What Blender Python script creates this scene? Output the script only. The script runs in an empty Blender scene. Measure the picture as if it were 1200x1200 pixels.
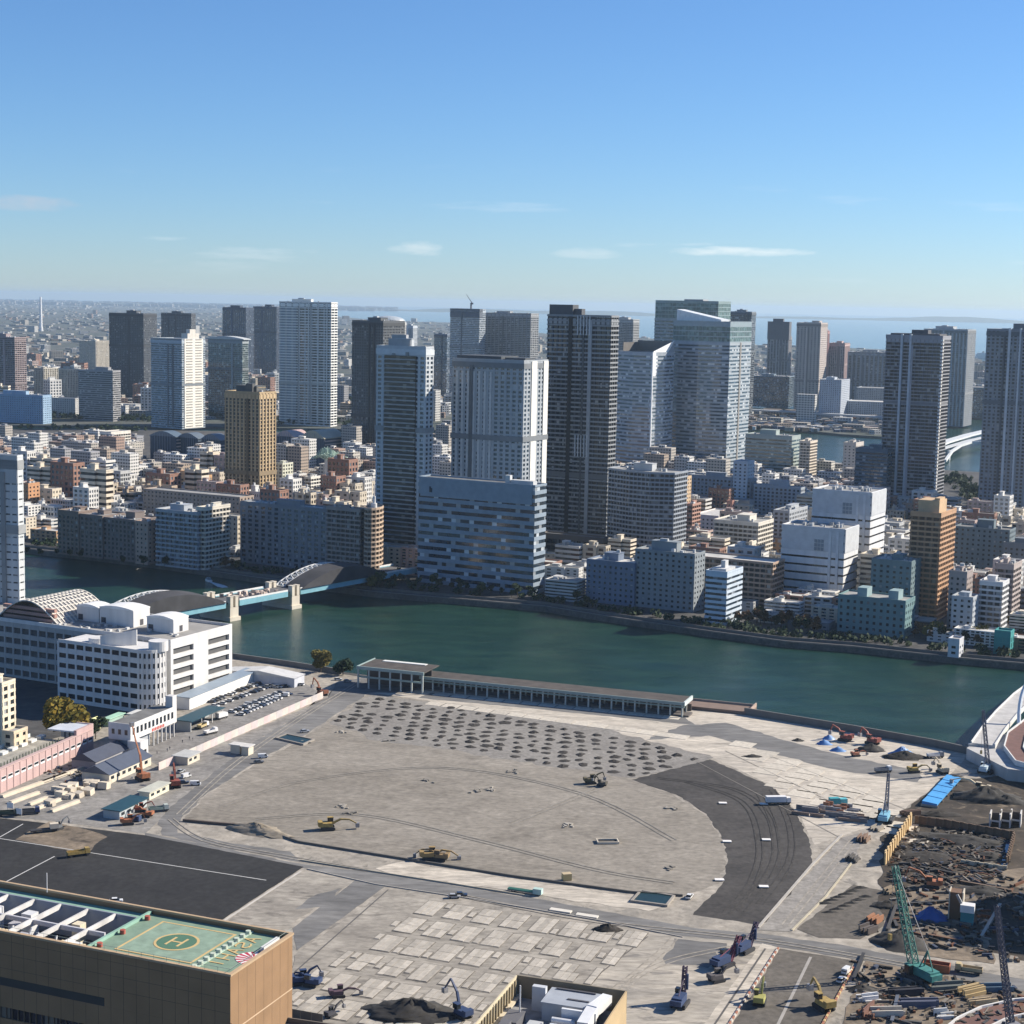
import bpy, math, random
from mathutils import Matrix, Vector

random.seed(11)
S = bpy.context.scene
C = S.collection
PI = math.pi
RAD = math.radians

# ------------------------------------------------------------------ camera, sky, sun, exposure
FPX, EYE = 2000.0, 195.0                      # focal length in pixels of the 1200 px photograph, eye height
PITCH, ROLL = math.atan(.1224), RAD(1.122)
_r = Vector((1, 0, 0)); _u = Vector((0, math.sin(PITCH), math.cos(PITCH))); _f = Vector((0, math.cos(PITCH), -math.sin(PITCH)))
CX = _r*math.cos(ROLL) + _u*math.sin(ROLL)
CY = -_r*math.sin(ROLL) + _u*math.cos(ROLL)
cam = bpy.data.cameras.new('camera'); camo = bpy.data.objects.new('camera', cam); C.objects.link(camo)
m = Matrix.Identity(4)
for i in range(3):
    m[i][0] = CX[i]; m[i][1] = CY[i]; m[i][2] = -_f[i]
m[2][3] = EYE
camo.matrix_world = m
cam.sensor_fit = 'HORIZONTAL'; cam.angle = 2*math.atan(600/FPX); cam.clip_start = 2; cam.clip_end = 200000
S.camera = camo

SUN_EL, SUN_AZ = RAD(31), RAD(70)             # azimuth clockwise from +Y (the viewing direction)
w = bpy.data.worlds.new('World'); S.world = w; w.use_nodes = True
N, L = w.node_tree.nodes, w.node_tree.links
sky = N.new('ShaderNodeTexSky'); sky.sky_type = 'NISHITA'; sky.sun_disc = False
sky.sun_elevation = SUN_EL; sky.sun_rotation = SUN_AZ
sky.altitude = 0; sky.air_density = .9; sky.dust_density = .1; sky.ozone_density = 9.5
bg = N['Background']; bg.inputs[1].default_value = .081
# thin cloud streaks low over the horizon, all the way round
geo = N.new('ShaderNodeTexCoord')
mp = N.new('ShaderNodeMapping'); mp.inputs['Scale'].default_value = (3.2, 3.2, 30)
ns = N.new('ShaderNodeTexNoise'); ns.inputs['Scale'].default_value = 2.6; ns.inputs['Detail'].default_value = 7; ns.inputs['Roughness'].default_value = .6
rp = N.new('ShaderNodeValToRGB'); rp.color_ramp.elements[0].position = .60; rp.color_ramp.elements[1].position = .80
sep = N.new('ShaderNodeSeparateXYZ')
band = N.new('ShaderNodeValToRGB'); be = band.color_ramp.elements
be[0].position = .012; be[0].color = (0, 0, 0, 1); be[1].position = .085; be[1].color = (0, 0, 0, 1)
e = be.new(.03); e.color = (1, 1, 1, 1); e = be.new(.05); e.color = (.6, .6, .6, 1)
mu = N.new('ShaderNodeMath'); mu.operation = 'MULTIPLY'; mu2 = N.new('ShaderNodeMath'); mu2.operation = 'MULTIPLY'; mu2.inputs[1].default_value = .5
mx = N.new('ShaderNodeMixRGB'); mx.inputs[2].default_value = (7.6, 7.9, 8.2, 1)
L.new(geo.outputs['Generated'], mp.inputs[0]); L.new(mp.outputs[0], ns.inputs[0]); L.new(ns.outputs[0], rp.inputs[0])
L.new(geo.outputs['Generated'], sep.inputs[0]); L.new(sep.outputs[2], band.inputs[0])
L.new(rp.outputs[0], mu.inputs[0]); L.new(band.outputs[0], mu.inputs[1]); L.new(mu.outputs[0], mu2.inputs[0])
L.new(mu2.outputs[0], mx.inputs[0]); L.new(sky.outputs[0], mx.inputs[1]); 

# three small low clouds seen from here: direction, half-width, half-height (radians), brightness
prev = mx.outputs[0]
nc = N.new('ShaderNodeTexNoise'); nc.inputs['Scale'].default_value = 9; nc.inputs['Detail'].default_value = 8; nc.inputs['Roughness'].default_value = .62
mc = N.new('ShaderNodeMapping'); mc.inputs['Scale'].default_value = (6, 6, 26); L.new(geo.outputs['Generated'], mc.inputs[0]); L.new(mc.outputs[0], nc.inputs[0])
for px_, py_, ha, hb, tone, amt in ((38, 238, .040, .0062, (4.6, 4.7, 5.2), .5), (488, 291, .022, .0062, (8.2, 8.2, 8.0), .3), (690, 297, .03, .005, (8.2, 8.2, 8.0), .2), (868, 295, .058, .0042, (8.6, 8.6, 8.3), .42)):
    d0 = (CX*((px_-600)/FPX) + CY*((600-py_)/FPX) + _f).normalized(); rr = d0.cross(Vector((0, 0, 1))).normalized(); uu = rr.cross(d0)
    sq = []
    for ax, hw in ((rr, ha), (uu, hb)):
        dt = N.new('ShaderNodeVectorMath'); dt.operation = 'DOT_PRODUCT'; dt.inputs[1].default_value = ax; L.new(geo.outputs['Generated'], dt.inputs[0])
        dv_ = N.new('ShaderNodeMath'); dv_.operation = 'DIVIDE'; dv_.inputs[1].default_value = hw; L.new(dt.outputs['Value'], dv_.inputs[0])
        p2_ = N.new('ShaderNodeMath'); p2_.operation = 'MULTIPLY'; L.new(dv_.outputs[0], p2_.inputs[0]); L.new(dv_.outputs[0], p2_.inputs[1]); sq.append(p2_.outputs[0])
    ad = N.new('ShaderNodeMath'); ad.operation = 'ADD'; L.new(sq[0], ad.inputs[0]); L.new(sq[1], ad.inputs[1])
    mk = N.new('ShaderNodeMapRange'); mk.inputs[1].default_value = 1.0; mk.inputs[2].default_value = 0.0; mk.inputs[3].default_value = 0; mk.inputs[4].default_value = .75; mk.clamp = True; L.new(ad.outputs[0], mk.inputs[0])
    fr = N.new('ShaderNodeVectorMath'); fr.operation = 'DOT_PRODUCT'; fr.inputs[1].default_value = d0; L.new(geo.outputs['Generated'], fr.inputs[0]); gt = N.new('ShaderNodeMath'); gt.operation = 'GREATER_THAN'; gt.inputs[1].default_value = 0; L.new(fr.outputs['Value'], gt.inputs[0])
    sm = N.new('ShaderNodeMath'); sm.operation = 'ADD'; L.new(mk.outputs[0], sm.inputs[0]); L.new(nc.outputs[0], sm.inputs[1])
    mr_ = N.new('ShaderNodeMapRange'); mr_.inputs[1].default_value = .85; mr_.inputs[2].default_value = 1.3; mr_.inputs[3].default_value = 0; mr_.inputs[4].default_value = amt; mr_.clamp = True; L.new(sm.outputs[0], mr_.inputs[0])
    fa = N.new('ShaderNodeMath'); fa.operation = 'MULTIPLY'; L.new(mr_.outputs[0], fa.inputs[0]); L.new(gt.outputs[0], fa.inputs[1])
    m3 = N.new('ShaderNodeMixRGB'); m3.inputs[2].default_value = (*tone, 1); L.new(fa.outputs[0], m3.inputs[0]); L.new(prev, m3.inputs[1]); prev = m3.outputs[0]
L.new(prev, bg.inputs[0])

sl = bpy.data.lights.new('sun', 'SUN'); sl.energy = 5.0; sl.angle = RAD(.53); sl.color = (1, .91, .78)
so = bpy.data.objects.new('sun', sl); C.objects.link(so); so.location = (300, 200, 600)
sd = Vector((math.cos(SUN_EL)*math.sin(SUN_AZ), math.cos(SUN_EL)*math.cos(SUN_AZ), math.sin(SUN_EL)))
so.rotation_euler = sd.to_track_quat('Z', 'Y').to_euler()
v = S.view_settings; v.view_transform = 'Standard'; v.look = 'None'; v.exposure = .75; v.gamma = 1; v.use_curve_mapping = False
S.cycles.use_denoising = True; S.cycles.max_bounces = 6; S.cycles.diffuse_bounces = 2; S.cycles.glossy_bounces = 3
S.cycles.volume_bounces = 0; S.cycles.sample_clamp_indirect = 8; S.cycles.caustics_reflective = False; S.cycles.caustics_refractive = False

# ------------------------------------------------------------------ the survey: a place in the photograph <-> a place on the map
def ray(px, py):
    return CX*((px-600)/FPX) + CY*((600-py)/FPX) + _f
def G(px, py, z=0.0):
    d = ray(px, py); t = (z-EYE)/d.z
    return Vector((d.x*t, d.y*t, z))
def proj(x, y, z):
    p = Vector((x, y, z-EYE)); k = p.dot(_f)
    return 600 + FPX*p.dot(CX)/k, 600 - FPX*p.dot(CY)/k
def inpoly(x, y, P):
    c = False; j = len(P)-1
    for i in range(len(P)):
        if (P[i][1] > y) != (P[j][1] > y) and x < (P[j][0]-P[i][0])*(y-P[i][1])/(P[j][1]-P[i][1])+P[i][0]: c = not c
        j = i
    return c

# ------------------------------------------------------------------ materials
MATS = {}
def pm(name, col, rough=.8, metal=0, vary=.12, scale=.25, spec=.5, streak=False, bump=0, isl=0):
    """a plain painted / mineral surface with a little uneven wear"""
    if name in MATS: return MATS[name]
    m = bpy.data.materials.new(name); m.use_nodes = True; MATS[name] = m
    n, l = m.node_tree.nodes, m.node_tree.links
    b = n['Principled BSDF']; b.inputs['Roughness'].default_value = rough; b.inputs['Metallic'].default_value = metal
    b.inputs['Specular IOR Level'].default_value = spec
    tc = n.new('ShaderNodeTexCoord'); t = n.new('ShaderNodeTexNoise'); t.inputs['Scale'].default_value = scale; t.inputs['Detail'].default_value = 5
    if streak:
        mpn = n.new('ShaderNodeMapping'); mpn.inputs['Scale'].default_value = (1, 1, .12)
        l.new(tc.outputs['Object'], mpn.inputs[0]); l.new(mpn.outputs[0], t.inputs[0])
    else: l.new(tc.outputs['Object'], t.inputs[0])
    mr = n.new('ShaderNodeMapRange'); mr.inputs[1].default_value = .3; mr.inputs[2].default_value = .7
    mr.inputs[3].default_value = 1-vary; mr.inputs[4].default_value = 1+vary*.6
    l.new(t.outputs[0], mr.inputs[0])
    x = n.new('ShaderNodeVectorMath'); x.operation = 'SCALE'; x.inputs[0].default_value = col
    last = mr.outputs[0]
    if isl:
        g = n.new('ShaderNodeNewGeometry'); mi = n.new('ShaderNodeMapRange'); mi.inputs[3].default_value = 1-isl; mi.inputs[4].default_value = 1+isl*.5
        l.new(g.outputs['Random Per Island'], mi.inputs[0]); q = n.new('ShaderNodeMath'); q.operation = 'MULTIPLY'
        l.new(last, q.inputs[0]); l.new(mi.outputs[0], q.inputs[1]); last = q.outputs[0]
    l.new(last, x.inputs['Scale']); l.new(x.outputs[0], b.inputs['Base Color'])
    if bump:
        bp = n.new('ShaderNodeBump'); bp.inputs['Strength'].default_value = bump; l.new(t.outputs[0], bp.inputs['Height']); l.new(bp.outputs[0], b.inputs['Normal'])
    return m
def cm(col, rough=.75, **k):
    return pm('paint_%02x%02x%02x_%d' % (*[int(max(0, min(1, c))*255) for c in col], int(rough*100)), col, rough, **k)
def glass(name, col, pale=(.32, .33, .33), share=.14, rough=.12, cell=(3.0, 3.3), spec=.5):
    """window glass seen from far: dark rooms, here and there a drawn curtain, a blind or a painted glint"""
    if name in MATS: return MATS[name]
    m = bpy.data.materials.new(name); m.use_nodes = True; MATS[name] = m
    n, l = m.node_tree.nodes, m.node_tree.links
    b = n['Principled BSDF']; b.inputs['Roughness'].default_value = rough; b.inputs['Specular IOR Level'].default_value = spec
    tc = n.new('ShaderNodeTexCoord'); d = n.new('ShaderNodeVectorMath'); d.operation = 'DIVIDE'; d.inputs[1].default_value = (cell[0], cell[0], cell[1])
    fl = n.new('ShaderNodeVectorMath'); fl.operation = 'FLOOR'; wn = n.new('ShaderNodeTexWhiteNoise')
    ad = n.new('ShaderNodeVectorMath'); ad.operation = 'ADD'; ad.inputs[1].default_value = (.137, .211, .02)
    l.new(tc.outputs['Object'], ad.inputs[0]); l.new(ad.outputs[0], d.inputs[0]); l.new(d.outputs[0], fl.inputs[0]); l.new(fl.outputs[0], wn.inputs[0])
    r = n.new('ShaderNodeValToRGB'); el = r.color_ramp.elements; r.color_ramp.interpolation = 'CONSTANT'
    el[0].color = (*[c*.7 for c in col], 1); el[1].position = 1-share; el[1].color = (*pale, 1)
    q = el.new(.4); q.color = (*col, 1); q = el.new(.7); q.color = (*[c*1.5 for c in col], 1); q = el.new(1-share*.5); q.color = (*[c*.55 for c in pale], 1)
    l.new(wn.outputs[0], r.inputs[0]); l.new(r.outputs[0], b.inputs['Base Color'])
    return m

def palette(name, cols, rough=.85, windows=0, fh=3.2, bay=3.4):
    """one colour of a palette for each separate piece; windows = share of each storey that is glass"""
    if name in MATS: return MATS[name]
    m = bpy.data.materials.new(name); m.use_nodes = True; MATS[name] = m
    n, l = m.node_tree.nodes, m.node_tree.links; b = n['Principled BSDF']; b.inputs['Roughness'].default_value = rough; b.inputs['Specular IOR Level'].default_value = .3
    g = n.new('ShaderNodeNewGeometry'); r = n.new('ShaderNodeValToRGB'); r.color_ramp.interpolation = 'CONSTANT'; el = r.color_ramp.elements
    for i, c in enumerate(cols):
        e = el[i] if i < 2 else el.new(i/len(cols)); e.position = i/len(cols); e.color = (*c, 1)
    l.new(g.outputs['Random Per Island'], r.inputs[0]); out = r.outputs[0]
    if windows:
        def M(op, a, c=None):
            x = n.new('ShaderNodeMath'); x.operation = op
            for i, q in enumerate((a, c)):
                if q is None: continue
                if isinstance(q, (int, float)): x.inputs[i].default_value = q
                else: l.new(q, x.inputs[i])
            return x.outputs[0]
        cr = n.new('ShaderNodeVectorMath'); cr.operation = 'CROSS_PRODUCT'; cr.inputs[1].default_value = (0, 0, 1); l.new(g.outputs['Normal'], cr.inputs[0])
        dt = n.new('ShaderNodeVectorMath'); dt.operation = 'DOT_PRODUCT'; l.new(cr.outputs[0], dt.inputs[0]); l.new(g.outputs['Position'], dt.inputs[1])
        sp = n.new('ShaderNodeSeparateXYZ'); l.new(g.outputs['Position'], sp.inputs[0]); sn = n.new('ShaderNodeSeparateXYZ'); l.new(g.outputs['Normal'], sn.inputs[0])
        fz = M('FRACT', M('DIVIDE', sp.outputs[2], fh)); fx = M('FRACT', M('DIVIDE', dt.outputs['Value'], bay))
        win = M('MULTIPLY', M('MULTIPLY', M('GREATER_THAN', fz, .42), M('LESS_THAN', fz, .88)), M('GREATER_THAN', fx, 1-windows)); win = M('MULTIPLY', win, M('LESS_THAN', M('ABSOLUTE', sn.outputs[2]), .5))
        x = n.new('ShaderNodeMixRGB'); l.new(win, x.inputs[0]); l.new(out, x.inputs[1]); x.inputs[2].default_value = (.035, .04, .048, 1); out = x.outputs[0]
    l.new(out, b.inputs['Base Color']); return m
HOUSE = [(.56, .55, .52), (.44, .41, .36), (.32, .32, .33), (.60, .59, .56), (.36, .29, .23), (.26, .27, .29), (.50, .47, .41), (.40, .37, .33), (.62, .61, .58), (.34, .24, .19)]
JUNK = [(.13, .10, .075), (.06, .055, .05), (.26, .23, .19), (.18, .12, .08), (.08, .08, .085), (.34, .30, .25), (.04, .036, .032), (.15, .14, .125), (.20, .09, .05), (.08, .10, .15)]

# ------------------------------------------------------------------ mesh building
def tag(o, label=None, cat=None, group=None, kind=None):
    if label: o['label'] = label
    if cat: o['category'] = cat
    if group: o['group'] = group
    if kind: o['kind'] = kind
    return o
def link(o, parent=None):
    C.objects.link(o)
    if parent: o.parent = parent
    return o
def empty(name, loc, rz=0, label=None, cat=None, group=None):
    o = bpy.data.objects.new(name, None); o.empty_display_size = 1; C.objects.link(o)
    o.location = loc; o.rotation_euler = (0, 0, rz)
    return tag(o, label, cat, group)
class MB:
    def __init__(s): s.v = []; s.f = []; s.m = []; s.k = 0
    def box(s, x0, x1, y0, y1, z0, z1):
        n = len(s.v)
        s.v += [(x0, y0, z0), (x1, y0, z0), (x1, y1, z0), (x0, y1, z0), (x0, y0, z1), (x1, y0, z1), (x1, y1, z1), (x0, y1, z1)]
        s.f += [(n, n+3, n+2, n+1), (n+4, n+5, n+6, n+7), (n, n+1, n+5, n+4), (n+1, n+2, n+6, n+5), (n+2, n+3, n+7, n+6), (n+3, n, n+4, n+7)]
        s.m += [s.k]*6; return s
    def cbox(s, c, d, rz=0, tilt=0):
        """box of size d centred on c, turned by rz, pitched by tilt about its own x"""
        n = len(s.v); M = Matrix.Rotation(rz, 3, 'Z') @ Matrix.Rotation(tilt, 3, 'X')
        for x, y, z in ((-1,-1,-1),(1,-1,-1),(1,1,-1),(-1,1,-1),(-1,-1,1),(1,-1,1),(1,1,1),(-1,1,1)):
            p = M @ Vector((x*d[0]/2, y*d[1]/2, z*d[2]/2)); s.v.append((c[0]+p.x, c[1]+p.y, c[2]+p.z))
        s.f += [(n, n+3, n+2, n+1), (n+4, n+5, n+6, n+7), (n, n+1, n+5, n+4), (n+1, n+2, n+6, n+5), (n+2, n+3, n+7, n+6), (n+3, n, n+4, n+7)]
        s.m += [s.k]*6; return s
    def prism(s, P, z0, z1, top=None):
        """extruded outline; z1 may be a list, one height per corner; top = other outline for the upper ring"""
        n = len(s.v); k = len(P); Z = z1 if isinstance(z1, (list, tuple)) else [z1]*k; T = top or P
        s.v += [(p[0], p[1], z0) for p in P] + [(p[0], p[1], z) for p, z in zip(T, Z)]
        s.f += [tuple(n+i for i in reversed(range(k))), tuple(n+k+i for i in range(k))]
        s.f += [(n+i, n+(i+1) % k, n+k+(i+1) % k, n+k+i) for i in range(k)]
        s.m += [s.k]*(k+2); return s
    def cyl(s, x, y, r, z0, z1, n=12, r1=None):
        r1 = r if r1 is None else r1
        return s.prism([(x+r*math.cos(2*PI*i/n), y+r*math.sin(2*PI*i/n)) for i in range(n)], z0, z1,
                       [(x+r1*math.cos(2*PI*i/n), y+r1*math.sin(2*PI*i/n)) for i in range(n)])
    def bar(s, p, q, w, n=4, w1=None):
        """a straight bar or tapering tube from p to q"""
        p = Vector(p); q = Vector(q); d = (q-p)
        if d.length < 1e-6: return s
        d.normalize(); a = d.orthogonal().normalized() if abs(d.z) > .99 else d.cross(Vector((0, 0, 1))).normalized(); b = d.cross(a); w1 = w if w1 is None else w1
        k = len(s.v)
        for c, r in ((p, w), (q, w1)):
            for i in range(n):
                t = 2*PI*(i+.5)/n; o = c + (a*math.cos(t) + b*math.sin(t))*r*(.7071 if n == 4 else .5); s.v.append(tuple(o))
        s.f += [tuple(k+i for i in range(n)), tuple(k+n+i for i in reversed(range(n)))]
        s.f += [(k+(i+1) % n, k+i, k+n+i, k+n+(i+1) % n) for i in range(n)]
        s.m += [s.k]*(n+2); return s
    def quad(s, *P):
        n = len(s.v); s.v += [tuple(p) for p in P]; s.f.append(tuple(range(n, n+len(P)))); s.m.append(s.k); return s
    def build(s, name, mats, parent=None, kind=None, smooth=False, loc=None):
        me = bpy.data.meshes.new(name); me.from_pydata(s.v, [], s.f)
        if not isinstance(mats, (list, tuple)): mats = [mats]
        for q in mats: me.materials.append(q)
        if len(mats) > 1: me.polygons.foreach_set('material_index', s.m)
        if smooth: me.polygons.foreach_set('use_smooth', [True]*len(me.polygons))
        me.update()
        o = bpy.data.objects.new(name, me); link(o, parent)
        if loc is not None: o.location = loc
        if kind: o['kind'] = kind
        return o
def copy_tree(o, parent=None):
    c = o.copy(); C.objects.link(c)
    if parent: c.parent = parent
    for ch in o.children: copy_tree(ch, c)
    return c
def relabel(o, label, group=None):
    o['label'] = label
    if group: o['group'] = group
    return o
def offset(P, e):
    """outline P (counter-clockwise) pushed outwards by e"""
    k = len(P); out = []
    for i in range(k):
        a, b, c = Vector(P[i-1]), Vector(P[i]), Vector(P[(i+1) % k])
        d1 = (b-a).normalized(); d2 = (c-b).normalized()
        n1 = Vector((d1.y, -d1.x)); n2 = Vector((d2.y, -d2.x)); h = n1+n2; q = max(.35, h.dot(n1))
        p = b + h*(e/q); out.append((p.x, p.y))
    return out
# ------------------------------------------------------------------ terrain: water, land, hills, haze
def ground_mat(name, c1, c2, c3=None, s1=.02, s2=.25, rough=.92, stain=.5, stretch=None, bump=.0, tracks=None):
    m = bpy.data.materials.new(name); m.use_nodes = True; MATS[name] = m
    n, l = m.node_tree.nodes, m.node_tree.links; b = n['Principled BSDF']; b.inputs['Roughness'].default_value = rough; b.inputs['Specular IOR Level'].default_value = .25
    tc = n.new('ShaderNodeTexCoord'); src = tc.outputs['Object']
    if stretch:
        mp = n.new('ShaderNodeMapping'); mp.inputs['Rotation'].default_value = (0, 0, stretch[0]); mp.inputs['Scale'].default_value = (stretch[1], stretch[2], 1)
        l.new(src, mp.inputs[0]); src = mp.outputs[0]
    def noise(s, d, dist=0):
        t = n.new('ShaderNodeTexNoise'); t.inputs['Scale'].default_value = s; t.inputs['Detail'].default_value = d; t.inputs['Roughness'].default_value = .62
        t.inputs['Distortion'].default_value = dist; l.new(src, t.inputs[0]); return t.outputs[0]
    def ramp(f, a, z):
        r = n.new('ShaderNodeMapRange'); r.inputs[1].default_value = a; r.inputs[2].default_value = z; r.clamp = True; l.new(f, r.inputs[0]); return r.outputs[0]
    def mix(f, a, c):
        x = n.new('ShaderNodeMixRGB'); l.new(f, x.inputs[0])
        if isinstance(a, tuple): x.inputs[1].default_value = (*a, 1)
        else: l.new(a, x.inputs[1])
        if isinstance(c, tuple): x.inputs[2].default_value = (*c, 1)
        else: l.new(c, x.inputs[2])
        return x.outputs[0]
    big = ramp(noise(s1, 6, .6), .36, .64)
    col = mix(big, c1, c2)
    if c3:
        st = ramp(noise(s1*2.3, 9, 1.2), .56, .70)
        mm = n.new('ShaderNodeMath'); mm.operation = 'MULTIPLY'; mm.inputs[1].default_value = stain; l.new(st, mm.inputs[0])
        col = mix(mm.outputs[0], col, c3)
    if tracks:
        wv = n.new('ShaderNodeTexWave'); wv.inputs['Scale'].default_value = tracks[0]; wv.inputs['Distortion'].default_value = 9; wv.inputs['Detail'].default_value = 3; wv.inputs['Detail Scale'].default_value = .4
        mp2 = n.new('ShaderNodeMapping'); mp2.inputs['Rotation'].default_value = (0, 0, tracks[1]); l.new(tc.outputs['Object'], mp2.inputs[0]); l.new(mp2.outputs[0], wv.inputs[0])
        tr = ramp(wv.outputs[1], .72, 1.0); mm = n.new('ShaderNodeMath'); mm.operation = 'MULTIPLY'; mm.inputs[1].default_value = tracks[2]*.35; l.new(tr, mm.inputs[0])
        col = mix(mm.outputs[0], col, c3 or c1)
    fine = n.new('ShaderNodeMapRange'); fine.inputs[1].default_value = .3; fine.inputs[2].default_value = .7; fine.inputs[3].default_value = .70; fine.inputs[4].default_value = 1.22
    l.new(noise(s2, 8), fine.inputs[0])
    mid = n.new('ShaderNodeMapRange'); mid.inputs[1].default_value = .35; mid.inputs[2].default_value = .65; mid.inputs[3].default_value = .86; mid.inputs[4].default_value = 1.1; l.new(noise(s2*.25, 6, .5), mid.inputs[0])
    fm_ = n.new('ShaderNodeMath'); fm_.operation = 'MULTIPLY'; l.new(fine.outputs[0], fm_.inputs[0]); l.new(mid.outputs[0], fm_.inputs[1])
    sc = n.new('ShaderNodeVectorMath'); sc.operation = 'SCALE'; l.new(col, sc.inputs[0]); l.new(fm_.outputs[0], sc.inputs['Scale'])
    l.new(sc.outputs[0], b.inputs['Base Color'])
    if bump:
        bp = n.new('ShaderNodeBump'); bp.inputs['Strength'].default_value = bump; bp.inputs['Distance'].default_value = .6
        l.new(noise(s2*1.3, 8), bp.inputs['Height']); l.new(bp.outputs[0], b.inputs['Normal'])
    return m

# water: one sheet to the horizon
wm = bpy.data.materials.new('river_water'); wm.use_nodes = True
n, l = wm.node_tree.nodes, wm.node_tree.links; b = n['Principled BSDF']
b.inputs['Roughness'].default_value = .12; b.inputs['IOR'].default_value = 1.33
tc = n.new('ShaderNodeTexCoord'); mp = n.new('ShaderNodeMapping'); mp.inputs['Rotation'].default_value = (0, 0, RAD(25)); mp.inputs['Scale'].default_value = (1, 2.2, 1)
l.new(tc.outputs['Object'], mp.inputs[0])
t1 = n.new('ShaderNodeTexNoise'); t1.inputs['Scale'].default_value = .28; t1.inputs['Detail'].default_value = 7; t1.inputs['Roughness'].default_value = .65; l.new(mp.outputs[0], t1.inputs[0])
t2 = n.new('ShaderNodeTexNoise'); t2.inputs['Scale'].default_value = .016; t2.inputs['Detail'].default_value = 4; l.new(mp.outputs[0], t2.inputs[0])
mr = n.new('ShaderNodeMapRange'); mr.inputs[1].default_value = .35; mr.inputs[2].default_value = .65; mr.inputs[3].default_value = .45; mr.inputs[4].default_value = .85; l.new(t2.outputs[0], mr.inputs[0])
t3 = n.new('ShaderNodeTexNoise'); t3.inputs['Scale'].default_value = .03; t3.inputs['Detail'].default_value = 7; t3.inputs['Roughness'].default_value = .65; t3.inputs['Distortion'].default_value = .8; l.new(mp.outputs[0], t3.inputs[0])
r3 = n.new('ShaderNodeValToRGB'); r3.color_ramp.elements[0].position = .36; r3.color_ramp.elements[0].color = (.008, .034, .024, 1); r3.color_ramp.elements[1].position = .68; r3.color_ramp.elements[1].color = (.022, .062, .040, 1); l.new(t3.outputs[0], r3.inputs[0]); l.new(r3.outputs[0], b.inputs['Base Color'])
bp = n.new('ShaderNodeBump'); bp.inputs['Distance'].default_value = .85; l.new(mr.outputs[0], bp.inputs['Strength']); l.new(t1.outputs[0], bp.inputs['Height']); l.new(bp.outputs[0], b.inputs['Normal'])
FAR = 62000
tag(MB().quad((-FAR, -600, -3.6), (FAR, -600, -3.6), (FAR, FAR, -3.6), (-FAR, FAR, -3.6)).build('river_and_bay_water', wm), 'green river and blue bay water', kind='structure')

GM = {}
GM['city'] = ground_mat('city_ground', (.06, .06, .06), (.095, .092, .088), (.13, .125, .115), s1=.03, s2=.2)
GM['far'] = ground_mat('far_ground', (.06, .075, .06), (.12, .12, .11), (.2, .2, .2), s1=.004, s2=.03)
GM['wall'] = ground_mat('quay_wall', (.09, .09, .085), (.13, .125, .115), s1=.1, s2=.6)

def land(name, P, mat, z=0.0, zb=-6, side=None):
    """a piece of land as a slab with quay sides; P in map coordinates"""
    if sum((P[i-1][0]*P[i][1]-P[i][0]*P[i-1][1]) for i in range(len(P))) < 0: P = P[::-1]
    k = len(P); b = MB(); b.v = [(p[0], p[1], zb) for p in P] + [(p[0], p[1], z) for p in P]
    b.f = [tuple(range(k, 2*k))] + [(i, (i+1) % k, k+(i+1) % k, k+i) for i in range(k)]; b.m = [0] + [1]*k
    return tag(b.build(name, [mat, side or GM['wall']]), kind='structure')
def PX(L, z=0): return [tuple(G(x, y, z)[:2]) for x, y in L]

NEAR_BANK = [(-140, 742), (0, 748), (272, 768), (330, 776), (400, 787), (500, 801), (800, 826), (872, 833), (1000, 853), (1142, 881)]
near = PX(NEAR_BANK) + [(262, 735), (330, 760), (460, 800), (620, 840), (620, -60), (-620, -60), (-620, 940)]
GM['site'] = ground_mat('site_concrete_ground', (.40, .36, .30), (.28, .257, .22), (.15, .14, .125), s1=.06, s2=.35, stain=.9)
land('ground', near, GM['city'])
FAR_BANK = [(-140, 622), (27, 643), (120, 653), (200, 663), (300, 677), (440, 694), (640, 711), (720, 724), (830, 740), (920, 752), (1000, 758), (1130, 772), (1200, 778), (1330, 794)]
isl = PX(FAR_BANK) + PX([(1400, 560), (1200, 556), (1110, 551), (1040, 549), (1000, 545), (960, 543), (935, 540), (870, 520), (640, 512), (420, 508), (250, 505), (0, 502), (-140, 500)])
land('island_ground', isl, GM['city'])
toy = PX([(-140, 496), (0, 498), (250, 500), (420, 503), (640, 506), (870, 500), (930, 503), (990, 509), (1040, 512), (1060, 512), (1060, 488), (1040, 487), (930, 484), (870, 481), (860, 470), (900, 468), (925, 470), (960, 472), (1000, 484), (1110, 486), (1200, 495), (1400, 500), (1400, 440), (1200, 432), (1160, 428), (1143, 420), (1090, 412), (1000, 408), (880, 404), (720, 394), (640, 391), (530, 378), (450, 376), (396, 371), (392, 360), (300, 356), (-140, 352)])
land('far_ground', toy, GM['far'])
land('shore_ground', [(-21000, 30500), (-21000, 45000), (-9000, 45000), (-2500, 41000), (-3400, 30500)], GM['far'])
# low hills beyond the bay
hm = pm('far_hill', (.06, .09, .06), .95, vary=.3, scale=.002)
b = MB(); rnd = random.Random(5); n = 90
prev = None
for i in range(n+1):
    x = -9000 + i*(26000/n); h = .7*max(12, 45 + 40*math.sin(i*.21+1) + 28*math.sin(i*.53) + 16*rnd.random()) * (.5 if x < -2000 else 1)*(1.0 if x < 6000 else 1.15)
    row = [(x, 33500, -3), (x, 34200, h*.75), (x, 35200, h), (x, 38500, -3)]
    k = len(b.v); b.v += row
    if prev is not None:
        for j in range(3): b.f.append((prev+j, k+j, k+j+1, prev+j+1)); b.m.append(0)
    prev = k
tag(b.build('hills', hm, smooth=True), kind='structure')

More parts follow.
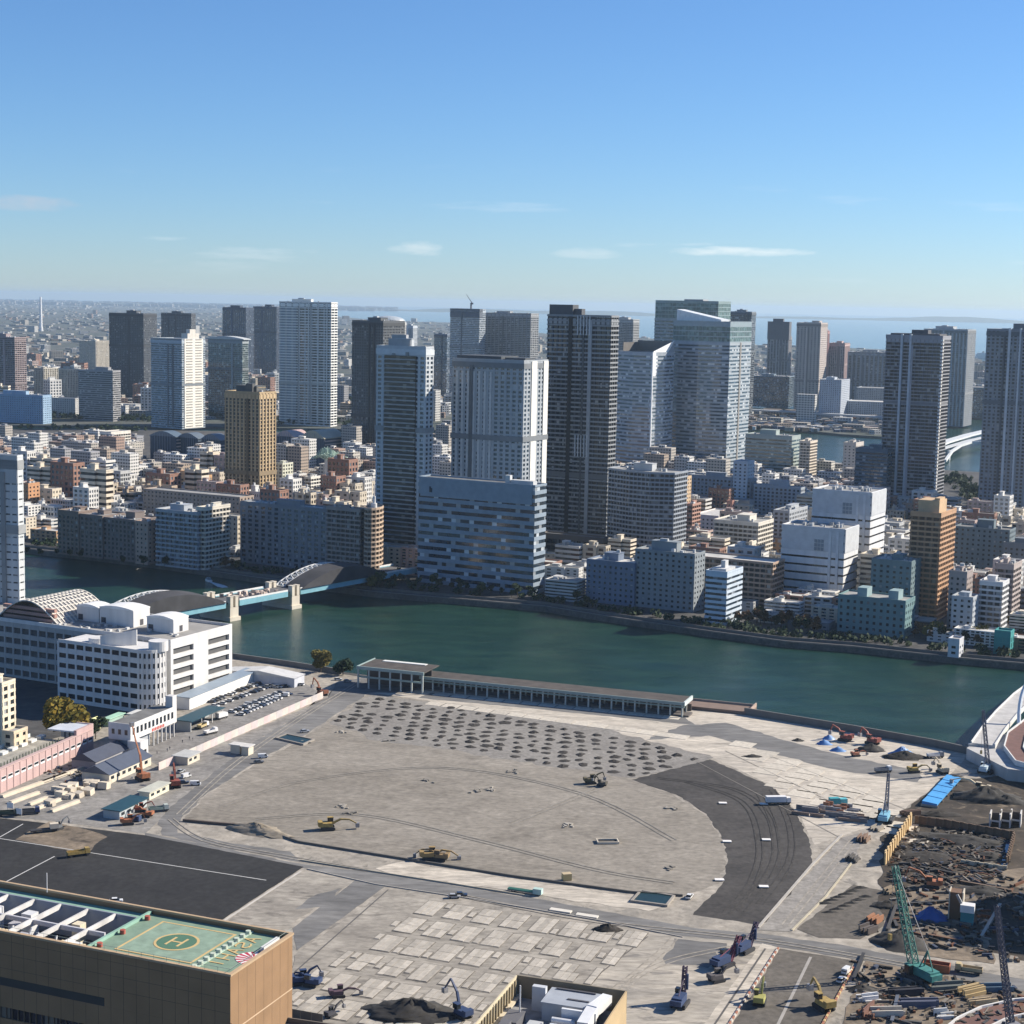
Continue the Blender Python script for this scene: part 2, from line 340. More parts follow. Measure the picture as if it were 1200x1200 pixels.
# haze over the whole place
hz = bpy.data.materials.new('haze_air'); hz.use_nodes = True
n, l = hz.node_tree.nodes, hz.node_tree.links; n.remove(n['Principled BSDF'])
pv = n.new('ShaderNodeVolumePrincipled'); pv.inputs['Color'].default_value = (.60, .79, .97, 1); pv.inputs['Density'].default_value = 2.9e-5; pv.inputs['Anisotropy'].default_value = .25
l.new(pv.outputs[0], n['Material Output'].inputs['Volume'])
o = MB().box(-64000, 64000, -900, 64000, -8, 262).build('haze', hz); o['kind'] = 'stuff'; o['label'] = 'pale blue air over the city and bay'
# ------------------------------------------------------------------ buildings
DARK = glass('window_dark', (.020, .024, .028)); BLUE = glass('window_blue', (.022, .040, .058), (.32, .36, .40), .16, .08, spec=1)
GREEN = glass('window_green', (.03, .05, .05), (.30, .36, .34), .16, .08, spec=1); BRONZE = glass('window_bronze', (.030, .024, .020), (.2, .18, .15), .12)
ROOF = pm('roof_grey', (.30, .30, .29), .9, vary=.3, scale=.15); ROOFD = pm('roof_dark', (.16, .16, .155), .9, vary=.3, scale=.15); ROOFL = pm('roof_pale', (.52, .51, .48), .85, vary=.25, scale=.15)
UNIT = pm('roof_unit', (.48, .49, .49), .6, isl=.4)
HT = {}; FOOT = []                                     # map footprints already taken: centre and radius
A = RAD(-29)                                  # the street grid across the river runs along the bank

def facade(root, P, h, style, wall, gls, fh=3.3, bay=4.0, z0=0.0, roof=None, parapet=1.1, only=None, wname='facade', pier_mat=None):
    """storeys on an outline P: glazed core, floor bands and piers standing proud, parapet and roof"""
    MB().prism(P, z0, z0+h-.4).build('glazing', gls, root)
    sp = {'balcony': (.36, .9, .28, .75), 'band': (.52, .35, 0, 0), 'grid': (.42, .30, .42, .36), 'curtain': (.20, .10, .05, .12), 'rib': (.26, .18, .40, .6), 'punch': (.55, .28, .58, .31), 'slab': (.30, 1.2, .10, 1.0), 'thin': (.16, .25, .12, .3), 'slit': (.80, .30, .30, .33), 'thinband': (.76, .35, 0, 0)}[style]
    b = MB(); nf = max(1, int(h/fh)); O = offset(P, sp[1])
    for k in range(nf):
        z = z0 + k*fh; b.prism(O, z if k else z0, z+sp[0]*fh)
    b.prism(O, z0+nf*fh, max(z0+h, z0+nf*fh+.5))
    # parapet as a ring of walls
    k = len(O); I = offset(P, sp[1]-.5); zt = max(z0+h, z0+nf*fh+.5)
    for i in range(k):
        q = (i+1) % k; b.prism([O[i], O[q], I[q], I[i]], zt-.2, zt+parapet)
    b.build(wname, wall, root, kind='stuff')
    if sp[2]:
        b = MB()
        for i in range(k):
            a, c = Vector(P[i]), Vector(P[(i+1) % k]); d = c-a; ln = d.length
            if ln < 2: continue
            d.normalize(); nrm = Vector((d.y, -d.x)); nb = max(1, round(ln/bay)); wd = sp[2]*(ln/nb)/2 if sp[2] > .06 else sp[2]*3
            for j in range(nb+1):
                p = a + d*(ln*j/nb); e = sp[3]
                w0 = -wd if j else -.05; w1 = wd if j < nb else .05
                q0 = p+d*w0-nrm*.2; q1 = p+d*w1-nrm*.2; q2 = p+d*w1+nrm*e; q3 = p+d*w0+nrm*e
                b.prism([q3[:], q2[:], q1[:], q0[:]], z0+.02, zt-.1)
        b.build('piers', pier_mat or wall, root, kind='stuff')
    rf = MB(); R = offset(P, sp[1]-.52); rf.prism(R, zt-.15, zt+.12)
    return rf.build('roof', roof or ROOF, root), zt+.12
def clutter(root, x0, x1, y0, y1, z, seed, big=True, wall=None, n=None):
    r = random.Random(seed); w, d = x1-x0, y1-y0
    if big:
        pw, pd = w*r.uniform(.3, .5), d*r.uniform(.35, .6); px, py = x0+(w-pw)*r.uniform(.2, .8), y0+(d-pd)*r.uniform(.3, .8); ph = r.uniform(3.5, 6) if w > 26 else r.uniform(2, 3.2)
        b = MB().box(px, px+pw, py, py+pd, z, z+ph).box(px-.3, px+pw+.3, py-.3, py+pd+.3, z+ph, z+ph+.4); b.build('plant_room', wall or UNIT, root)
        if r.random() < (.45 if w > 26 else .2): MB().box(px+pw*.3, px+pw*.6, py+pd*.2, py+pd*.5, z+ph+.4, z+ph+1.9).build('water_tank', UNIT, root)
        elif r.random() < .15: MB().cyl(px+pw*.8, py+pd*.5, min(1.4, pd*.3), z+ph+.4, z+ph+2.2).build('water_tank', UNIT, root)
    b = MB()
    for i in range(n if n is not None else int(4+w*d/140)):
        x, y = r.uniform(x0+1.5, x1-3), r.uniform(y0+1.5, y1-3); s = r.uniform(1, 2.6)
        if r.random() < .2: b.cyl(x+1, y+1, .9, z, z+2.2, 10)
        else: b.box(x, x+s, y, y+s*r.uniform(.6, 1.4), z, z+r.uniform(.9, 2.4))
    b.build('roof_units', UNIT, root, kind='stuff')
def solve(fn, target):
    lo, hi = 0.0, 400.0
    up = fn(hi) > fn(lo)
    for _ in range(50):
        mid = (lo+hi)/2
        if (fn(mid) < target) == up: lo = mid
        else: hi = mid
    return (lo+hi)/2
def spot(xl, xc, xr, yt, yb, rot=A, depth=None):
    """map place and size of a block from its surveyed front edges: returns corner, W, D, h"""
    Y = G(xc, yb).y; d = ray(xc, yt); t = Y/d.y; c = Vector((d.x*t, Y, 0)); h = EYE + d.z*t
    u = Vector((math.cos(rot), math.sin(rot), 0)); vv = Vector((-math.sin(rot), math.cos(rot), 0))
    W = solve(lambda s: proj(*(c-u*s)[:2], h)[0], xl)
    D = depth or solve(lambda s: proj(*(c+vv*s)[:2], h)[0], xr)
    return c, W, D, h
def reserve(c, W, D, rot):
    u = Vector((math.cos(rot), math.sin(rot), 0)); vv = Vector((-math.sin(rot), math.cos(rot), 0))
    FOOT.append((c, u, vv, W, D))
def taken(p, r):
    for c, u, vv, W, D in FOOT:
        q = p-c; x, y = q.dot(u), q.dot(vv)
        if -W-r < x < r and -r < y < D+r: return True
    return False
def B(label, xl, xc, xr, yt, yb, style, wall, gls=DARK, name='apartment_tower', cat='building', rot=-29, fh=3.3, bay=4.0, depth=None, roof=None, plant=True, group=None, seed=None, P=None, piers=None):
    ro = RAD(rot); c, W, D, h = spot(xl, xc, xr, yt, yb, ro, depth)
    if isinstance(wall, tuple):
        wall = tuple(min(.8, q*1.03) for q in wall)
        if piers is None and style in ('balcony', 'slab'): piers = tuple(q*.5 for q in wall)
    root = empty(name, c, ro, label, cat, group); reserve(c, W, D, ro); HT[(round(c.x, 2), round(c.y, 2))] = h
    FP = [(-W, 0), (0, 0), (0, D), (-W, D)] if P is None else [(x*W, y*D) for x, y in P]
    rf, z = facade(root, FP, h, style, cm(wall, .7, streak=True) if isinstance(wall, tuple) else wall, gls, fh, bay, roof=roof, pier_mat=piers and cm(piers, .7, streak=True))
    sd = seed or int(xl*7+yt)
    if h > 90 and P is None:
        rv = random.Random(sd); wc = wall if isinstance(wall, tuple) else (.3, .3, .3)
        for k in range(rv.choice([1, 2])):
            k2 = rv.choice([.35, .5, 1.3]); f = rv.uniform(.15, .85); wd_ = rv.uniform(1.6, 3.2); MB().box(-W*f-wd_/2, -W*f+wd_/2, -1.3, .1, 4, h-rv.uniform(1, 9)).build('painted_recess_strip', cm(tuple(q*k2 for q in wc)), root)  # raised strip; its darker tones paint the shade of a recess
        zb_ = h*rv.choice([.33, .48, .62]); MB().box(-W-.95, .95, -.95, D+.95, zb_, zb_+fh*1.15).build('plant_floor', cm(tuple(q*.55 for q in wc)), root)
        k3 = rv.choice([.5, 1.2])
        MB().box(-W-.6, .6, -.6, D+.6, h-fh*1.6, h-fh*.4).build('top_floor_band', cm(tuple(q*k3 for q in wc)), root)
    if plant: clutter(root, -W*.95, -W*.05, D*.1, D*.9, z, sd, wall=cm(wall, .7, streak=True) if isinstance(wall, tuple) else wall)
    if DEBUG: print('B %-60s W%.0f D%.0f h%.0f Y%.0f' % (label[:60], W, D, h, c.y))
    return root, W, D, h, z
DEBUG = False
# ------------------------------------------------------------------ the towers and blocks one can name, from the near bank of the island back
TW, OF, AB = 'apartment_tower', 'office_tower', 'apartment_block'
WHITE = (.70, .69, .66); PALE = (.52, .53, .53); GREY = (.36, .37, .38); DGREY = (.16, .17, .185); BEIGE = (.52, .43, .33); BROWN = (.20, .15, .12); BLUEG = (.26, .32, .38)

# --- river front, left to right
B('dark brown riverside apartment block, leftmost of the shaded row, with a low flat roof', 68, 92, 96, 601, 652, 'grid', BROWN, name=AB, depth=22)
B('dark brown riverside apartment block with a beige parapet, second in the shaded row', 94, 120, 122, 606, 655, 'grid', (.19, .15, .13), name=AB, depth=24)
B('dark brown riverside apartment block with a broad front, third in the shaded row', 121, 158, 160, 611, 659, 'grid', (.17, .14, .13), name=AB, depth=26)
B('brown riverside apartment block with a sunlit salmon end wall', 159, 173, 183, 613, 662, 'punch', (.40, .29, .23), name=AB)
B('blue grey riverside block with pale balcony bands and a white roof frame', 184, 232, 234, 602, 668, 'balcony', (.34, .37, .41), BLUE, name=AB, depth=20, roof=ROOFL)
B('cream stair block with a pale banded sunlit wing, near the bank', 232, 240, 268, 596, 668, 'balcony', (.60, .56, .48), name=AB)
B('long low brown block with a cream end wall running behind the riverside flats', 168, 281, 297, 584, 632, 'punch', (.34, .27, .22), name='long_low_block', plant=False)
B('wide slate blue riverside apartment slab with a pale roof strip', 282, 383, 385, 598, 670, 'grid', (.18, .205, .235), BLUE, name=AB, bay=6, depth=14, roof=ROOFL)
B('brown grey riverside apartment slab with a thin beige sunlit end strip', 384, 422, 427, 598, 676, 'balcony', (.30, .26, .24), name=AB, roof=ROOFD)
# round-ended tower
r, W, D, h, z = B('round balconied brown tower beside the covered bridge arch', 427, 441, 451, 597, 680, 'balcony', (.46, .35, .26), BRONZE, name=TW, rot=-10, depth=20,
  P=[(-.5+.62*math.cos(2*PI*i/14), .5+.6*math.sin(2*PI*i/14)) for i in range(14)], plant=False)
MB().cyl(-W*.5, D*.5, 2.2, z, z+3).cyl(-W*.5, D*.5, 1.1, z+3, z+8, 8).bar((-W*.5, D*.5, z+8), (-W*.5, D*.5, z+16), .5).build('roof_mast', cm((.6, .6, .6)), r)

r, W, D, h, z = B('golden beige balconied tower with a dark crown, standing alone left of centre', 264, 304, 323, 461, 605, 'rib', (.42, .31, .175), BRONZE, name=TW, bay=4.5)
MB().box(-W*.8, -W*.2, D*.25, D*.8, z, z+6).box(-W*.45, -W*.25, D*.1, D*.25, z, z+8).build('crown', cm((.09, .09, .085)), r)

B('dark slate tower with a beige sunlit side, behind the pale pillar tower', 413, 449, 474, 377, 545, 'grid', (.075, .085, .095), DARK, name=TW, bay=3.4)
r, W, D, h, z = B('pale grey tower with a glassy brown middle and white corner, beside the broad blue office', 442, 499, 508, 408, 668, 'grid', (.46, .49, .51), BLUE, name=TW, bay=5.5)
MB().box(-W*.82, -W*.18, -1.6, .2, 3, h-6).build('glazed_bay', BRONZE, r)
b = MB()
for k in range(int(h/3.3)-2): b.box(-W*.82, -W*.18, -1.9, 0, 4+k*3.3, 4.9+k*3.3)
b.build('bay_bands', cm((.36, .36, .36)), r, kind='stuff')
MB().box(-W*.8, -W*.35, D*.2, D*.7, z, z+6).box(-W*.75, -W*.45, D*.3, D*.6, z+6, z+9).build('crown', cm(GREY), r)

# broad blue office on the water
r, W, D, h, z = B('broad blue office with dark ribbon windows and a blank top band on the waterfront', 491, 627, 640, 571, 697, 'band', (.23, .29, .35), glass('office_glint_strip', (.02, .034, .05), (.55, .60, .63), .18, .1, (3.6, 5.2), 1), name=OF, fh=5.2, plant=False, roof=ROOFD)  # pale cells paint sunlit reflections into the window colour
MB().box(-W*.98, -W*.02, -.9, .0, h-12, h+1.3).build('top_band', cm((.23, .29, .35)), r)
MB().box(-W*.90, -W*.885, -1.1, -.85, h-9, h-5).box(-W*.89, -W*.875, -1.1, -.85, h-9, h-6).build('emblem', cm((.02, .03, .05)), r)
MB().box(-W*.26, -W*.22, D*.1, D*.3, z, z+6).box(-W*.22, -W*.03, D*.15, D*.5, z, z+3).build('plant_room', cm(PALE), r)
r, W, D, h, z = B('tall grey gridded tower with a brilliant white side, behind the broad blue office', 531, 614, 642, 424, 670, 'grid', (.32, .35, .375), BLUE, name=TW, bay=5, plant=False)
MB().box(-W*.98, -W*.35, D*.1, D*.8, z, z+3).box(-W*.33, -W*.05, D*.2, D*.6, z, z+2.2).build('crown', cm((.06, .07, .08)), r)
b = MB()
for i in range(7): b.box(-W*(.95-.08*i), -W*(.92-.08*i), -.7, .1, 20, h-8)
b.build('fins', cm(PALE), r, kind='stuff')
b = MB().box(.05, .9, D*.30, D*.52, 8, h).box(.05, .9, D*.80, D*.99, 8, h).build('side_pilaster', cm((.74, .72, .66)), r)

# black twin-shouldered tower
r, W, D, h, z = B('black balconied tower with a raised left shoulder, tallest at the centre', 643, 716, 724, 372, 655, 'balcony', (.23, .245, .26), DARK, name=TW, fh=3.5, plant=False, roof=ROOFD, piers=(.05, .055, .06))
P2 = [(-W*1.0, 1), (-W*.62, 1), (-W*.62, D*.9), (-W*1.0, D*.9)]
MB().prism(P2, h-2, h+9).prism([(-W*.62, D*.3), (-W*.5, D*.3), (-W*.5, D*.8), (-W*.62, D*.8)], h, h+6).build('shoulder', cm((.08, .085, .095)), r)
b = MB()
for i in range(5): b.box(-W*.52+i*2.6, -W*.52+i*2.6+.5, -1.5, .2, h-14, h+1)
for i in range(5): b.box(-W*.52+i*2.6, -W*.52+i*2.6+.5, -1.5, .2, h*.42, h*.42+17)
b.build('fins', cm((.62, .64, .66)), r, kind='stuff')
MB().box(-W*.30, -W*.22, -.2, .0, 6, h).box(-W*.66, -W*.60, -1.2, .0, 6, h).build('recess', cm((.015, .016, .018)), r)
B('dark podium with a thin pale edge at the foot of the black tower', 636, 706, 712, 632, 668, 'slab', (.13, .11, .10), DARK, name='podium_block', plant=False, roof=ROOFD, fh=5)

# pale tower with pointed glass crest
ro = RAD(-35); c, W, D, h = spot(722, 765, 790, 414, 560, ro)
r = empty(OF, c, ro, 'silver office tower with a slanting white glass crest', 'building'); reserve(c, W, D, ro)
FP = [(-W, D*.12), (-W*.5, -D*.04), (0, 0), (D*.05, D*.55), (0, D), (-W, D)]
facade(r, FP, h, 'band', cm((.36, .40, .44), .4), glass('painted_glint_glass', (.05, .075, .095), (.60, .62, .62), .22, .06, (4, 4.2), 1), fh=4.2)  # bright cells put sun glints into the glass colour, on both office towers
MB().box(-W, -.6, D-.8, D, h+1, h+13).box(-W, -W+.8, D*.3, D-.85, h+1, h+11).build('rear_screen', cm((.13, .12, .11), .6), r)
MB().prism([(-.8, .6), (0, .6), (0, D), (-.8, D)], h+1, [h+1.6, h+1.6, h+13.5, h+13.5]).build('side_screen', cm((.30, .33, .36), .5), r)
b = MB(); b.v = [(.5, .4, h+2), (.5, D*.96, h+13.6), (.5, D*.12, h-26), (.5, .4, h-26), (.9, .4, h+2), (.9, D*.96, h+13.6), (.9, D*.12, h-26), (.9, .4, h-26)]; b.f = [(0, 1, 2, 3), (7, 6, 5, 4), (0, 4, 5, 1), (1, 5, 6, 2), (2, 6, 7, 3), (3, 7, 4, 0)]; b.m = [0]*6; b.build('white_crest', cm((.86, .86, .84), .35), r)
MB().box(-.6, .9, -.9, .5, 6, h+1).build('corner_blade', cm((.85, .85, .83), .4), r)

# twin glass office tower
ro = RAD(-30); c, W, D, h = spot(768, 842, 845, 354, 540, ro, depth=40)
r = empty(OF, c, ro, 'tall green glass office tower with a plain curved top, behind its banded twin', 'building'); reserve(c, W, D, ro)
FP = [(-W, 0)] + [(-W*(1-i/8), -W*.10*math.sin(PI*i/8)) for i in range(1, 8)] + [(0, 0), (0, D), (-W, D)]
facade(r, FP, h*.89, 'band', cm((.30, .34, .35), .5), GREEN, fh=4.2, parapet=.2)
facade(r, [(x*.995, y) for x, y in FP], h*.11, 'curtain', cm((.25, .32, .31), .3), glass('crest_glass', (.10, .16, .15), (.2, .28, .26), .2, .15), fh=5, bay=5, z0=h*.89, roof=ROOFD)
MB().box(-W*.6, -W*.3, D*.3, D*.7, h, h+3).build('plant_room', cm(GREY), r)
ro = RAD(-31); c, W, D, h = spot(789, 856, 881, 378, 558, ro)
r = empty(OF, c, ro, 'banded glass office tower with a white sunlit side and a tilted roof canopy', 'building'); reserve(c, W, D, ro)
FP = [(-W, 0)] + [(-W*(1-i/8), -W*.10*math.sin(PI*i/8)) for i in range(1, 8)] + [(0, 0), (0, D), (-W, D)]
facade(r, FP, h*.87, 'band', cm((.36, .40, .43), .4), glass('painted_glint_glass', (.05, .075, .095), (.60, .62, .62), .22, .06, (4, 4.2), 1), fh=4.2, parapet=.2)
facade(r, [(x*.995, y) for x, y in FP], h*.13, 'curtain', cm((.28, .34, .36), .3), MATS['crest_glass'], fh=6, bay=5, z0=h*.87, roof=ROOFD)
b = MB(); b.prism([(-W*1.02, D*.2), (-W*.2, D*.1), (-W*.15, D*.35), (-W, D*.5)], h+1, [h+14, h+3, h+3, h+14]).build('canopy', cm((.75, .77, .77), .4), r)
MB().box(.05, .8, D*.47, D*.53, 4, h*.87).build('side_groove', cm((.25, .24, .22)), r)

# faceted flats right of the black tower
r, W, D, h, z = B('faceted grey apartment tower with pale balconies, foot of the black tower', 710, 788, 792, 556, 672, 'balcony', (.27, .30, .34), DARK, name=TW, bay=3.2, depth=26,
  P=[(-1, .25), (-.62, -.05), (-.3, -.12), (0, .12), (0, 1), (-1, 1)], plant=False)
clutter(r, -W*.9, -W*.1, D*.25, D*.9, z, 3)
B('low slate blue waterfront block with a white roof edge', 688, 744, 746, 662, 711, 'punch', (.14, .18, .25), BLUE, name='waterfront_block', depth=20, fh=3.6, roof=ROOFL)
B('slate waterfront apartment slab with a sunlit cream end', 745, 814, 826, 651, 718, 'punch', (.22, .25, .27), DARK, name=AB)
r, W, D, h, z = B('slim pale blue tower with blue window bands right at the quay', 828, 852, 870, 672, 733, 'band', (.50, .58, .66), BLUE, name='slim_tower', plant=False)
MB().box(-W*.6, -W*.4, D*.4, D*.6, z, z+6).box(-W*.9, -W*.2, D*.2, D*.8, z, z+1.6).build('plant_room', cm(PALE), r)
B('wide dark brown block with an orange balconied end, behind the slim blue tower', 800, 905, 918, 662, 715, 'balcony', (.40, .29, .22), DARK, name=AB, roof=ROOFL, plant=False)
for lab, xl, xc, xr, yt, yb in (('white office with thin black ribbon windows near the quay, shorter of the pair', 917, 990, 1006, 622, 712), ('white office with thin black ribbon windows, taller of the pair', 953, 1021, 1038, 579, 702)):
    r, W, D, h, z = B(lab, xl, xc, xr, yt, yb, 'thinband', (.62, .63, .64), glass('ribbon_black', (.012, .013, .015), (.05, .05, .05), .1), name=OF, fh=5.4, bay=9, plant=False, roof=ROOF)
    MB().box(-W*.995, -W*.005, -.75, .0, h-15, h+.8).box(-.0, .75, D*.005, D*.995, h-15, h+.8).build('blank_top', cm((.50, .52, .54)), r)
    b = MB()
    for i in range(3):
        for j in range(3): b.box(-W*.47+i*2.3, -W*.47+i*2.3+1.9, -1.0, -.7, h-14.5+j*2.6, h-14.5+j*2.6+2.2)
    b.build('facade_grille', cm((.22, .25, .28)), r)
    MB().box(-W*.24, -W*.20, -1.1, .1, 2, h-1).box(-W*.12, -W*.08, -1.1, .1, 2, h-1).build('vertical_fins', cm((.58, .60, .62)), r)
    clutter(r, -W*.95, -W*.05, D*.1, D*.9, z, 31, big=False, n=22)
B('teal grey block with a round white roof tank, left of the orange tower', 1022, 1068, 1080, 660, 732, 'punch', (.13, .19, .205), DARK, name=AB, roof=ROOFL)
r, W, D, h, z = B('low sea green block with two small roof huts on the quay', 983, 1061, 1072, 706, 748, 'punch', (.13, .23, .24), DARK, name='waterfront_block', fh=4, plant=False)
for a in (-.75, -.28): MB().box(-W*a*-1, -W*a*-1+6, D*.2, D*.7, z, z+5.5).build('roof_hut', cm((.24, .34, .35)), r)
r, W, D, h, z = B('slender orange brown balconied tower with a square roof box', 1069, 1102, 1119, 603, 728, 'balcony', (.46, .27, .15), BRONZE, name=TW, plant=False)
MB().box(-W*.85, -W*.1, D*.1, D*.6, z, z+8).box(-W*.3, -W*.12, D*.15, D*.5, z+8, z+9.5).build('roof_box', cm((.55, .38, .22)), r)
B('dark teal block with a pale corner pipe, behind the small riverside flats', 1119, 1183, 1190, 623, 695, 'punch', (.13, .17, .19), DARK, name=AB, roof=ROOFD)
B('narrow greyish brown flats with small dark windows right of the orange tower', 1113, 1133, 1140, 672, 740, 'punch', (.32, .27, .25), DARK, name='small_flats')
B('pale grey flats with curved balconies, low by the quay', 1116, 1140, 1146, 702, 748, 'punch', (.38, .41, .44), DARK, name='small_flats', depth=14)
B('small white flats with a bright sunlit balcony end and white roof frame', 1150, 1174, 1181, 684, 744, 'balcony', (.60, .60, .60), DARK, name='small_flats', roof=ROOFL)
B('brown grey flats with dark side balconies at the picture edge', 1169, 1187, 1196, 663, 728, 'balcony', (.40, .34, .31), DARK, name='small_flats')
B('shaded block with a sloping white top at the far right edge', 1176, 1215, 1224, 640, 700, 'punch', (.15, .17, .19), DARK, name=AB)
MBn = B('small boxy teal net-covered hut at the quay', 1166, 1184, 1187, 742, 768, 'thin', (.03, .26, .25), cm((.03, .24, .23)), name='scaffolded_hut', depth=9, plant=False, roof=cm((.03, .2, .2)))
B('small white pump house on the quay', 1112, 1124, 1129, 751, 771, 'punch', (.55, .56, .58), DARK, name='pump_house', plant=False)

# --- the big towers on the right
r, W, D, h, z = B('slate tower with dotted white balcony corner, standing apart on the right', 1040, 1104, 1113, 395, 606, 'slab', (.26, .27, .30), DARK, name=TW, plant=False, roof=ROOFD)
b = MB().box(-W*.74, -W*.70, -2.2, .2, 3, h+2).box(-W*.58, -W*.54, -2.2, .2, 3, h+2); b.build('white_pilaster', cm((.42, .47, .52)), r)
MB().box(-W*.95, -W*.05, D*.05, D*.95, z, z+2.5).box(-W*.6, -W*.3, D*.3, D*.7, z, z+6).build('crown', cm((.09, .09, .10)), r)
b = MB()
for k in range(int(h/3.3)): b.box(-.4, 1.9, -1.7, .9, 2+k*3.3, 3.5+k*3.3)
b.build('corner_balconies', cm((.8, .79, .75)), r, kind='stuff')
r, W, D, h, z = B('dark gridded tower cut off by the right edge', 1157, 1225, 1240, 388, 618, 'grid', (.21, .235, .27), DARK, name=TW, plant=False)
MB().box(-W*.62, -W*.58, -1.4, .2, 4, h+2).box(-W*.43, -W*.40, -1.4, .2, 4, h+2).build('white_pilaster', cm((.5, .54, .58)), r)
MB().box(-W*.6, -W*.3, D*.2, D*.7, z, z+6).build('plant_room', cm(DGREY), r)
B('hazy broad twin tower with pale vertical strips, beyond the slate tower', 1083, 1134, 1147, 387, 500, 'rib', (.36, .38, .40), DARK, name=TW, rot=-28, depth=60, bay=6)
B('low dark glass hall in the haze under the broad twin tower', 1110, 1158, 1168, 455, 490, 'curtain', (.16, .2, .23), BLUE, name='glass_hall', depth=60, rot=-20, plant=False, roof=ROOF)
B('dark blue office block tucked against the slate tower', 1003, 1040, 1048, 528, 604, 'band', (.08, .12, .16), BLUE, name=OF, depth=24)

# --- middle distance, canal side
B('long slate housing block with a pale stair tower, mid right', 808, 880, 884, 562, 606, 'grid', (.26, .29, .33), DARK, name=AB, depth=14)
B('long grey housing block with blue frames beside the pale stair tower', 884, 938, 944, 573, 612, 'grid', (.34, .38, .42), DARK, name=AB, depth=14)
B('pale concrete stair tower between the two long housing blocks', 860, 876, 884, 542, 606, 'punch', (.52, .56, .60), DARK, name='stair_tower', plant=False)
B('green glass canal side office with a white latticed end', 874, 928, 938, 512, 566, 'band', (.30, .35, .33), GREEN, name=OF, fh=4)
B('beige round-cornered flats beside the canal', 938, 949, 957, 518, 568, 'balcony', (.62, .54, .44), DARK, name=AB)
B('pale beige canal side flats with a lift tower', 989, 1003, 1012, 520, 572, 'punch', (.52, .47, .42), DARK, name=AB)
B('orange beige narrow flats squeezed beside the faceted tower', 790, 803, 810, 560, 618, 'punch', (.55, .40, .25), BRONZE, name='small_flats')
B('cream narrow flats with a white sunlit front behind the waterfront slabs', 788, 792, 802, 592, 650, 'punch', (.66, .60, .50), DARK, name='small_flats')
B('red brown narrow flats with stacked balconies', 803, 811, 820, 592, 640, 'balcony', (.42, .24, .18), DARK, name='small_flats')
B('white flats with a sunlit gridded front, mid right above the brown block', 838, 888, 905, 614, 668, 'balcony', (.62, .58, .50), DARK, name=AB)
B('cream annex below the sunlit white flats', 878, 881, 890, 636, 670, 'punch', (.66, .60, .50), DARK, name='small_flats', plant=False)
B('grey flats with white piers left of the white offices', 907, 925, 946, 600, 650, 'grid', (.38, .40, .42), DARK, name=AB)
B('pale workshop with a row of small square windows', 805, 866, 874, 642, 664, 'punch', (.42, .47, .53), DARK, name='workshop', plant=False, fh=5, roof=ROOFL)
B('white flat-roofed hall with a dark top storey, mid right', 812, 842, 868, 606, 632, 'punch', (.66, .60, .56), DARK, name='hall', plant=False, roof=ROOFL)
B('red brick stub tower on the pale hall', 852, 858, 861, 588, 622, 'punch', (.40, .20, .15), DARK, name='brick_tower', plant=False)
B('wide grey shed with a pitched pale roof in the middle of the right quarter', 828, 878, 884, 588, 612, 'punch', (.30, .31, .31), DARK, name='shed', plant=False, fh=5, roof=ROOF)

# --- left, across the canal
B('dark slab tower, plain and windowless-looking, on the left', 128, 168, 170, 368, 470, 'grid', (.055, .065, .08), DARK, name=TW, rot=-25, depth=40)
B('dark grey block with pale horizontal bands in front of the dark slab tower', 92, 132, 141, 435, 494, 'band', (.28, .28, .29), DARK, name=OF, rot=-24)
r, W, D, h, z = B('blue glass tower with a stepped cream sunlit side', 177, 213, 240, 398, 503, 'band', (.33, .38, .42), BLUE, name=OF, rot=-32, plant=False)
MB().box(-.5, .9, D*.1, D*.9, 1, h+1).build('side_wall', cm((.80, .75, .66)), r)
b = MB()
for k in range(int(h/4)): b.box(.85, 1.1, D*.16, D*.44, 3+k*4, 4.4+k*4).box(.85, 1.1, D*.56, D*.84, 3+k*4, 4.4+k*4)
b.build('side_windows', cm((.25, .24, .22)), r, kind='stuff')
MB().box(-W*.2, 0, D*.25, D*.75, h, h+9).box(-W*.12, 0, D*.35, D*.6, h+9, h+15).build('stepped_top', cm((.66, .62, .55)), r)
B('dark flat-topped tower peeping over the stepped cream one', 189, 224, 229, 368, 455, 'grid', (.09, .10, .115), DARK, name=TW, rot=-25)
r, W, D, h, z = B('grey green glass tower under a curved wing roof', 244, 284, 291, 399, 492, 'curtain', (.22, .25, .26), GREEN, name=OF, rot=-25, plant=False)
b = MB()
for i in range(8):
    x0, x1 = -W*1.06+i*W*1.12/8, -W*1.06+(i+1)*W*1.12/8; f = lambda x: z+2+4*math.sin(PI*(x+W*1.06)/(W*1.12))
    b.prism([(x0, -2), (x1, -2), (x1, D+2), (x0, D+2)], z+1, [f(x0), f(x1), f(x1), f(x0)])
b.build('wing_roof', cm((.5, .52, .52)), r)
B('navy tower, left one of the two navy towers', 261, 288, 290, 361, 445, 'rib', (.035, .055, .095), BLUE, name=TW, rot=-25, depth=34, bay=6)
B('navy tower, right one of the two navy towers, beside the white gridded one', 297, 324, 326, 360, 440, 'rib', (.035, .052, .09), BLUE, name=TW, rot=-25, depth=34, bay=6)
r, W, D, h, z = B('big white gridded tower with pale vertical lines on the left', 328, 388, 395, 355, 500, 'balcony', (.74, .74, .70), DARK, name=TW, rot=-24, bay=12, fh=4.2)
b = MB()
for q in (.62, .44, .25, .08): b.box(-W*q, -W*q+1.6, -1.3, .2, 4, h)
b.build('white_pilaster', cm((.66, .66, .62)), r)
MB().box(-W*1.0, -W*.67, .3-D*.04, D*.3, 2, h*.985).build('shaded_wing', cm((.24, .27, .29), streak=True), r)
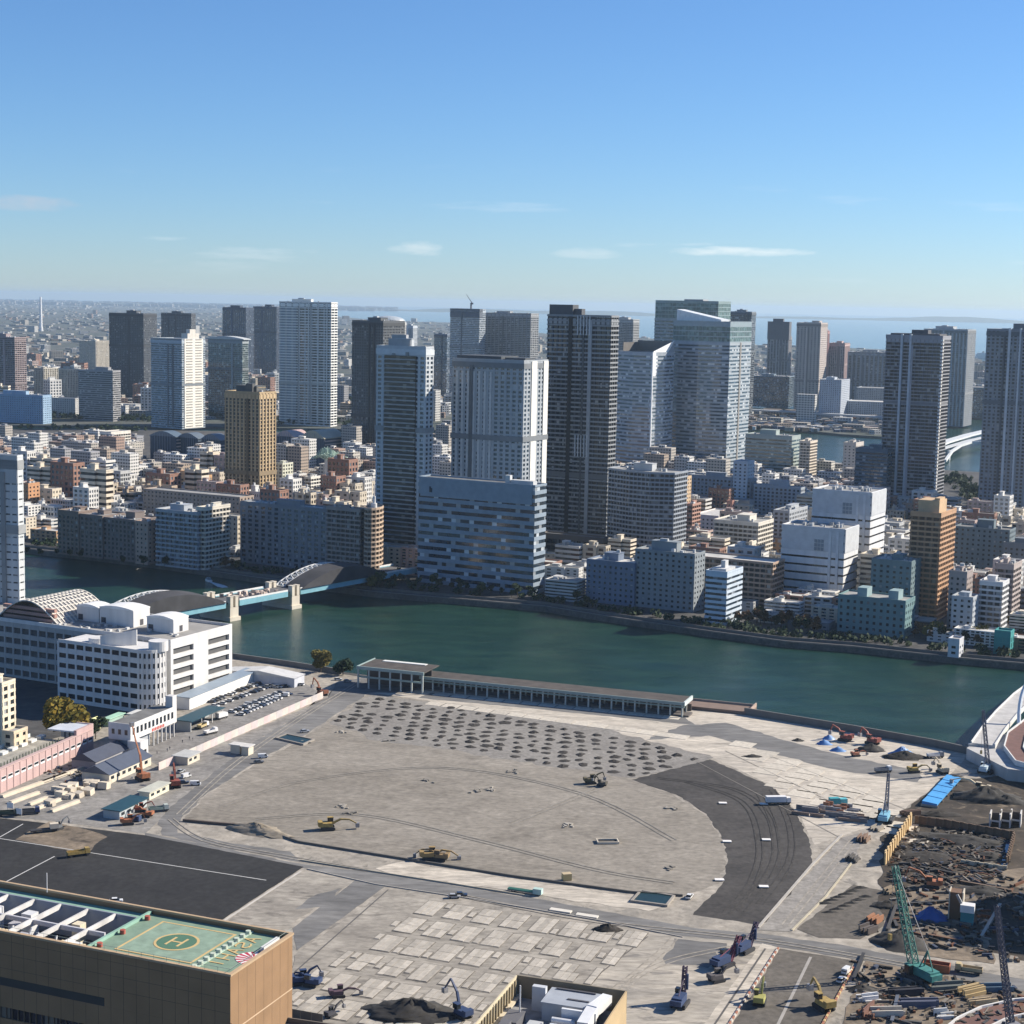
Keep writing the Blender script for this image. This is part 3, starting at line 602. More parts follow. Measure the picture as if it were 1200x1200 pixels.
r, W, D, h, z = B('domed observation block rising behind the dark slate tower', 435, 468, 476, 378, 470, 'grid', (.42, .42, .40), DARK, name=OF, rot=-25, plant=False)
b = MB(); Rr = W*.52
for i in range(6):
    a0, a1 = i*PI/12, (i+1)*PI/12
    b.cyl(-W*.5, D*.5, Rr*math.cos(a0), z+2+Rr*.32*math.sin(a0), z+2+Rr*.32*math.sin(a1), 20, max(.1, Rr*math.cos(a1)))
b.build('dome', cm((.42, .46, .48), .4), r)
MB().cyl(-W*.5, D*.5, Rr*.9, z, z+2.1, 20).build('drum', cm(DGREY), r)
B('hazy pale tower right of the domed block', 472, 484, 489, 382, 440, 'grid', (.40, .43, .46), DARK, name=TW, rot=-25)
B('blue grey narrow block half hidden between the pale pillar tower and the ribbed blue office', 509, 524, 528, 392, 470, 'curtain', (.15, .19, .25), BLUE, name=OF, rot=-25)
r, W, D, h, z = B('ribbed blue office tower with a dark top band and a crane on its roof', 528, 562, 569, 363, 480, 'band', (.30, .34, .38), BLUE, name=OF, rot=-27, plant=False)
MB().box(-W-.6, .6, -.6, D*.5, h-14, h+1.5).build('top_band', cm((.09, .11, .14)), r)
b = empty('roof_crane', tuple(r.matrix_world @ Vector((0, 0, 0))), 0, 'tiny tower crane on the roof of the ribbed blue office tower', 'crane')
b.location = r.location + Vector((math.cos(RAD(-27))*-W*.45 + 8, math.sin(RAD(-27))*-W*.45 + 14, h+1.4))
MB().bar((0, 0, 0), (0, 0, 11), 2.2).build('mast', cm((.08, .09, .12)), b); MB().bar((2, 0, 10), (-9, 0, 26), 1.4, 4, .6).build('jib', cm((.10, .10, .12)), b); MB().box(0, 4, -1, 1, 8, 11).build('cab', cm((.1, .1, .12)), b)
B('wide grey tower with brownish strips, beside the ribbed blue office', 567, 622, 631, 368, 480, 'balcony', (.30, .31, .32), DARK, name=TW, rot=-27, bay=8)
B('hazy tower with horizontal bands peeping behind the black tower', 715, 742, 749, 375, 470, 'balcony', (.36, .37, .37), DARK, name=TW, rot=-25)
B('dark capped tower right behind the banded glass office', 856, 881, 886, 366, 490, 'curtain', (.17, .20, .23), DARK, name=TW, rot=-25)
r, W, D, h, z = B('brown grey tower with an overhanging dark top in the right distance', 900, 924, 928, 395, 470, 'rib', (.26, .25, .26), DARK, name=TW, rot=-22, bay=6, plant=False)
MB().box(-W*1.03, W*.03, -1.5, D*.6, h-6, h+32).box(-W*.8, -W*.3, D*.1, D*.4, h+32, h+38).build('overhanging_top', cm((.10, .105, .12)), r)
B('tan tower with small square marks, middle of three in the right distance', 934, 962, 970, 379, 482, 'punch', (.40, .35, .32), DARK, name=TW, rot=-22, bay=7, fh=4)
B('pinkish octagonal tower with a small cap, right one of three in the right distance', 972, 990, 996, 403, 470, 'rib', (.42, .30, .28), DARK, name=TW, rot=-22)
B('reddish narrow tower squeezed behind the tan tower', 964, 970, 973, 388, 470, 'rib', (.36, .2, .19), DARK, name=TW, rot=-22, depth=20)
B('wide hazy slate slab block in the right distance', 994, 1040, 1046, 414, 482, 'rib', (.21, .24, .28), DARK, name=AB, rot=-20, bay=8)
B('dark blue glass block beyond the second canal', 878, 925, 931, 442, 478, 'curtain', (.12, .17, .22), BLUE, name='glass_block', rot=-18, roof=ROOF)
B('light grey block with a white striped end beyond the canal', 961, 986, 996, 446, 492, 'punch', (.38, .42, .48), BLUE, name=OF, rot=-24)
B('low grey warehouse with a white roof hut beyond the canal', 992, 1036, 1046, 472, 492, 'punch', (.34, .38, .43), DARK, name='warehouse', depth=60, rot=-20, plant=False, roof=ROOFL)
B('grey podium hall behind the low warehouse', 1004, 1044, 1050, 456, 488, 'punch', (.30, .32, .34), DARK, name='warehouse', depth=60, rot=-20, plant=False)
# far left cluster
B('brownish left-edge tower with brick coloured side', -12, 17, 30, 396, 478, 'balcony', (.30, .24, .24), DARK, name=TW, rot=-28, bay=5)
B('wide blue fronted hospital-like block with a white end, far left', -30, 50, 60, 464, 497, 'punch', (.24, .36, .50), BLUE, name='blue_block', rot=-20, plant=True, roof=ROOFL)
B('low pale grey annex right of the blue fronted block', 60, 88, 93, 468, 490, 'punch', (.42, .42, .41), DARK, name='annex', rot=-20, plant=False, depth=20)
B('beige slab block with a shadowed face, left of the two beige slabs', 40, 51, 68, 432, 474, 'rib', (.50, .46, .38), DARK, name=AB, rot=-35)
B('beige slab block with dark vertical slots, right of the two beige slabs', 66, 79, 92, 433, 470, 'rib', (.52, .48, .40), DARK, name=AB, rot=-35)
B('glass fronted low building with cream arched columns left of centre', 93, 112, 128, 400, 440, 'rib', (.62, .56, .46), DARK, name='arched_block', rot=-35)

# --- blocks one can pick out in the left quarter
B('brown block with a bright orange windowed end, left quarter beside the golden tower', 192, 228, 248, 560, 600, 'grid', (.56, .34, .17), DARK, name='mid_rise_block')
B('small cream block with brown window bays, left of the orange ended block', 166, 172, 191, 570, 597, 'grid', (.68, .58, .46), DARK, name='mid_rise_block')
B('dark fronted office with a blank white sunlit side, left quarter', 105, 124, 135, 541, 582, 'band', (.66, .64, .60), BLUE, name='mid_rise_block')
B('brown tower flat with a pinkish sunlit side, left quarter', 62, 77, 88, 541, 586, 'balcony', (.58, .44, .36), DARK, name='mid_rise_block')
B('grey office with a square white end wall, back of the left quarter', 98, 112, 132, 522, 552, 'punch', (.78, .76, .72), DARK, name='mid_rise_block', roof=ROOFL)
B('brick orange slab flat near the left edge tower', 26, 33, 46, 568, 616, 'punch', (.50, .26, .13), DARK, name='mid_rise_block')
B('low cream school-like block with square windows behind the dark brown row', 66, 90, 135, 589, 610, 'punch', (.70, .63, .50), DARK, name='mid_rise_block', plant=False, roof=ROOFL, fh=4)
B('red orange block with a small red roof tower, right of the golden tower', 382, 404, 421, 584, 606, 'balcony', (.55, .22, .12), DARK, name='mid_rise_block')
B('slim white flat right of the golden tower', 358, 364, 376, 560, 594, 'balcony', (.70, .67, .60), DARK, name='mid_rise_block')
B('pale greenish cream flat beside the golden tower', 322, 331, 343, 545, 594, 'grid', (.58, .58, .46), DARK, name='mid_rise_block')
B('plain slate hall with white trims left of the dark slate tower', 407, 440, 446, 537, 566, 'punch', (.20, .22, .24), DARK, name='hall', plant=False, roof=ROOF)
B('white flats with pale stacked decks, back of the left quarter', 118, 130, 152, 507, 535, 'balcony', (.68, .64, .56), DARK, name='mid_rise_block', plant=False)
# ------------------------------------------------------------------ trees
def leaf_mat(name, c, c2):
    m = bpy.data.materials.new(name); m.use_nodes = True; MATS[name] = m
    n, l = m.node_tree.nodes, m.node_tree.links; b = n['Principled BSDF']; b.inputs['Roughness'].default_value = .8; b.inputs['Specular IOR Level'].default_value = .2
    g = n.new('ShaderNodeNewGeometry'); x = n.new('ShaderNodeMixRGB'); x.inputs[1].default_value = (*c, 1); x.inputs[2].default_value = (*c2, 1)
    l.new(g.outputs['Random Per Island'], x.inputs[0]); l.new(x.outputs[0], b.inputs['Base Color']); return m
LEAF = {'green': leaf_mat('leaf_green', (.025, .05, .018), (.06, .085, .03)), 'dark': leaf_mat('leaf_dark', (.012, .028, .012), (.03, .05, .02)),
        'russet': leaf_mat('leaf_russet', (.09, .05, .025), (.16, .09, .04)), 'ginkgo': leaf_mat('leaf_ginkgo', (.26, .17, .02), (.16, .14, .03)), 'olive': leaf_mat('leaf_olive', (.10, .09, .02), (.17, .13, .03))}
BARK = pm('bark', (.09, .07, .05), .95)
def crown_mesh(b, r, h, z0, n, s, seed, lobes=7):
    q = random.Random(seed); L = [(q.uniform(-.5, .5)*r, q.uniform(-.5, .5)*r, z0+h*q.uniform(.25, .8), r*q.uniform(.35, .6)) for _ in range(lobes)]
    for _ in range(n):
        x, y, z, rr = q.choice(L); d = Vector((q.gauss(0, 1), q.gauss(0, 1), q.gauss(0, 1))).normalized()*rr*(q.random()**.35)
        c = Vector((x, y, z))+Vector((d.x, d.y, d.z*.85)); a = Vector((q.gauss(0, 1), q.gauss(0, 1), q.gauss(0, .6))).normalized(); e = a.orthogonal().normalized(); k = s*q.uniform(.6, 1.3)
        b.quad(c-a*k-e*k*.5, c+a*k*.2-e*k, c+a*k+e*k*.5, c-a*k*.2+e*k)
def make_tree(kind, r, h, n, s, seed, name='tree'):
    root = empty(name, (0, 0, -900))
    b = MB(); b.bar((0, 0, 0), (0, 0, h*.5), h*.055, 7, h*.03); q = random.Random(seed+5)
    for i in range(4): a = i*1.6+q.random(); b.bar((0, 0, h*(.25+.06*i)), (math.cos(a)*r*.6, math.sin(a)*r*.6, h*(.55+.06*i)), h*.022, 5, h*.008)
    b.build('trunk', BARK, root); b = MB(); crown_mesh(b, r, h*.78, h*.2, n, s, seed); b.build('crown', LEAF[kind], root)
    return root
TREES = {}
def tree(kind, p, h, label, group=None, seed=0, rz=None):
    key = (kind, seed % 3)
    first = key not in TREES
    if first: TREES[key] = make_tree(kind, 3.6, 9, 420, .55, seed % 3+hash(kind) % 7*0+len(TREES)*3)
    o = TREES[key] if first else copy_tree(TREES[key]); o.location = p; s = h/9; o.scale = (s, s, s); o.rotation_euler.z = random.uniform(0, 6) if rz is None else rz
    return tag(o, label, 'tree', group)

# ------------------------------------------------------------------ small buildings filling the quarters
VIS = []                                      # what the named buildings hide
for o in list(C.objects):
    pass
cols = [('white', (.62, .61, .58)), ('cream', (.60, .53, .42)), ('pale grey', (.42, .43, .43)), ('tan', (.44, .35, .26)), ('brick red', (.33, .18, .13)), ('slate', (.20, .22, .25)), ('orange brown', (.46, .29, .17)), ('pinkish', (.48, .36, .32))]
def arch(cname, col, W, D, h, style, seed):
    root = empty('low_rise_building', (0, 0, -900)); r = random.Random(seed)
    P = [(-W/2, -D/2), (W/2, -D/2), (W/2, D/2), (-W/2, D/2)]
    if seed % 3 == 1: P = [(-W/2, -D/2), (W*.1, -D/2), (W*.1, -D*.3), (W/2, -D*.3), (W/2, D/2), (-W/2, D/2)]
    rf, z = facade(root, P, h, style, cm(col, .75, streak=True), r.choice([DARK, DARK, BRONZE, BLUE]), fh=3.2, bay=r.choice([2.8, 3.5, 4.5]), roof=r.choice([ROOF, ROOFL, ROOFL, ROOFD]), parapet=.8)
    clutter(root, -W*.45, W*.05, -D*.4, D*.45, z, seed, wall=cm(col, .75, streak=True), n=5)
    return root, W, D, h
ARCH = []; r = random.Random(4)
for i in range(40):
    cn, cc = cols[[0, 0, 0, 1, 1, 2, 2, 3, 5, 7, 0, 4, 1, 2, 6][i % 15]]; k = r.uniform(.8, 1.1)
    ARCH.append((cn,)+arch(cn, tuple(c*k for c in cc), r.uniform(10, 24), r.uniform(9, 16), r.choice([6, 8, 10, 13, 16, 20, 24, 30]), r.choice(['punch', 'balcony', 'grid', 'band', 'punch']), i))
LMK = [(294, 590, 'golden tower'), (430, 540, 'dark slate tower'), (470, 640, 'pale pillar tower'), (560, 690, 'broad blue office'), (680, 640, 'black tower'), (750, 665, 'faceted grey tower'), (845, 725, 'slim pale blue tower'), (955, 700, 'shorter white office'), (1000, 650, 'taller white office'), (1090, 700, 'slender orange tower'), (1075, 600, 'slate tower on the right'), (845, 600, 'long slate housing block'), (905, 560, 'green glass canal office'), (330, 660, 'wide slate riverside slab'), (125, 640, 'dark brown riverside row'), (250, 650, 'cream stair block'), (220, 530, 'dark arched halls'), (345, 530, 'pink arched hall'), (1025, 740, 'low sea green block'), (12, 640, 'waterfront tower at the left edge'), (220, 600, 'long low brown block'), (1022, 590, 'dark blue office block'), (1150, 670, 'dark teal block'), (870, 640, 'sunlit white flats'), (60, 560, 'pale left-edge tower roof'), (130, 560, 'middle of the left quarter')]
LMF = [(148, 455, 'dark slab tower'), (225, 490, 'stepped cream tower'), (360, 490, 'white gridded tower'), (290, 440, 'two navy towers'), (548, 470, 'ribbed blue office tower'), (950, 470, 'tan tower'), (1018, 470, 'wide slate slab'), (10, 490, 'blue fronted block'), (48, 388, 'white mast'), (905, 470, 'dark blue glass block'), (455, 440, 'domed block'), (1130, 470, 'low dark glass hall')]
def where(cn, x, y, h, LM):
    n = max(1, round(h/3.2)); X, Y, nm = min(LM, key=lambda q: (q[0]-x)**2+(2.2*(q[1]-y))**2); dx, dy = x-X, 2.2*(y-Y); d = math.hypot(dx, dy)
    rel = ('left of' if dx < 0 else 'right of') if abs(dx) > abs(dy) else ('behind' if dy < 0 else 'in front of')
    return '%s %d-storey building %s%s the %s' % (cn, n, 'just ' if d < 30 else 'well ' if d > 75 else '', rel, nm)
USED = set()
def put(i, p, rz, label, group, sc=(1, 1, 1), name=None):
    cn, root, W, D, h = ARCH[i]
    o = root if i not in USED else copy_tree(root); USED.add(i)
    if name: o.name = name
    o.location = p; o.rotation_euler.z = rz; o.scale = sc
    return tag(o, label, 'building', group)
def hidden(p, h):
    x, y = proj(p.x, p.y, h)
    for c, u, vv, W, D in FOOT:
        if c.y + 5 < p.y:
            hh = HT.get((round(c.x, 2), round(c.y, 2)))
            if hh is None: continue
            x0, y0 = proj(*(c-u*W)[:2], hh); x1, y1 = proj(*(c+vv*D)[:2], hh)
            if x0+5 < x < x1-4 and y > max(y0, y1)+2: return True
    return False
u = Vector((math.cos(A), math.sin(A), 0)); vv = Vector((-math.sin(A), math.cos(A), 0)); O = G(27, 643)
KEEP_OUT = [[(160, 500), (268, 500), (268, 560), (160, 560)], [(318, 496), (412, 496), (412, 562), (318, 562)], [(360, 545), (410, 545), (410, 560), (360, 560)], [(1112, 540), (1160, 540), (1160, 612), (1112, 612)], [(930, 536), (990, 536), (985, 560), (935, 560)], [(300, 485), (445, 485), (445, 512), (300, 512)]]
spots = []; r = random.Random(21); t = 46.0
while t < 1000:
    s = -760.0
    while s < 1050:
        wd = r.uniform(13, 27)
        p = O + u*(s+wd/2) + vv*(t+r.uniform(-2, 2)); x, y = proj(p.x, p.y, 0)
        if -20 < x < 1215 and y > 512 and y > 516 and not any(inpoly(x, y, K) for K in KEEP_OUT) and (inpoly(p.x, p.y, isl)):
            if not taken(p, 11): spots.append((p, wd, t))
        s += wd + (9 if r.random() < .25 else 1.5)
    t += r.choice([17, 18, 27])
cnt = 0; rest = MB(); FILL = []
for p, wd, t in sorted(spots, key=lambda q: q[0].y):
    i = r.randrange(len(ARCH)); cn, root, W, D, h = ARCH[i]; k = wd/W; hs = r.uniform(.8, 1.25)*(1 if t > 90 else .75)
    x, y = proj(p.x, p.y, 0)
    if x > 640 and t < 130: hs *= .75
    if x < 430 and t > 130: hs *= 1.3 if y > 545 else .62
    if hidden(p, h*hs+2): continue
    if cnt < 295:
        lab = where(cn, x, y, h*hs, LMK)
        put(i, p, A + (PI/2 if r.random() < .0 else 0) + r.choice([0, 0, 0, .06]), lab, lab, (max(.6, min(1.7, k)), r.uniform(.85, 1.1), hs)); cnt += 1
    else:
        a = A; c0 = p; rest.cbox((p.x, p.y, h*hs/2), (wd, 13, h*hs), a); rest.cbox((p.x+r.uniform(-3, 3), p.y+r.uniform(-2, 2), h*hs+1.2), (wd*.3, 4, 2.6), a); rest.cbox((p.x+r.uniform(-4, 4), p.y+r.uniform(-3, 3), h*hs+.6), (2.5, 2, 1.4), a)
if rest.v: tag(rest.build('far_quarter_houses', palette('quarter_house', HOUSE, .8, .6)), 'tiny flat-roofed houses in the farthest blocks of the island', 'houses', kind='stuff')
print('fill', cnt, len(rest.v)//8) if DEBUG else None

# far quarters: individual mid-distance blocks, then the hazy mass
r = random.Random(8); cnt = 0
def far_ok(x, y): p = G(x, y); return inpoly(p.x, p.y, toy)
tries = 0
while cnt < 150 and tries < 4000:
    tries += 1
    x = r.choice([r.uniform(0, 660), r.uniform(0, 330), r.uniform(880, 1190)]); y = 410 + 78*r.random()**.8
    if x > 660: y = r.uniform(412, 482)
    if not far_ok(x, y): continue
    p = G(x, y); i = r.randrange(len(ARCH)); cn, root, W, D, h = ARCH[i]; k = r.uniform(1.2, 2.2); hs = r.uniform(.7, 1.6)
    if taken(p, 22) or hidden(p, h*hs+4): continue
    FOOT.append((p+u*12, u, vv, 24, 24))
    lab = where('distant '+cn, x, y, h*hs, LMF)
    put(i, p, RAD(-24)+r.choice([0, .4, -.3]), name='distant_building', label=lab, group=lab, sc=(k, k, hs)); cnt += 1
print('far', cnt) if DEBUG else None
for i in range(len(ARCH)):
    if i not in USED:
        for ch in list(ARCH[i][1].children): bpy.data.objects.remove(ch)
        bpy.data.objects.remove(ARCH[i][1])
b = MB(); n = 0
for _ in range(26000):
    Y = 2700*math.exp(r.random()*2.6); X = r.uniform(-.34, .34)*Y
    if not inpoly(X, Y, toy): continue
    p = Vector((X, Y, 0))
    if Y < 4600 and taken(p, 12): continue
    big = r.random() < .025; hh = r.uniform(20, 55) if big else r.choice([4, 5, 7, 9, 11])*r.uniform(.8, 1.2); W = r.uniform(10, 30)*(1+Y/14000); D = r.uniform(8, 20)*(1+Y/14000)
    b.cbox((X, Y, hh/2), (W, D, hh), r.choice([-.42, -.42, -.1, .5])); n += 1
    if n > 4200: break
fm = palette('far_house', [tuple(q*.8 for q in c) for c in HOUSE], .85, .6, 4, 5)
tag(b.build('distant_city', fm), 'pale low city spreading to the horizon in haze', 'city', kind='stuff')
b = MB()
for _ in range(900):
    Y = r.uniform(31000, 44000); X = r.uniform(-.33, -.07)*Y
    b.cbox((X, Y, 18), (r.uniform(60, 200), 60, r.uniform(15, 70)), 0)
tag(b.build('horizon_city', fm), 'faint buildings along the horizon at the left', 'city', kind='stuff')
# tree belts
b = MB()
def belt(b, pts, n, hmin, hmax, wid, q, s=1.6):
    for _ in range(n):
        i = q.randrange(len(pts)-1); f = q.random(); x = pts[i][0]*(1-f)+pts[i+1][0]*f; y = pts[i][1]*(1-f)+pts[i+1][1]*f
        p = G(x, y) + Vector((q.uniform(-wid, wid), q.uniform(-wid, wid), 0))
        crown_mesh(b, q.uniform(3.5, 6), q.uniform(hmin, hmax), 0, 26, s, q.random(), 3)
        k = 26*4
        for j in range(len(b.v)-k, len(b.v)): v0 = b.v[j]; b.v[j] = (v0[0]+p.x, v0[1]+p.y, v0[2])
q = random.Random(2)
belt(b, [(0, 489), (60, 490), (130, 492), (180, 494), (255, 490)], 170, 7, 12, 18, q)
belt(b, [(300, 492), (345, 497), (400, 497), (445, 500)], 150, 7, 13, 30, q)
belt(b, [(0, 476), (70, 478), (95, 486)], 60, 7, 11, 20, q)
belt(b, [(420, 470), (520, 480)], 60, 6, 10, 30, q)
belt(b, [(1116, 562), (1140, 578), (1162, 597)], 90, 5, 10, 16, q); belt(b, [(0, 503), (120, 504), (165, 506)], 60, 5, 9, 14, q)
qq = random.Random(9); sh = MB(); belt(sh, [(x, y-7) for x, y in FAR_BANK[1:-1]], 170, 2.5, 5.5, 7, qq, 1.1); tag(sh.build('bank_shrubs', LEAF['dark']), 'dark shrubs along the far river bank', 'shrubs', kind='stuff')
tag(b.build('canal_side_trees', LEAF['dark']), 'dark belt of trees along the far canal', 'trees', kind='stuff')

# ------------------------------------------------------------------ arched halls, net, mast
def vault(label, xl, xc, xr, yt, yb, rise, roofcol, wallcol, name='arched_hall', n=8, rot=A, gl=True):
    c, W, D, h = spot(xl, xc, xr, yt, yb, rot); root = empty(name, c, rot, label, 'building'); reserve(c, W, D, rot)
    MB().box(-W, 0, 0, D, 0, h).build('wall', cm(wallcol), root)
    b = MB(); f = lambda i: h+.05+rise*math.sin(PI*i/n)
    for i in range(n):
        x0, x1 = -W*(1-i/n)-(.8 if i == 0 else 0), -W*(1-(i+1)/n)+(.8 if i == n-1 else 0)
        b.prism([(x0, -1), (x1, -1), (x1, D+1), (x0, D+1)], h+.03, [f(i), f(i+1), f(i+1), f(i)]) if i not in (0, n-1) else b.prism([(x0, -1), (x1, -1), (x1, D+1), (x0, D+1)], h-.6, [max(h+.05, f(i)), max(h+.05, f(i+1)), max(h+.05, f(i+1)), max(h+.05, f(i))])
    b.build('vault_roof', cm(roofcol, .5), root)
    if gl:
        b = MB()
        for k in range(2, 9): b.box(-W*k/10-.2, -W*k/10+.2, -1.25, -.98, 1, h+rise*.6)
        b.build('mullions', cm((.2, .24, .3)), root, kind='stuff')
        b = MB()
        for k in range(1, int(h/4)): b.box(.02, .5, 1, D-1, k*4, k*4+1.6)
        b.build('side_bands', cm((.55, .42, .35)), root, kind='stuff')
    return root
vault('pink roofed arched hall with dark glass front', 324, 345, 362, 512, 542, 7, (.50, .36, .33), (.05, .07, .10))
vault('tan roofed arched hall with striped sunlit side, right of the pink one', 353, 380, 404, 514, 546, 9, (.40, .37, .27), (.05, .07, .10))
vault('dark blue glass arched hall, leftmost of three', 176, 206, 216, 512, 540, 6, (.10, .14, .18), (.02, .045, .08))
vault('dark blue glass arched hall, middle of three', 208, 232, 242, 514, 541, 6, (.12, .15, .18), (.02, .045, .08))
vault('dark blue glass arched hall, rightmost of three beside the golden tower', 236, 258, 268, 516, 543, 7, (.11, .14, .17), (.02, .045, .08))
# pale green lattice net frame on a white tower
c = G(386, 590); root = empty('net_frame', (c.x, c.y, 0), A, 'pale green lattice canopy raised on a slim white tower', 'structure')
MB().box(-4, 4, -3, 3, 0, 42).build('tower', cm((.66, .64, .60)), root)
b = MB(); q = random.Random(3)
for i in range(12):
    for j in range(7):
        x, y, z = -15+i*2.6, -8+j*2.6, 44+4*math.sin(i*.3)*math.cos(j*.3)+q.uniform(-1, 1)
        b.bar((x, y, z), (x+2.6, y, z+q.uniform(-1, 1)), .7).bar((x, y, z), (x, y+2.6, z+q.uniform(-1, 1)), .7).bar((x, y, z), (x*.8, y*.8, z+7*math.cos(x*.08)), .5)
b.build('lattice', cm((.42, .55, .45)), root, kind='stuff')
for i in range(8): MB().bar((0, 0, 40), (14*math.cos(i*PI/4), 9*math.sin(i*PI/4), 46), .6).build('strut', cm((.5, .6, .52)), root)
p = G(48, 388); root = empty('white_mast', p, 0, 'tall thin white mast far off at the left', 'tower')
h = spot(47.4, 48.6, 48.6, 348, 388, 0, 8)[3]; MB().cyl(0, 0, 9, 0, h, 10, 5).build('shaft', cm((.75, .75, .75)), root); MB().cyl(0, 0, 13, 0, 20, 10, 10).build('base', cm((.6, .6, .6)), root)
# white arched bridge on the far right, and the low viaduct beyond the canal
wh = cm((.62, .64, .64), .6)
root = empty('arch_bridge', G(1135, 545), 0, 'white arched road bridge glimpsed between the right-hand towers', 'bridge')
def arcdeck(b, pts, z, wd, th):
    P = [Vector((*p, 0)) for p in pts]
    for i in range(len(P)-1):
        d = (P[i+1]-P[i]).normalized(); nn = Vector((-d.y, d.x, 0))*wd
        b.prism([(P[i]-nn)[:2], (P[i+1]-nn)[:2], (P[i+1]+nn)[:2], (P[i]+nn)[:2]], z-th, z)
ol = root.location
def loc(L, z): return [tuple((G(x, y, z)-ol)[:2]) for x, y in L]
b = MB(); arcdeck(b, loc([(1085, 526), (1108, 517), (1135, 509), (1165, 502), (1220, 494)], 14), 14, 7, 2.2); b.build('deck', wh, root)
b = MB(); arcdeck(b, loc([(1085, 532), (1108, 524), (1135, 516), (1165, 509), (1220, 503)], 10), 10, 4, 1.4); b.build('lower_deck', cm((.5, .52, .54)), root)
pa = loc([(1108, 533), (1116, 526), (1126, 522), (1138, 519), (1150, 519), (1162, 521), (1174, 527)], 9)
b = MB()
for i in range(len(pa)-1): b.bar((*pa[i], [1, 6, 9, 10, 10, 9, 6][i]), (*pa[i+1], [1, 6, 9, 10, 10, 9, 6][i+1]), 3.2)
b.build('arch_rib', wh, root)
for x, y in ((1112, 536), (1155, 532)): q = loc([(x, y)], 0)[0]; MB().bar((*q, -5), (*q, 10), 3).build('pier', wh, root)
root = empty('viaduct', G(960, 488), 0, 'low grey viaduct crossing beyond the canal', 'bridge'); ol = root.location
b = MB(); arcdeck(b, loc([(868, 479), (930, 482), (1000, 486), (1060, 490)], 12), 12, 8, 2.5); b.build('deck', cm((.36, .38, .4)), root)
for x in range(880, 1060, 18): q = loc([(x, 484.5+(x-880)*.06)], 0)[0]; MB().box(q[0]-2, q[0]+2, q[1]-3, q[1]+3, -4, 9.6).build('pier', cm((.34, .35, .36)), root)
# builders' yard on the narrow spit between the canals
b = MB(); q = random.Random(6)
for _ in range(420):
    x = q.uniform(872, 1056); y = q.uniform(487, 503)+(x-880)*.035; p = G(x, y)
    b.cbox((p.x, p.y, 2), (q.uniform(4, 16), q.uniform(4, 10), q.uniform(2, 7)), q.uniform(-.6, .6))
tag(b.build('spit_yard_clutter', palette('yard_clutter', HOUSE+JUNK, .85)), 'pale clutter of sheds and materials on the narrow spit between canals', 'sheds', kind='stuff')

# ------------------------------------------------------------------ trees along the banks
r = random.Random(14); k = 0
for (x0, y0, x1, y1, n, kinds, g, hh) in [(30, 648, 200, 664, 12, ['dark', 'green'], 'trees along the shaded bank left of the bridge', 6), (455, 682, 640, 705, 16, ['dark', 'green', 'dark'], 'trees along the quay below the broad blue office', 6.5), (830, 725, 960, 742, 20, ['russet', 'russet', 'dark'], 'russet trees on the quay right of the slim blue tower', 8),
        (1060, 745, 1165, 756, 18, ['russet', 'dark', 'olive'], 'trees on the quay below the orange tower', 7.5), (245, 660, 282, 668, 6, ['russet', 'olive'], 'russet trees beside the cream stair block', 7), (640, 690, 690, 712, 5, ['green', 'dark'], 'green trees by the small quay lawn right of the broad blue office', 8), (1115, 560, 1165, 600, 20, ['dark', 'green'], 'park trees between the two right-hand towers', 8), (935, 546, 985, 556, 12, ['green', 'dark'], 'trees along the canal bank', 8), (430, 690, 470, 680, 6, ['dark', 'green', 'olive'], 'trees at the far end of the bridge', 8), (1180, 730, 1200, 760, 5, ['olive', 'russet'], 'golden trees at the right edge of the quay', 7)]:
    for i in range(n):
        f = (i+r.random()*.8)/n; p = G(x0+(x1-x0)*f, y0+(y1-y0)*f + r.uniform(-2, 3))
        if taken(p, 3): continue
        kd = r.choice(kinds); k += 1
        tree(kd, p, hh*r.uniform(.8, 1.55), {'dark': 'dark green', 'green': 'green', 'russet': 'russet brown', 'olive': 'yellowish'}[kd]+' tree '+g.split('trees ', 1)[1], kd+' '+g, k)
# embankment walls
def wallrun(name, label, L, h, th, mat, z0=0):
    P = [G(x, y) for x, y in L]; b = MB()
    for i in range(len(P)-1):
        d = (P[i+1]-P[i]); d.z = 0; nn = Vector((-d.y, d.x, 0)).normalized()*th
        b.prism([P[i][:2], P[i+1][:2], (P[i+1]+nn)[:2], (P[i]+nn)[:2]], z0, h)
    return tag(b.build(name, mat), label, 'wall')
wallrun('embankment_wall', 'long concrete flood wall along the far bank of the river', [(x, y-2.5) for x, y in FAR_BANK], 1.6, .6, cm((.13, .125, .115)))
wallrun('promenade_kerb', 'low pale promenade edge along the far bank at the waterline', [(x, y-.3) for x, y in FAR_BANK], .45, .5, cm((.17, .165, .155)))
# ------------------------------------------------------------------ the bascule bridge with its wrapped arches
def slab_part(name, mat, parent, *boxes):
    b = MB()
    for q in boxes: b.box(*q)
    return b.build(name, mat, parent)
P1 = G(273, 727, -3.6); P2 = G(345, 713, -3.6); dv = P2-P1; ang = math.atan2(dv.y, dv.x); SP = dv.length; AR = 86
br = empty('bascule_bridge', (P1.x, P1.y, -3.6), ang, 'pale blue road bridge with two arches wrapped in dark sheets', 'bridge')
TEAL = cm((.20, .42, .50), .5); CREAM = cm((.62, .56, .46), .7, streak=True); ROADM = cm((.11, .11, .115), .9); SHEET = pm('scaffold_sheet', (.045, .045, .05), .9, vary=.35, scale=.12); WHT = cm((.74, .74, .72), .6)
ZD = 11.6; BW = 22
slab_part('roadway', ROADM, br, (-AR-30, SP+AR+40, .8, BW-.8, ZD-1, ZD-.3))
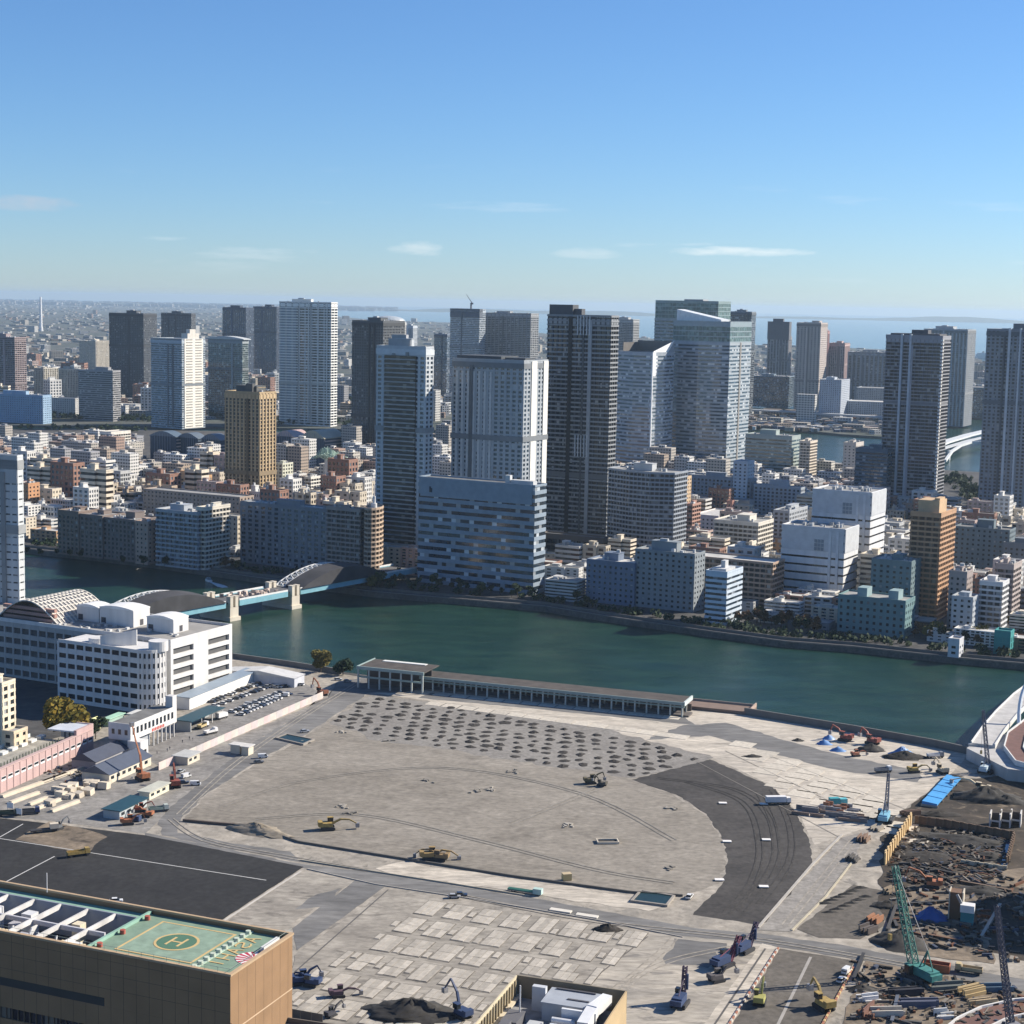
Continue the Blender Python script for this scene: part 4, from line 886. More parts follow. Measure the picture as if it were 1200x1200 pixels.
for y0, y1 in ((0, .8), (BW-.8, BW)):
    for x0, x1, nm in ((-AR-30, -6, 'girder'), (6, SP-6, 'bascule_girder'), (SP+6, SP+AR+40, 'girder')):
        b = MB().box(x0, x1, y0, y1, ZD-3.2, ZD+.2); b.build(nm, TEAL, br)
        MB().box(x0, x1, y0+.15, y1-.15, ZD+.25, ZD+1.3).build('railing', WHT, br)
for x in (0, SP):
    MB().box(-3.6+x, 3.6+x, -1.2, BW+1.2, -2, ZD-3.3).box(-4.6+x, 4.6+x, -2.2, BW+2.2, -2, 2.4).build('pier', CREAM, br)
    for y in (-1.2, BW-2.8):
        for xx in (-3.4, 1.0): MB().box(x+xx, x+xx+2.4, y, y+3.4, ZD-3.2, ZD+3.2).box(x+xx-.2, x+xx+2.6, y-.2, y+3.6, ZD+3.2, ZD+3.7).build('operator_house', CREAM, br)
q = random.Random(9)
for x0 in (-AR-6, SP+6):
    n = 18; f = lambda i: ZD+.3+9.8*math.sin(PI*min(max(i, 0), n)/n)**.85
    b = MB()
    for i in range(n):
        xa, xb = x0+AR*i/n, x0+AR*(i+1)/n; za, zb = f(i), f(i+1)
        k = len(b.v); b.v += [(xa, -.9, ZD+.25), (xb, -.9, ZD+.25), (xb, -.9, zb), (xa, -.9, za), (xa, 13, ZD+.25), (xb, 13, ZD+.25), (xb, 13, zb+1.2), (xa, 13, za+1.2)]
        b.f += [(k, k+1, k+2, k+3), (k+3, k+2, k+6, k+7), (k+5, k+4, k+7, k+6)]; b.m += [0]*3
    b.build('sheeted_arch', SHEET, br)
    b = MB()
    for i in range(n):
        for y in (BW-7, BW+.5):
            xa, xb = x0+AR*i/n, x0+AR*(i+1)/n
            b.bar((xa, y, f(i)), (xb, y, f(i+1)), .6).bar((xa, y, max(ZD, f(i)-3)), (xb, y, max(ZD, f(i+1)-3)), .5).bar((xa, y, f(i)), (xb, y, max(ZD, f(i+1)-3)), .5).bar((xa, y, ZD), (xa, y, f(i)), .45)
        b.bar((xa, BW-7, f(i)), (xa, BW+.5, f(i)), .5).bar((xa, BW-7, f(i)), (xb, BW+.5, f(i+1)), .4)
    b.build('bare_arch_truss', WHT, br, kind='stuff')
b = MB()
for i in range(40): b.cbox((q.uniform(8, SP-8), q.uniform(3, BW-3), ZD+.6), (q.uniform(1, 3.5), q.uniform(1, 2), q.uniform(1, 2.6)), q.uniform(0, 3))
tag(b.build('roadworks_clutter', pm('roadworks', (.55, .45, .38), .7, isl=.6), loc=None), 'small roadworks equipment standing on the middle of the bridge', 'equipment', kind='stuff')
bpy.context.view_layer.update(); C.objects['roadworks_clutter'].matrix_world = br.matrix_world.copy()
# small boat
bo = empty('boat', G(244, 681, -3.6), ang+1.2, 'small white motor boat leaving a wake left of the bridge', 'boat')
MB().prism([(-4, -1.4), (2, -1.4), (4.5, 0), (2, 1.4), (-4, 1.4)], -.3, 1.2).build('hull', cm((.7, .7, .68)), bo); MB().box(-2.5, 1, -1, 1, 1.2, 2.8).build('cabin', cm((.2, .24, .26)), bo)
MB().prism([(-4.2, -.8), (-4.2, .8), (-24, 3.5), (-30, 2.5), (-30, -2), (-22, -3)], .005, .03).build('wake', cm((.5, .58, .6), .6), bo)

# ------------------------------------------------------------------ parking house and rounded office, near bank left
RN = RAD(-27); WW = cm((.64, .63, .61), .7, streak=True); CONC = cm((.40, .39, .37), .8, streak=True)
c, W, D, h = spot(-60, 200, 272, 752, 822, RN); pk = empty('parking_house', c, RN, 'long white parking house with open decks facing the sun', 'building')
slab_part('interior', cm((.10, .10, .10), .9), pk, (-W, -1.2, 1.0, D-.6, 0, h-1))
slab_part('roof', pm('deck_roof', (.30, .29, .27), .9, vary=.25, scale=.12), pk, (-W, -.5, .5, D-.5, h-1, h-.4))
slab_part('parapet', WW, pk, (-W, 0, 0, .5, h-1, h+.9), (-.5, 0, .5, D, h-1, h+.9), (-W, -.5, D-.5, D, h-1, h+.9))
fh = (h-4)/5
for a, b_ in ((0, .04), (.36, .60), (.95, 1.0)): slab_part('side_wall', WW, pk, (-1.2, 0, D*a+(0 if a else 0), D*b_, 0, h-1))
for k in range(6):
    z0 = .0 if k == 0 else 2.2+(k-1)*fh+3.0; z1 = 2.2 if k == 0 else (h-1 if k == 5 else 2.2+k*fh)
    for a, b_ in ((.04, .36), (.60, .95)): slab_part('deck_spandrel', WW, pk, (-1.1, -.02, D*a, D*b_, z0, z1))
for k in range(5):
    for a, b_ in ((.04, .36), (.60, .95)): slab_part('deck_floor', CONC, pk, (-12, -1.15, D*a, D*b_, 2.2+k*fh-.3, 2.2+k*fh-.02))
# front wall: piers and spandrels leave the window openings
bay = 5.6; nb = int(W/bay)
for j in range(nb+1): slab_part('front_pier', WW if j*bay < W*.2 else CONC, pk, (-max(.9, j*bay)-.5, -max(.9, j*bay)+.5, .02, 1.0, 0, h-1))
for k in range(6):
    z0 = .0 if k == 0 else 1.2+(k-1)*(h-2.2)/5+3.0; z1 = 1.2 if k == 0 else (h-1 if k == 5 else 1.2+k*(h-2.2)/5)
    slab_part('front_spandrel', CONC, pk, (-W, -1.1, .10, .9, z0, z1))
slab_part('front_end_wall', WW, pk, (-7, -.2, -.05, 1.0, 0, h-.9))
for x0, x1, y0, y1, hh, lab in ((-W*.53, -W*.43, .42, .62, 8, 0), (-W*.42, -W*.27, .40, .66, 9, 0), (-W*.20, -W*.085, .36, .60, 7.5, 0)):
    rt = slab_part('penthouse', WW, pk, (x0, x1, D*y0, D*y1, h-.4, h+hh-1)); b = MB(); n = 6
    for i in range(n):
        xa, xb = x0+(x1-x0)*i/n, x0+(x1-x0)*(i+1)/n; b.prism([(xa, D*y0-.4), (xb, D*y0-.4), (xb, D*y1+.4), (xa, D*y1+.4)], h+hh-1, [h+hh-.6+1.2*math.sin(PI*t/n) for t in (i, i+1, i+1, i)])
    b.build('curved_roof', WHT, rt); MB().box(x0+1, x0+4, D*y0-.1, D*y0+.1, h, h+3).box(x1-.1, x1+.1, D*(y0+.4*(y1-y0)), D*(y0+.6*(y1-y0)), h, h+3).build('doors', cm((.06, .06, .07)), rt, kind='stuff')
b = MB(); q = random.Random(4)
for _ in range(26): x, y = q.uniform(-W*.55, -4), q.uniform(4, D*.34); b.box(x, x+q.uniform(.8, 2), y, y+q.uniform(.8, 2), h-.4, h+q.uniform(.3, 1))
b.build('roof_units', UNIT, pk, kind='stuff')
# lattice barrel vault on the left wing
vx0, vx1, R = -W*.80, -W*.52, W*.14; vm = (vx0+vx1)/2; n = 14
def vz(t): return h-.3+10.5*math.sin(PI*t)
va = empty('lattice_vault', c, RN, 'white lattice barrel vault arching over the left roof of the parking house', 'roof')
b = MB()
for i in range(n):
    xa, xb = vx0+(vx1-vx0)*i/n, vx0+(vx1-vx0)*(i+1)/n; za, zb = vz(i/n), vz((i+1)/n)
    for j in range(15):
        y = D*.1+D*.8*j/14; b.bar((xa, y, za), (xb, y, zb), .55)
    b.bar((xa, D*.1, za), (xa, D*.9, za), .45)
b.build('ribs', cm((.66, .62, .55)), va, kind='stuff')
b = MB()
for i in range(n):
    xa, xb = vx0+(vx1-vx0)*i/n, vx0+(vx1-vx0)*(i+1)/n; b.quad((xa, D*.1, vz(i/n)-.3), (xb, D*.1, vz((i+1)/n)-.3), (xb, D*.9, vz((i+1)/n)-.3), (xa, D*.9, vz(i/n)-.3))
b.build('glazed_skin', cm((.34, .33, .31), .4), va)
b = MB()
for k in range(3): b.box(vx0+3, vx1-3, D*.12, D*.16, h+k*2.6, h+k*2.6+1.6)
b.build('inner_screen', cm((.42, .24, .19)), va)

# rounded white office
c, W, D, h = spot(68, 176, 188, 766, 838, RN, 20); of = empty('rounded_office', c, RN, 'white office with a rounded end and rows of small dark windows', 'building')
R = 9.0; FP = [(-W, 0), (-R, 0)] + [(-R+R*math.sin(PI*i/16)+R*.9*math.sin(PI*i/16)**2*0, R-R*math.cos(PI*i/16)) for i in range(1, 9)] + [(0, D), (-W, D)]
R = 8.0; FP = [(-W, 0), (-R*.9, 0)] + [(-R*.9+R*math.sin(.8*PI*i/9), R*(1-math.cos(.8*PI*i/9))) for i in range(1, 10)] + [(-R*1.6, D), (-W, D)]
fh = h/6
MB().prism(offset(FP, -.5), 0, h-.6).build('interior', cm((.03, .035, .04), .5), of)
O_ = FP
for k in range(7):
    z0 = 0 if k == 0 else (k-1)*fh+fh*.86; z1 = fh*.38 if k == 0 else (k*fh+fh*.38 if k < 6 else h)
    MB().prism(FP, z0, z1).build('wall_band', WW, of)
PN = []
k_ = len(FP)
for i in range(k_-2):
    a, b_ = Vector(FP[i]), Vector(FP[(i+1) % k_]); d = b_-a; ln = d.length; d.normalize(); nrm = Vector((d.y, -d.x)); nbv = max(1, round(ln/5.2))
    for j in range(nbv+1):
        p = a+d*(ln*j/nbv); wd = .55
        MB().prism([(p+d*-wd-nrm*.45)[:], (p+d*-wd+nrm*.06)[:], (p+d*wd+nrm*.06)[:], (p+d*wd-nrm*.45)[:]][::-1], .02, h-.1).build('wall_pier', WW, of)
    for j in range(nbv):
        p = a+d*(ln*(j+.5)/nbv); PN.append((p-nrm*.3, d, ln/nbv-1.1))
pane0 = None; gm_ = cm((.02, .026, .034), .15)
for k in range(6):
    for p, d, wd in PN:
        me = bpy.data.meshes.get('window_pane_%d' % int(wd*10))
        if me is None:
            bb = MB().box(-wd/2, wd/2, -.03, .03, 0, fh*.48-.02); o = bb.build('window', gm_, of); me = o.data; me.name = 'window_pane_%d' % int(wd*10)
        else: o = bpy.data.objects.new('window', me); link(o, of)
        o.location = (p.x, p.y, k*fh+fh*.38+.01); o.rotation_euler.z = math.atan2(d.y, d.x)
MB().prism(offset(FP, -.45), h-.6, h-.2).build('roof', MATS['deck_roof'], of)
# curved parapets and drums
b = MB()
for i in range(k_-2):
    a, b_ = Vector(FP[i]), Vector(FP[i+1]); nn = Vector((b_-a).yx)*Vector((1, -1)); nn.normalize()
    b.prism([a[:], b_[:], (b_-nn*.4)[:], (a-nn*.4)[:]], h, h+1.0)
b.build('parapet', WW, of)
MB().cyl(-R*.3, 9, 4.6, h-.2, h+4.5, 24).build('stair_drum', WW, of); MB().cyl(-W*.68, 8, 4.5, h-.2, h+2.4, 24).build('roof_drum', WW, of)
b = MB()
for i in range(10):
    t0, t1 = i/10, (i+1)/10; x0, x1 = -W*.58+W*.26*t0, -W*.58+W*.26*t1; y0, y1 = 3+9*t0**2, 3+9*t1**2
    b.prism([(x0, y0), (x1, y1), (x1, y1+.5), (x0, y0+.5)], h-.2, [h+4.5+3*t0, h+4.5+3*t1, h+4.5+3*t1, h+4.5+3*t0])
b.build('curved_screen_wall', WW, of)

# ------------------------------------------------------------------ other near-bank buildings, all on the site grid
AN = RAD(-20)
r, W, D, h, z = B('pale grey waterfront tower with thin dark window slits at the left edge', -70, 20, 26, 536, 770, 'slit', (.52, .54, .54), glass('slit', (.05, .055, .06), (.4, .42, .42), .45), name='office_tower', rot=-20, fh=4.1, plant=False)
slab_part('blank_top', cm((.43, .445, .445), .7, streak=True), r, (-W, 0, -.6, .0, h-14, h+1))
r, W, D, h, z = B('cream corner office with paired dark windows cut off at the left edge', -30, 2, 17, 803, 886, 'grid', (.66, .58, .44), DARK, name='corner_office', rot=-20, bay=4)
r, W, D, h, z = B('small cream stair block below the cream corner office', 3, 16, 32, 860, 898, 'punch', (.58, .48, .34), DARK, name='stair_block', rot=-20, plant=False, depth=9)
# two-storey market office on stilts
c, W, D, h = spot(127, 153, 207, 851, 886, AN); mo = empty('market_office', c, AN, 'white two storey site office on stilts with a row of windows and red lettering', 'building')
slab_part('upper_storey', WW, mo, (-W, 0, 0, D, h*.5, h)); slab_part('roof', ROOFD, mo, (-W+.3, -.3, .3, D-.3, h, h+.25)); slab_part('lower_storey', cm((.34, .36, .38)), mo, (-W, -2.2, .8, D*.5, 0, h*.5))
for i in range(11): slab_part('window', gm_, mo, (-.03, .06, 1.5+i*(D-3)/11, 1.5+i*(D-3)/11+1.7, h*.68, h*.9))
for i in range(3): slab_part('window', gm_, mo, (-W*.85+i*3.2, -W*.85+i*3.2+1.4, -.06, .03, h*.68, h*.85))
for i in range(6): slab_part('stilt', cm((.5, .5, .5)), mo, (-.9, -.3, D*.5+i*D*.09, D*.5+i*D*.09+.5, 0, h*.5))
slab_part('roof_parapet', WW, mo, (-.3, 0, 0, D, h, h+.8), (-W, -.3, 0, .3, h, h+.8))
for i in range(8): slab_part('sign_letter', cm((.5, .06, .04)), mo, (.02, .10, D*.45+i*1.3, D*.45+i*1.3+.8, h*.52, h*.62))
slab_part('annex', WW, mo, (-1, 5.5, -1, 5, 0, h*.52)); slab_part('annex_window', gm_, mo, (5.4, 5.56, 1, 3.5, 1, 3))
slab_part('stair_tower', WW, mo, (-4, -.5, D*.93, D*1.02, h, h+5.5))
def shed(label, xl, xc, xr, yt, yb, wall, roof, name, rise=0, rot=AN, over=.6, depth=None, windows=0, open_side=False):
    c, W, D, h = spot(xl, xc, xr, yt, yb, rot, depth); h = max(h, 2.4); r = empty(name, c, rot, label, 'building')
    if open_side:
        slab_part('wall', cm(wall), r, (-W, -W+.4, .2, D-.2, 0, h), (-W*.95, -.5, .2, .6, 0, h))
        for i in range(max(3, int(D/6))): slab_part('post', cm((.6, .6, .58)), r, (-.5, -.2, i*(D-.5)/max(2, int(D/6)-1), i*(D-.5)/max(2, int(D/6)-1)+.35, 0, h))
    else: slab_part('wall', cm(wall), r, (-W, 0, 0, D, 0, h))
    if rise: MB().prism([(-W-over, -over), (over, -over), (over, D+over), (-W-over, D+over)], h+.01, h+rise, [(-W*.5-.05, -over), (-W*.5+.05, -over), (-W*.5+.05, D+over), (-W*.5-.05, D+over)]).build('roof', roof, r)
    else: slab_part('roof', roof, r, (-W-over, over, -over, D+over, h+.01, h+.35))
    for i in range(windows): slab_part('window', gm_, r, (-.03, .05, 1.2+i*(D-2)/windows, 1.2+i*(D-2)/windows+(D-2)/windows*.55, h*.4, h*.75))
    return r, W, D, h
TR = cm((.018, .065, .085), .5)
shed('long white walled shed with a flat grey roof below the parking house', 206, 222, 304, 818, 832, (.70, .69, .66), cm((.26, .32, .38), .5), 'long_shed')
shed('teal roofed open canopy beside the white site office', 206, 224, 262, 846, 858, (.34, .36, .36), TR, 'canopy', open_side=True)
shed('white gabled storage hall with pale roof at the end of the car park', 262, 345, 357, 795, 806, (.48, .5, .55), cm((.56, .56, .55)), 'storage_hall', depth=11, rise=2.2, rot=-.35)
shed('dark roofed long site shed with a cream wall and white windows', 96, 128, 177, 908, 919, (.62, .57, .46), cm((.07, .085, .12), .6), 'site_shed', rise=3.2, windows=7)
shed('dark slate roofed shed behind the cream walled one', 84, 112, 150, 893, 903, (.3, .3, .32), cm((.06, .07, .10), .6), 'site_shed', rise=3.0)
shed('teal flat roofed site hut on the dark yard', 121, 140, 172, 951, 961, (.42, .46, .46), TR, 'site_hut', windows=4)
shed('cream site cabin beside the teal roofed hut', 163, 175, 198, 929, 938, (.64, .60, .46), cm((.50, .50, .42)), 'site_cabin', windows=3)
shed('small cream guard cabin by the hoarding', 203, 220, 234, 888, 897, (.58, .52, .42), cm((.46, .46, .44)), 'guard_cabin', windows=2)
shed('white cabin standing beside the hoarding gap, left one of two', 270, 281, 286, 874, 884, (.62, .56, .44), cm((.6, .58, .54)), 'white_cabin')
shed('white cabin standing beside the hoarding gap, right one of two', 283, 291, 297, 876, 886, (.62, .56, .44), cm((.6, .58, .54)), 'white_cabin')
shed('mint green roofed hut tucked under the rounded office', 122, 128, 152, 843, 852, (.3, .42, .36), cm((.36, .58, .44)), 'mint_hut', depth=12)
shed('yellow green tent roof beside the ginkgo tree', 97, 106, 117, 851, 858, (.4, .42, .2), cm((.58, .60, .30)), 'tent', rise=2.5, depth=8)
shed('small white utility hut with pipes beneath the rounded office end', 150, 160, 186, 838, 846, (.5, .5, .5), cm((.62, .62, .60)), 'utility_hut', depth=8)
# pink market wall with its gallery
pa, pb = G(-8, 934), G(109, 880); d = pb-pa; L_ = d.length; ro = math.atan2(d.y, d.x)-PI/2
pw = empty('pink_market_wall', pa, ro, 'long pink market wall with a row of small white windows', 'building')
PINK = cm((.47, .33, .31), .8, streak=True); HP = 9.5
slab_part('wall', PINK, pw, (-1.2, 0, 0, L_, 0, HP)); slab_part('coping', cm((.50, .36, .33)), pw, (-1.5, .3, 0, L_, HP, HP+.4))
for i in range(int(L_/4.6)):
    slab_part('window_frame', WHT, pw, (-.02, .10, 1+i*4.6, 1+i*4.6+3.2, 4.6, 6.4)); slab_part('window', gm_, pw, (.08, .16, 1.2+i*4.6, 1+i*4.6+3.0, 5.4, 6.3)); slab_part('pilaster', PINK, pw, (-.02, .18, i*4.6+.1, i*4.6+.6, 0, HP-.1))
slab_part('rear_wing_roof', pm('worn_roof', (.34, .32, .27), .9, vary=.4, scale=.3), pw, (-22, -1.6, 0, L_-14, 7, 7.5)); slab_part('rear_wing', cm((.4, .3, .28)), pw, (-21.5, -1.7, .5, L_-14.5, 0, 6.98))
for i in range(int((L_-16)/2.2)): slab_part('roof_post', cm((.10, .12, .08)), pw, (-6, -5.7, 1+i*2.2, 1.3+i*2.2, 7.5, 9.3)) if i % 1 == 0 else None
for i in range(9): slab_part('skylight', cm((.66, .66, .62)), pw, (-18, -15.5, 2+i*7, 6+i*7, 7.5, 8.6))
slab_part('roof_edge_railing', cm((.55, .6, .58)), pw, (-22.2, -21.8, 0, L_-14, 7.5, 9))
slab_part('end_block', cm((.60, .46, .44)), pw, (-14, 0, L_-.0, L_+.5, 0, 12)); slab_part('end_block_side', PINK, pw, (-1.2, -.02, L_-13, L_-.02, HP+.4, 12)); slab_part('end_block_roof', cm((.52, .56, .62)), pw, (-14, -1.25, L_-13, L_-.05, 11, 11.6))
for i in range(4): slab_part('roof_machine', UNIT, pw, (-10+i*2.3, -8.4+i*2.3, L_-9, L_-6, 7.5, 10.2))
# hoarding
pa, pb = G(186, 903), G(381, 817); d = pb-pa; L_ = d.length; ro = math.atan2(d.y, d.x)-PI/2
hb = empty('hoarding', pa, ro, 'long pinkish white construction hoarding beside the car park', 'fence')
for i in range(int(L_/5.8)): slab_part('panel', cm((.60-.05*(i % 3), .50-.04*(i % 2), .45), .7), hb, (-.08+(i % 2)*.03, .08+(i % 2)*.03, i*5.8, i*5.8+5.75, 0, 3.4))
slab_part('foot_rail', cm((.4, .4, .4)), hb, (-.9, -.7, 0, L_, .1, .4))
# ginkgo and other near trees
g_ = make_tree('ginkgo', 11.5, 25, 6500, .85, 77, 'ginkgo_tree'); g_.location = G(80, 872); tag(g_, 'big golden ginkgo tree beside the cream corner office', 'tree')
g_ = make_tree('olive', 6.6, 12, 2600, .6, 78); g_.location = G(376, 788); tag(g_, 'round yellowish tree on the quay left of the market pier', 'tree')
g_ = make_tree('dark', 6, 9, 1300, .6, 79); g_.location = G(402, 791); tag(g_, 'dark bush on the quay beside the round yellowish tree', 'tree')
g_ = make_tree('dark', 5, 9, 900, .6, 80); g_.location = G(112, 866); tag(g_, 'dark tree in shade between the ginkgo and the white site office', 'tree')

# ------------------------------------------------------------------ market pier: roofed landing stage on columns
pa = G(418, 806); pr = empty('market_pier_hall', pa, AN, 'green framed market hall with a brown roof at the quay corner', 'building')
GF = cm((.24, .33, .31), .6); RFB = pm('pier_roof', (.075, .064, .055), .9, vary=.35, scale=.2)
W1 = 36; slab_part('roof', RFB, pr, (0, W1, 1, 22, 10.2, 10.7)); slab_part('fascia', cm((.26, .34, .33)), pr, (-.5, W1+.5, .3, .95, 9.6, 11.2), (-.5, -.02, .95, 22.4, 9.6, 11.2))
slab_part('skylight_strip', cm((.7, .7, .66)), pr, (6, 30, 18, 21, 10.72, 11.0)); slab_part('back_wall', cm((.08, .07, .065)), pr, (.2, W1, 12, 12.5, 0, 10.1))
slab_part('mid_beam', GF, pr, (0, W1, .5, 1, 5.4, 6.3))
for i in range(7): slab_part('column', cm((.42, .46, .44)), pr, (i*5.9, i*5.9+.7, .6, 1.3, 0, 10.1))
pa = G(492, 809); ps = empty('market_pier_shed', pa, AN, 'long open landing shed on green columns along the quay', 'building')
L_ = 137; slab_part('roof', RFB, ps, (0, L_, 0, 15.5, 6.6, 7.1)); slab_part('fascia', cm((.24, .31, .30)), ps, (-.3, L_+.3, -.5, -.02, 5.9, 7.4)); slab_part('eaves_beam', GF, ps, (0, L_, .2, .8, 4.6, 5.2))
for i in range(24):
    x = .6+i*(L_-2)/23; slab_part('column', cm((.44, .46, .42)), ps, (x, x+.7, .3, 1.1, 0, 6.55)); slab_part('rear_column', cm((.40, .40, .36)), ps, (x, x+.7, 8, 8.7, 0, 6.55))
slab_part('rear_parapet', cm((.10, .085, .075)), ps, (0, L_, 14.6, 15, 0, 3.4)); slab_part('end_brace', cm((.5, .56, .54)), ps, (L_-.4, L_+.4, -.2, 15.4, 5.6, 7.6))
slab_part('platform', cm((.12, .105, .095)), ps, (-2, L_+2, 1.2, 9.2, .02, .9))
pa = G(800, 832); je = empty('jetty', pa, AN, 'low brown jetty beyond the end of the landing shed', 'jetty'); slab_part('deck', cm((.20, .14, .11), .9), je, (0, 33, 3, 16, -.6, 1.6)); slab_part('bulwark', cm((.40, .30, .24)), je, (32.4, 33, 3, 16, 1.6, 3.4), (0, 32.3, 15.6, 16, 1.6, 2.6))
b = wallrun('quay_flood_wall', 'grey quay wall with a pale coping along the near bank', [(x, y+1.5) for x, y in [(872, 836), (1000, 857), (1090, 873), (1140, 884)]], 3.4, .9, cm((.14, .135, .125), streak=True))
wallrun('quay_flood_wall', 'dark quay wall at the left between parking house and market pier', [(x, y+1) for x, y in [(272, 770), (330, 778), (400, 789)]], 2.6, .8, cm((.20, .195, .185)))
# ------------------------------------------------------------------ the cleared market site: ground sheets
LAYER = [0.03]
def sheet(name, L, mat, jit=.35, step=4.0, z=None, label=None):
    """a flat sheet on the ground with slightly uneven edges"""
    P = [Vector(G(x, y)[:2]) for x, y in L]; q = random.Random(len(L)*7+int(L[0][0])); out = []
    for i in range(len(P)):
        a, b = P[i], P[(i+1) % len(P)]; n = max(1, int((b-a).length/step)); t = (b-a).normalized(); nn = Vector((-t.y, t.x))
        for j in range(n): out.append(a.lerp(b, j/n) + (nn*q.uniform(-jit, jit) if j else Vector((0, 0))))
    if sum(out[i-1].x*out[i].y-out[i].x*out[i-1].y for i in range(len(out))) < 0: out.reverse()
    zz = z if z is not None else LAYER[0]; LAYER[0] += .004
    b = MB(); b.quad(*[(p.x, p.y, zz) for p in out]); o = b.build(name, mat); o['kind'] = 'structure'
    if label: o['label'] = label
    return o
GSAND = ground_mat('sandy_gravel', (.23, .207, .172), (.30, .272, .23), (.16, .143, .118), s1=.016, s2=.5, stain=.6, stretch=(RAD(20), .7, 1.1))
GPALE = ground_mat('pale_concrete', (.56, .505, .42), (.43, .39, .33), (.22, .20, .172), s1=.07, s2=.5, stain=.9, stretch=(RAD(20), .45, 1.6))
GASPH = ground_mat('new_asphalt', (.026, .026, .027), (.036, .036, .036), (.02, .02, .021), s1=.02, s2=.4, tracks=(.05, .4, .35))
GOLD = ground_mat('old_asphalt', (.15, .148, .145), (.21, .205, .195), (.115, .113, .11), s1=.03, s2=.4, stain=.8, stretch=(RAD(20), .3, 1))
GARC = ground_mat('arc_asphalt', (.054, .050, .047), (.078, .072, .067), (.036, .034, .033), s1=.02, s2=.5, stain=.8, tracks=(.035, 1.1, .5))
GSOIL = ground_mat('dark_soil', (.042, .035, .028), (.078, .063, .048), (.20, .158, .112), s1=.06, s2=.4, stain=.8)
GTAN = ground_mat('tan_earth', (.25, .20, .145), (.15, .122, .092), (.06, .05, .04), s1=.05, s2=.5, stain=.9)
GMUD = ground_mat('brown_lot', (.11, .098, .083), (.145, .13, .11), (.085, .075, .066), s1=.03, s2=.5)
GSLAB = ground_mat('slab_lot', (.36, .33, .28), (.27, .246, .21), (.17, .155, .134), s1=.075, s2=.4, stain=1, stretch=(RAD(20), .6, 1.2))

sheet('site_ground', [(272, 771), (400, 790), (500, 804), (800, 829), (872, 836), (1000, 856), (1142, 884), (1300, 900), (1300, 1290), (200, 1290), (-60, 1100), (-60, 900), (120, 850), (230, 800)], GM['site'])
sheet('quay_apron', [(430, 811), (500, 806), (800, 832), (872, 838), (1000, 860), (1135, 884), (1110, 912), (1040, 962), (1000, 975), (955, 990), (935, 952), (905, 921), (836, 888), (700, 853), (560, 829)], GPALE)
sheet('gravel_lot', [(215, 961), (240, 934), (300, 895), (352, 868), (395, 838), (432, 812), (560, 829), (700, 853), (836, 888), (740, 914), (790, 932), (826, 955), (846, 985), (851, 1010), (842, 1036), (800, 1050), (740, 1046), (600, 1027), (480, 1008), (350, 987), (290, 967)], GSAND, jit=.8)
sheet('mound_field', [(386, 846), (432, 813), (560, 829), (700, 853), (836, 888), (742, 912), (640, 898), (520, 878), (440, 868)], ground_mat('grey_gravel', (.225, .21, .19), (.265, .25, .225), (.19, .175, .155), s1=.03, s2=.6), jit=2.5)
sheet('asphalt_arc', [(740, 914), (832, 890), (905, 922), (935, 955), (950, 990), (952, 1010), (905, 1086), (812, 1072), (845, 1038), (853, 1010), (848, 985), (828, 954), (792, 931)], GARC, jit=.55, step=2.5)
sheet('quay_road', [(755, 868), (800, 850), (850, 847), (930, 870), (990, 886), (1082, 905), (1075, 917), (980, 902), (900, 882), (830, 862)], GOLD, jit=1.2)
sheet('quay_track', [(505, 812), (800, 839), (815, 850), (640, 832), (490, 818)], GOLD, jit=.6)
sheet('site_road', [(186, 962), (200, 945), (250, 905), (300, 868), (360, 832), (395, 800), (430, 793), (500, 806), (470, 812), (432, 812), (395, 836), (350, 866), (300, 893), (240, 932), (212, 960), (208, 976), (260, 986), (340, 998), (352, 1010), (250, 991), (190, 979)], GOLD, jit=.8)
sheet('yard_apron', [(-40, 905), (110, 878), (188, 902), (384, 818), (395, 800), (360, 832), (300, 868), (250, 905), (200, 945), (186, 962), (170, 977), (60, 962), (-40, 955)], ground_mat('yard_ground', (.22, .21, .195), (.29, .275, .25), (.16, .15, .14), s1=.05, s2=.4, stain=.7), jit=.5)
sheet('car_park', [(160, 885), (225, 833), (300, 806), (356, 800), (380, 815), (190, 899)], ground_mat('car_park_asphalt', (.20, .19, .18), (.26, .25, .235), (.16, .155, .15), s1=.06, s2=.4), jit=.2)
sheet('main_road', [(170, 976), (250, 992), (350, 1012), (430, 1022), (520, 1036), (620, 1052), (750, 1076), (815, 1088), (905, 1096), (1000, 1110), (1210, 1150), (1210, 1166), (1000, 1124), (900, 1108), (800, 1098), (700, 1078), (560, 1054), (440, 1036), (360, 1018), (170, 983)], GOLD, jit=.6)
sheet('asphalt_lot', [(-40, 955), (30, 962), (170, 979), (356, 1016), (256, 1081), (100, 1062), (-40, 1044)], GASPH, jit=.15)
sheet('debris_pad', [(18, 984), (58, 963), (100, 972), (126, 981), (98, 1001)], GTAN, jit=.8)
sheet('asphalt_strip', [(420, 1029), (456, 1036), (348, 1114), (343, 1088)], GOLD, jit=.2)
sheet('worn_patch', [(352, 1022), (415, 1032), (340, 1085), (265, 1082)], GSLAB, jit=.8)
sheet('grey_patch', [(372, 1048), (400, 1041), (380, 1062), (345, 1066)], GOLD, jit=.8)
sheet('pale_bank', [(470, 1010), (600, 1030), (740, 1049), (790, 1055), (760, 1068), (620, 1048), (480, 1028), (440, 1018)], GPALE, jit=1.2)
sheet('slab_lot', [(455, 1042), (500, 1052), (760, 1096), (815, 1104), (700, 1215), (330, 1215), (345, 1120)], GSLAB, jit=.5)
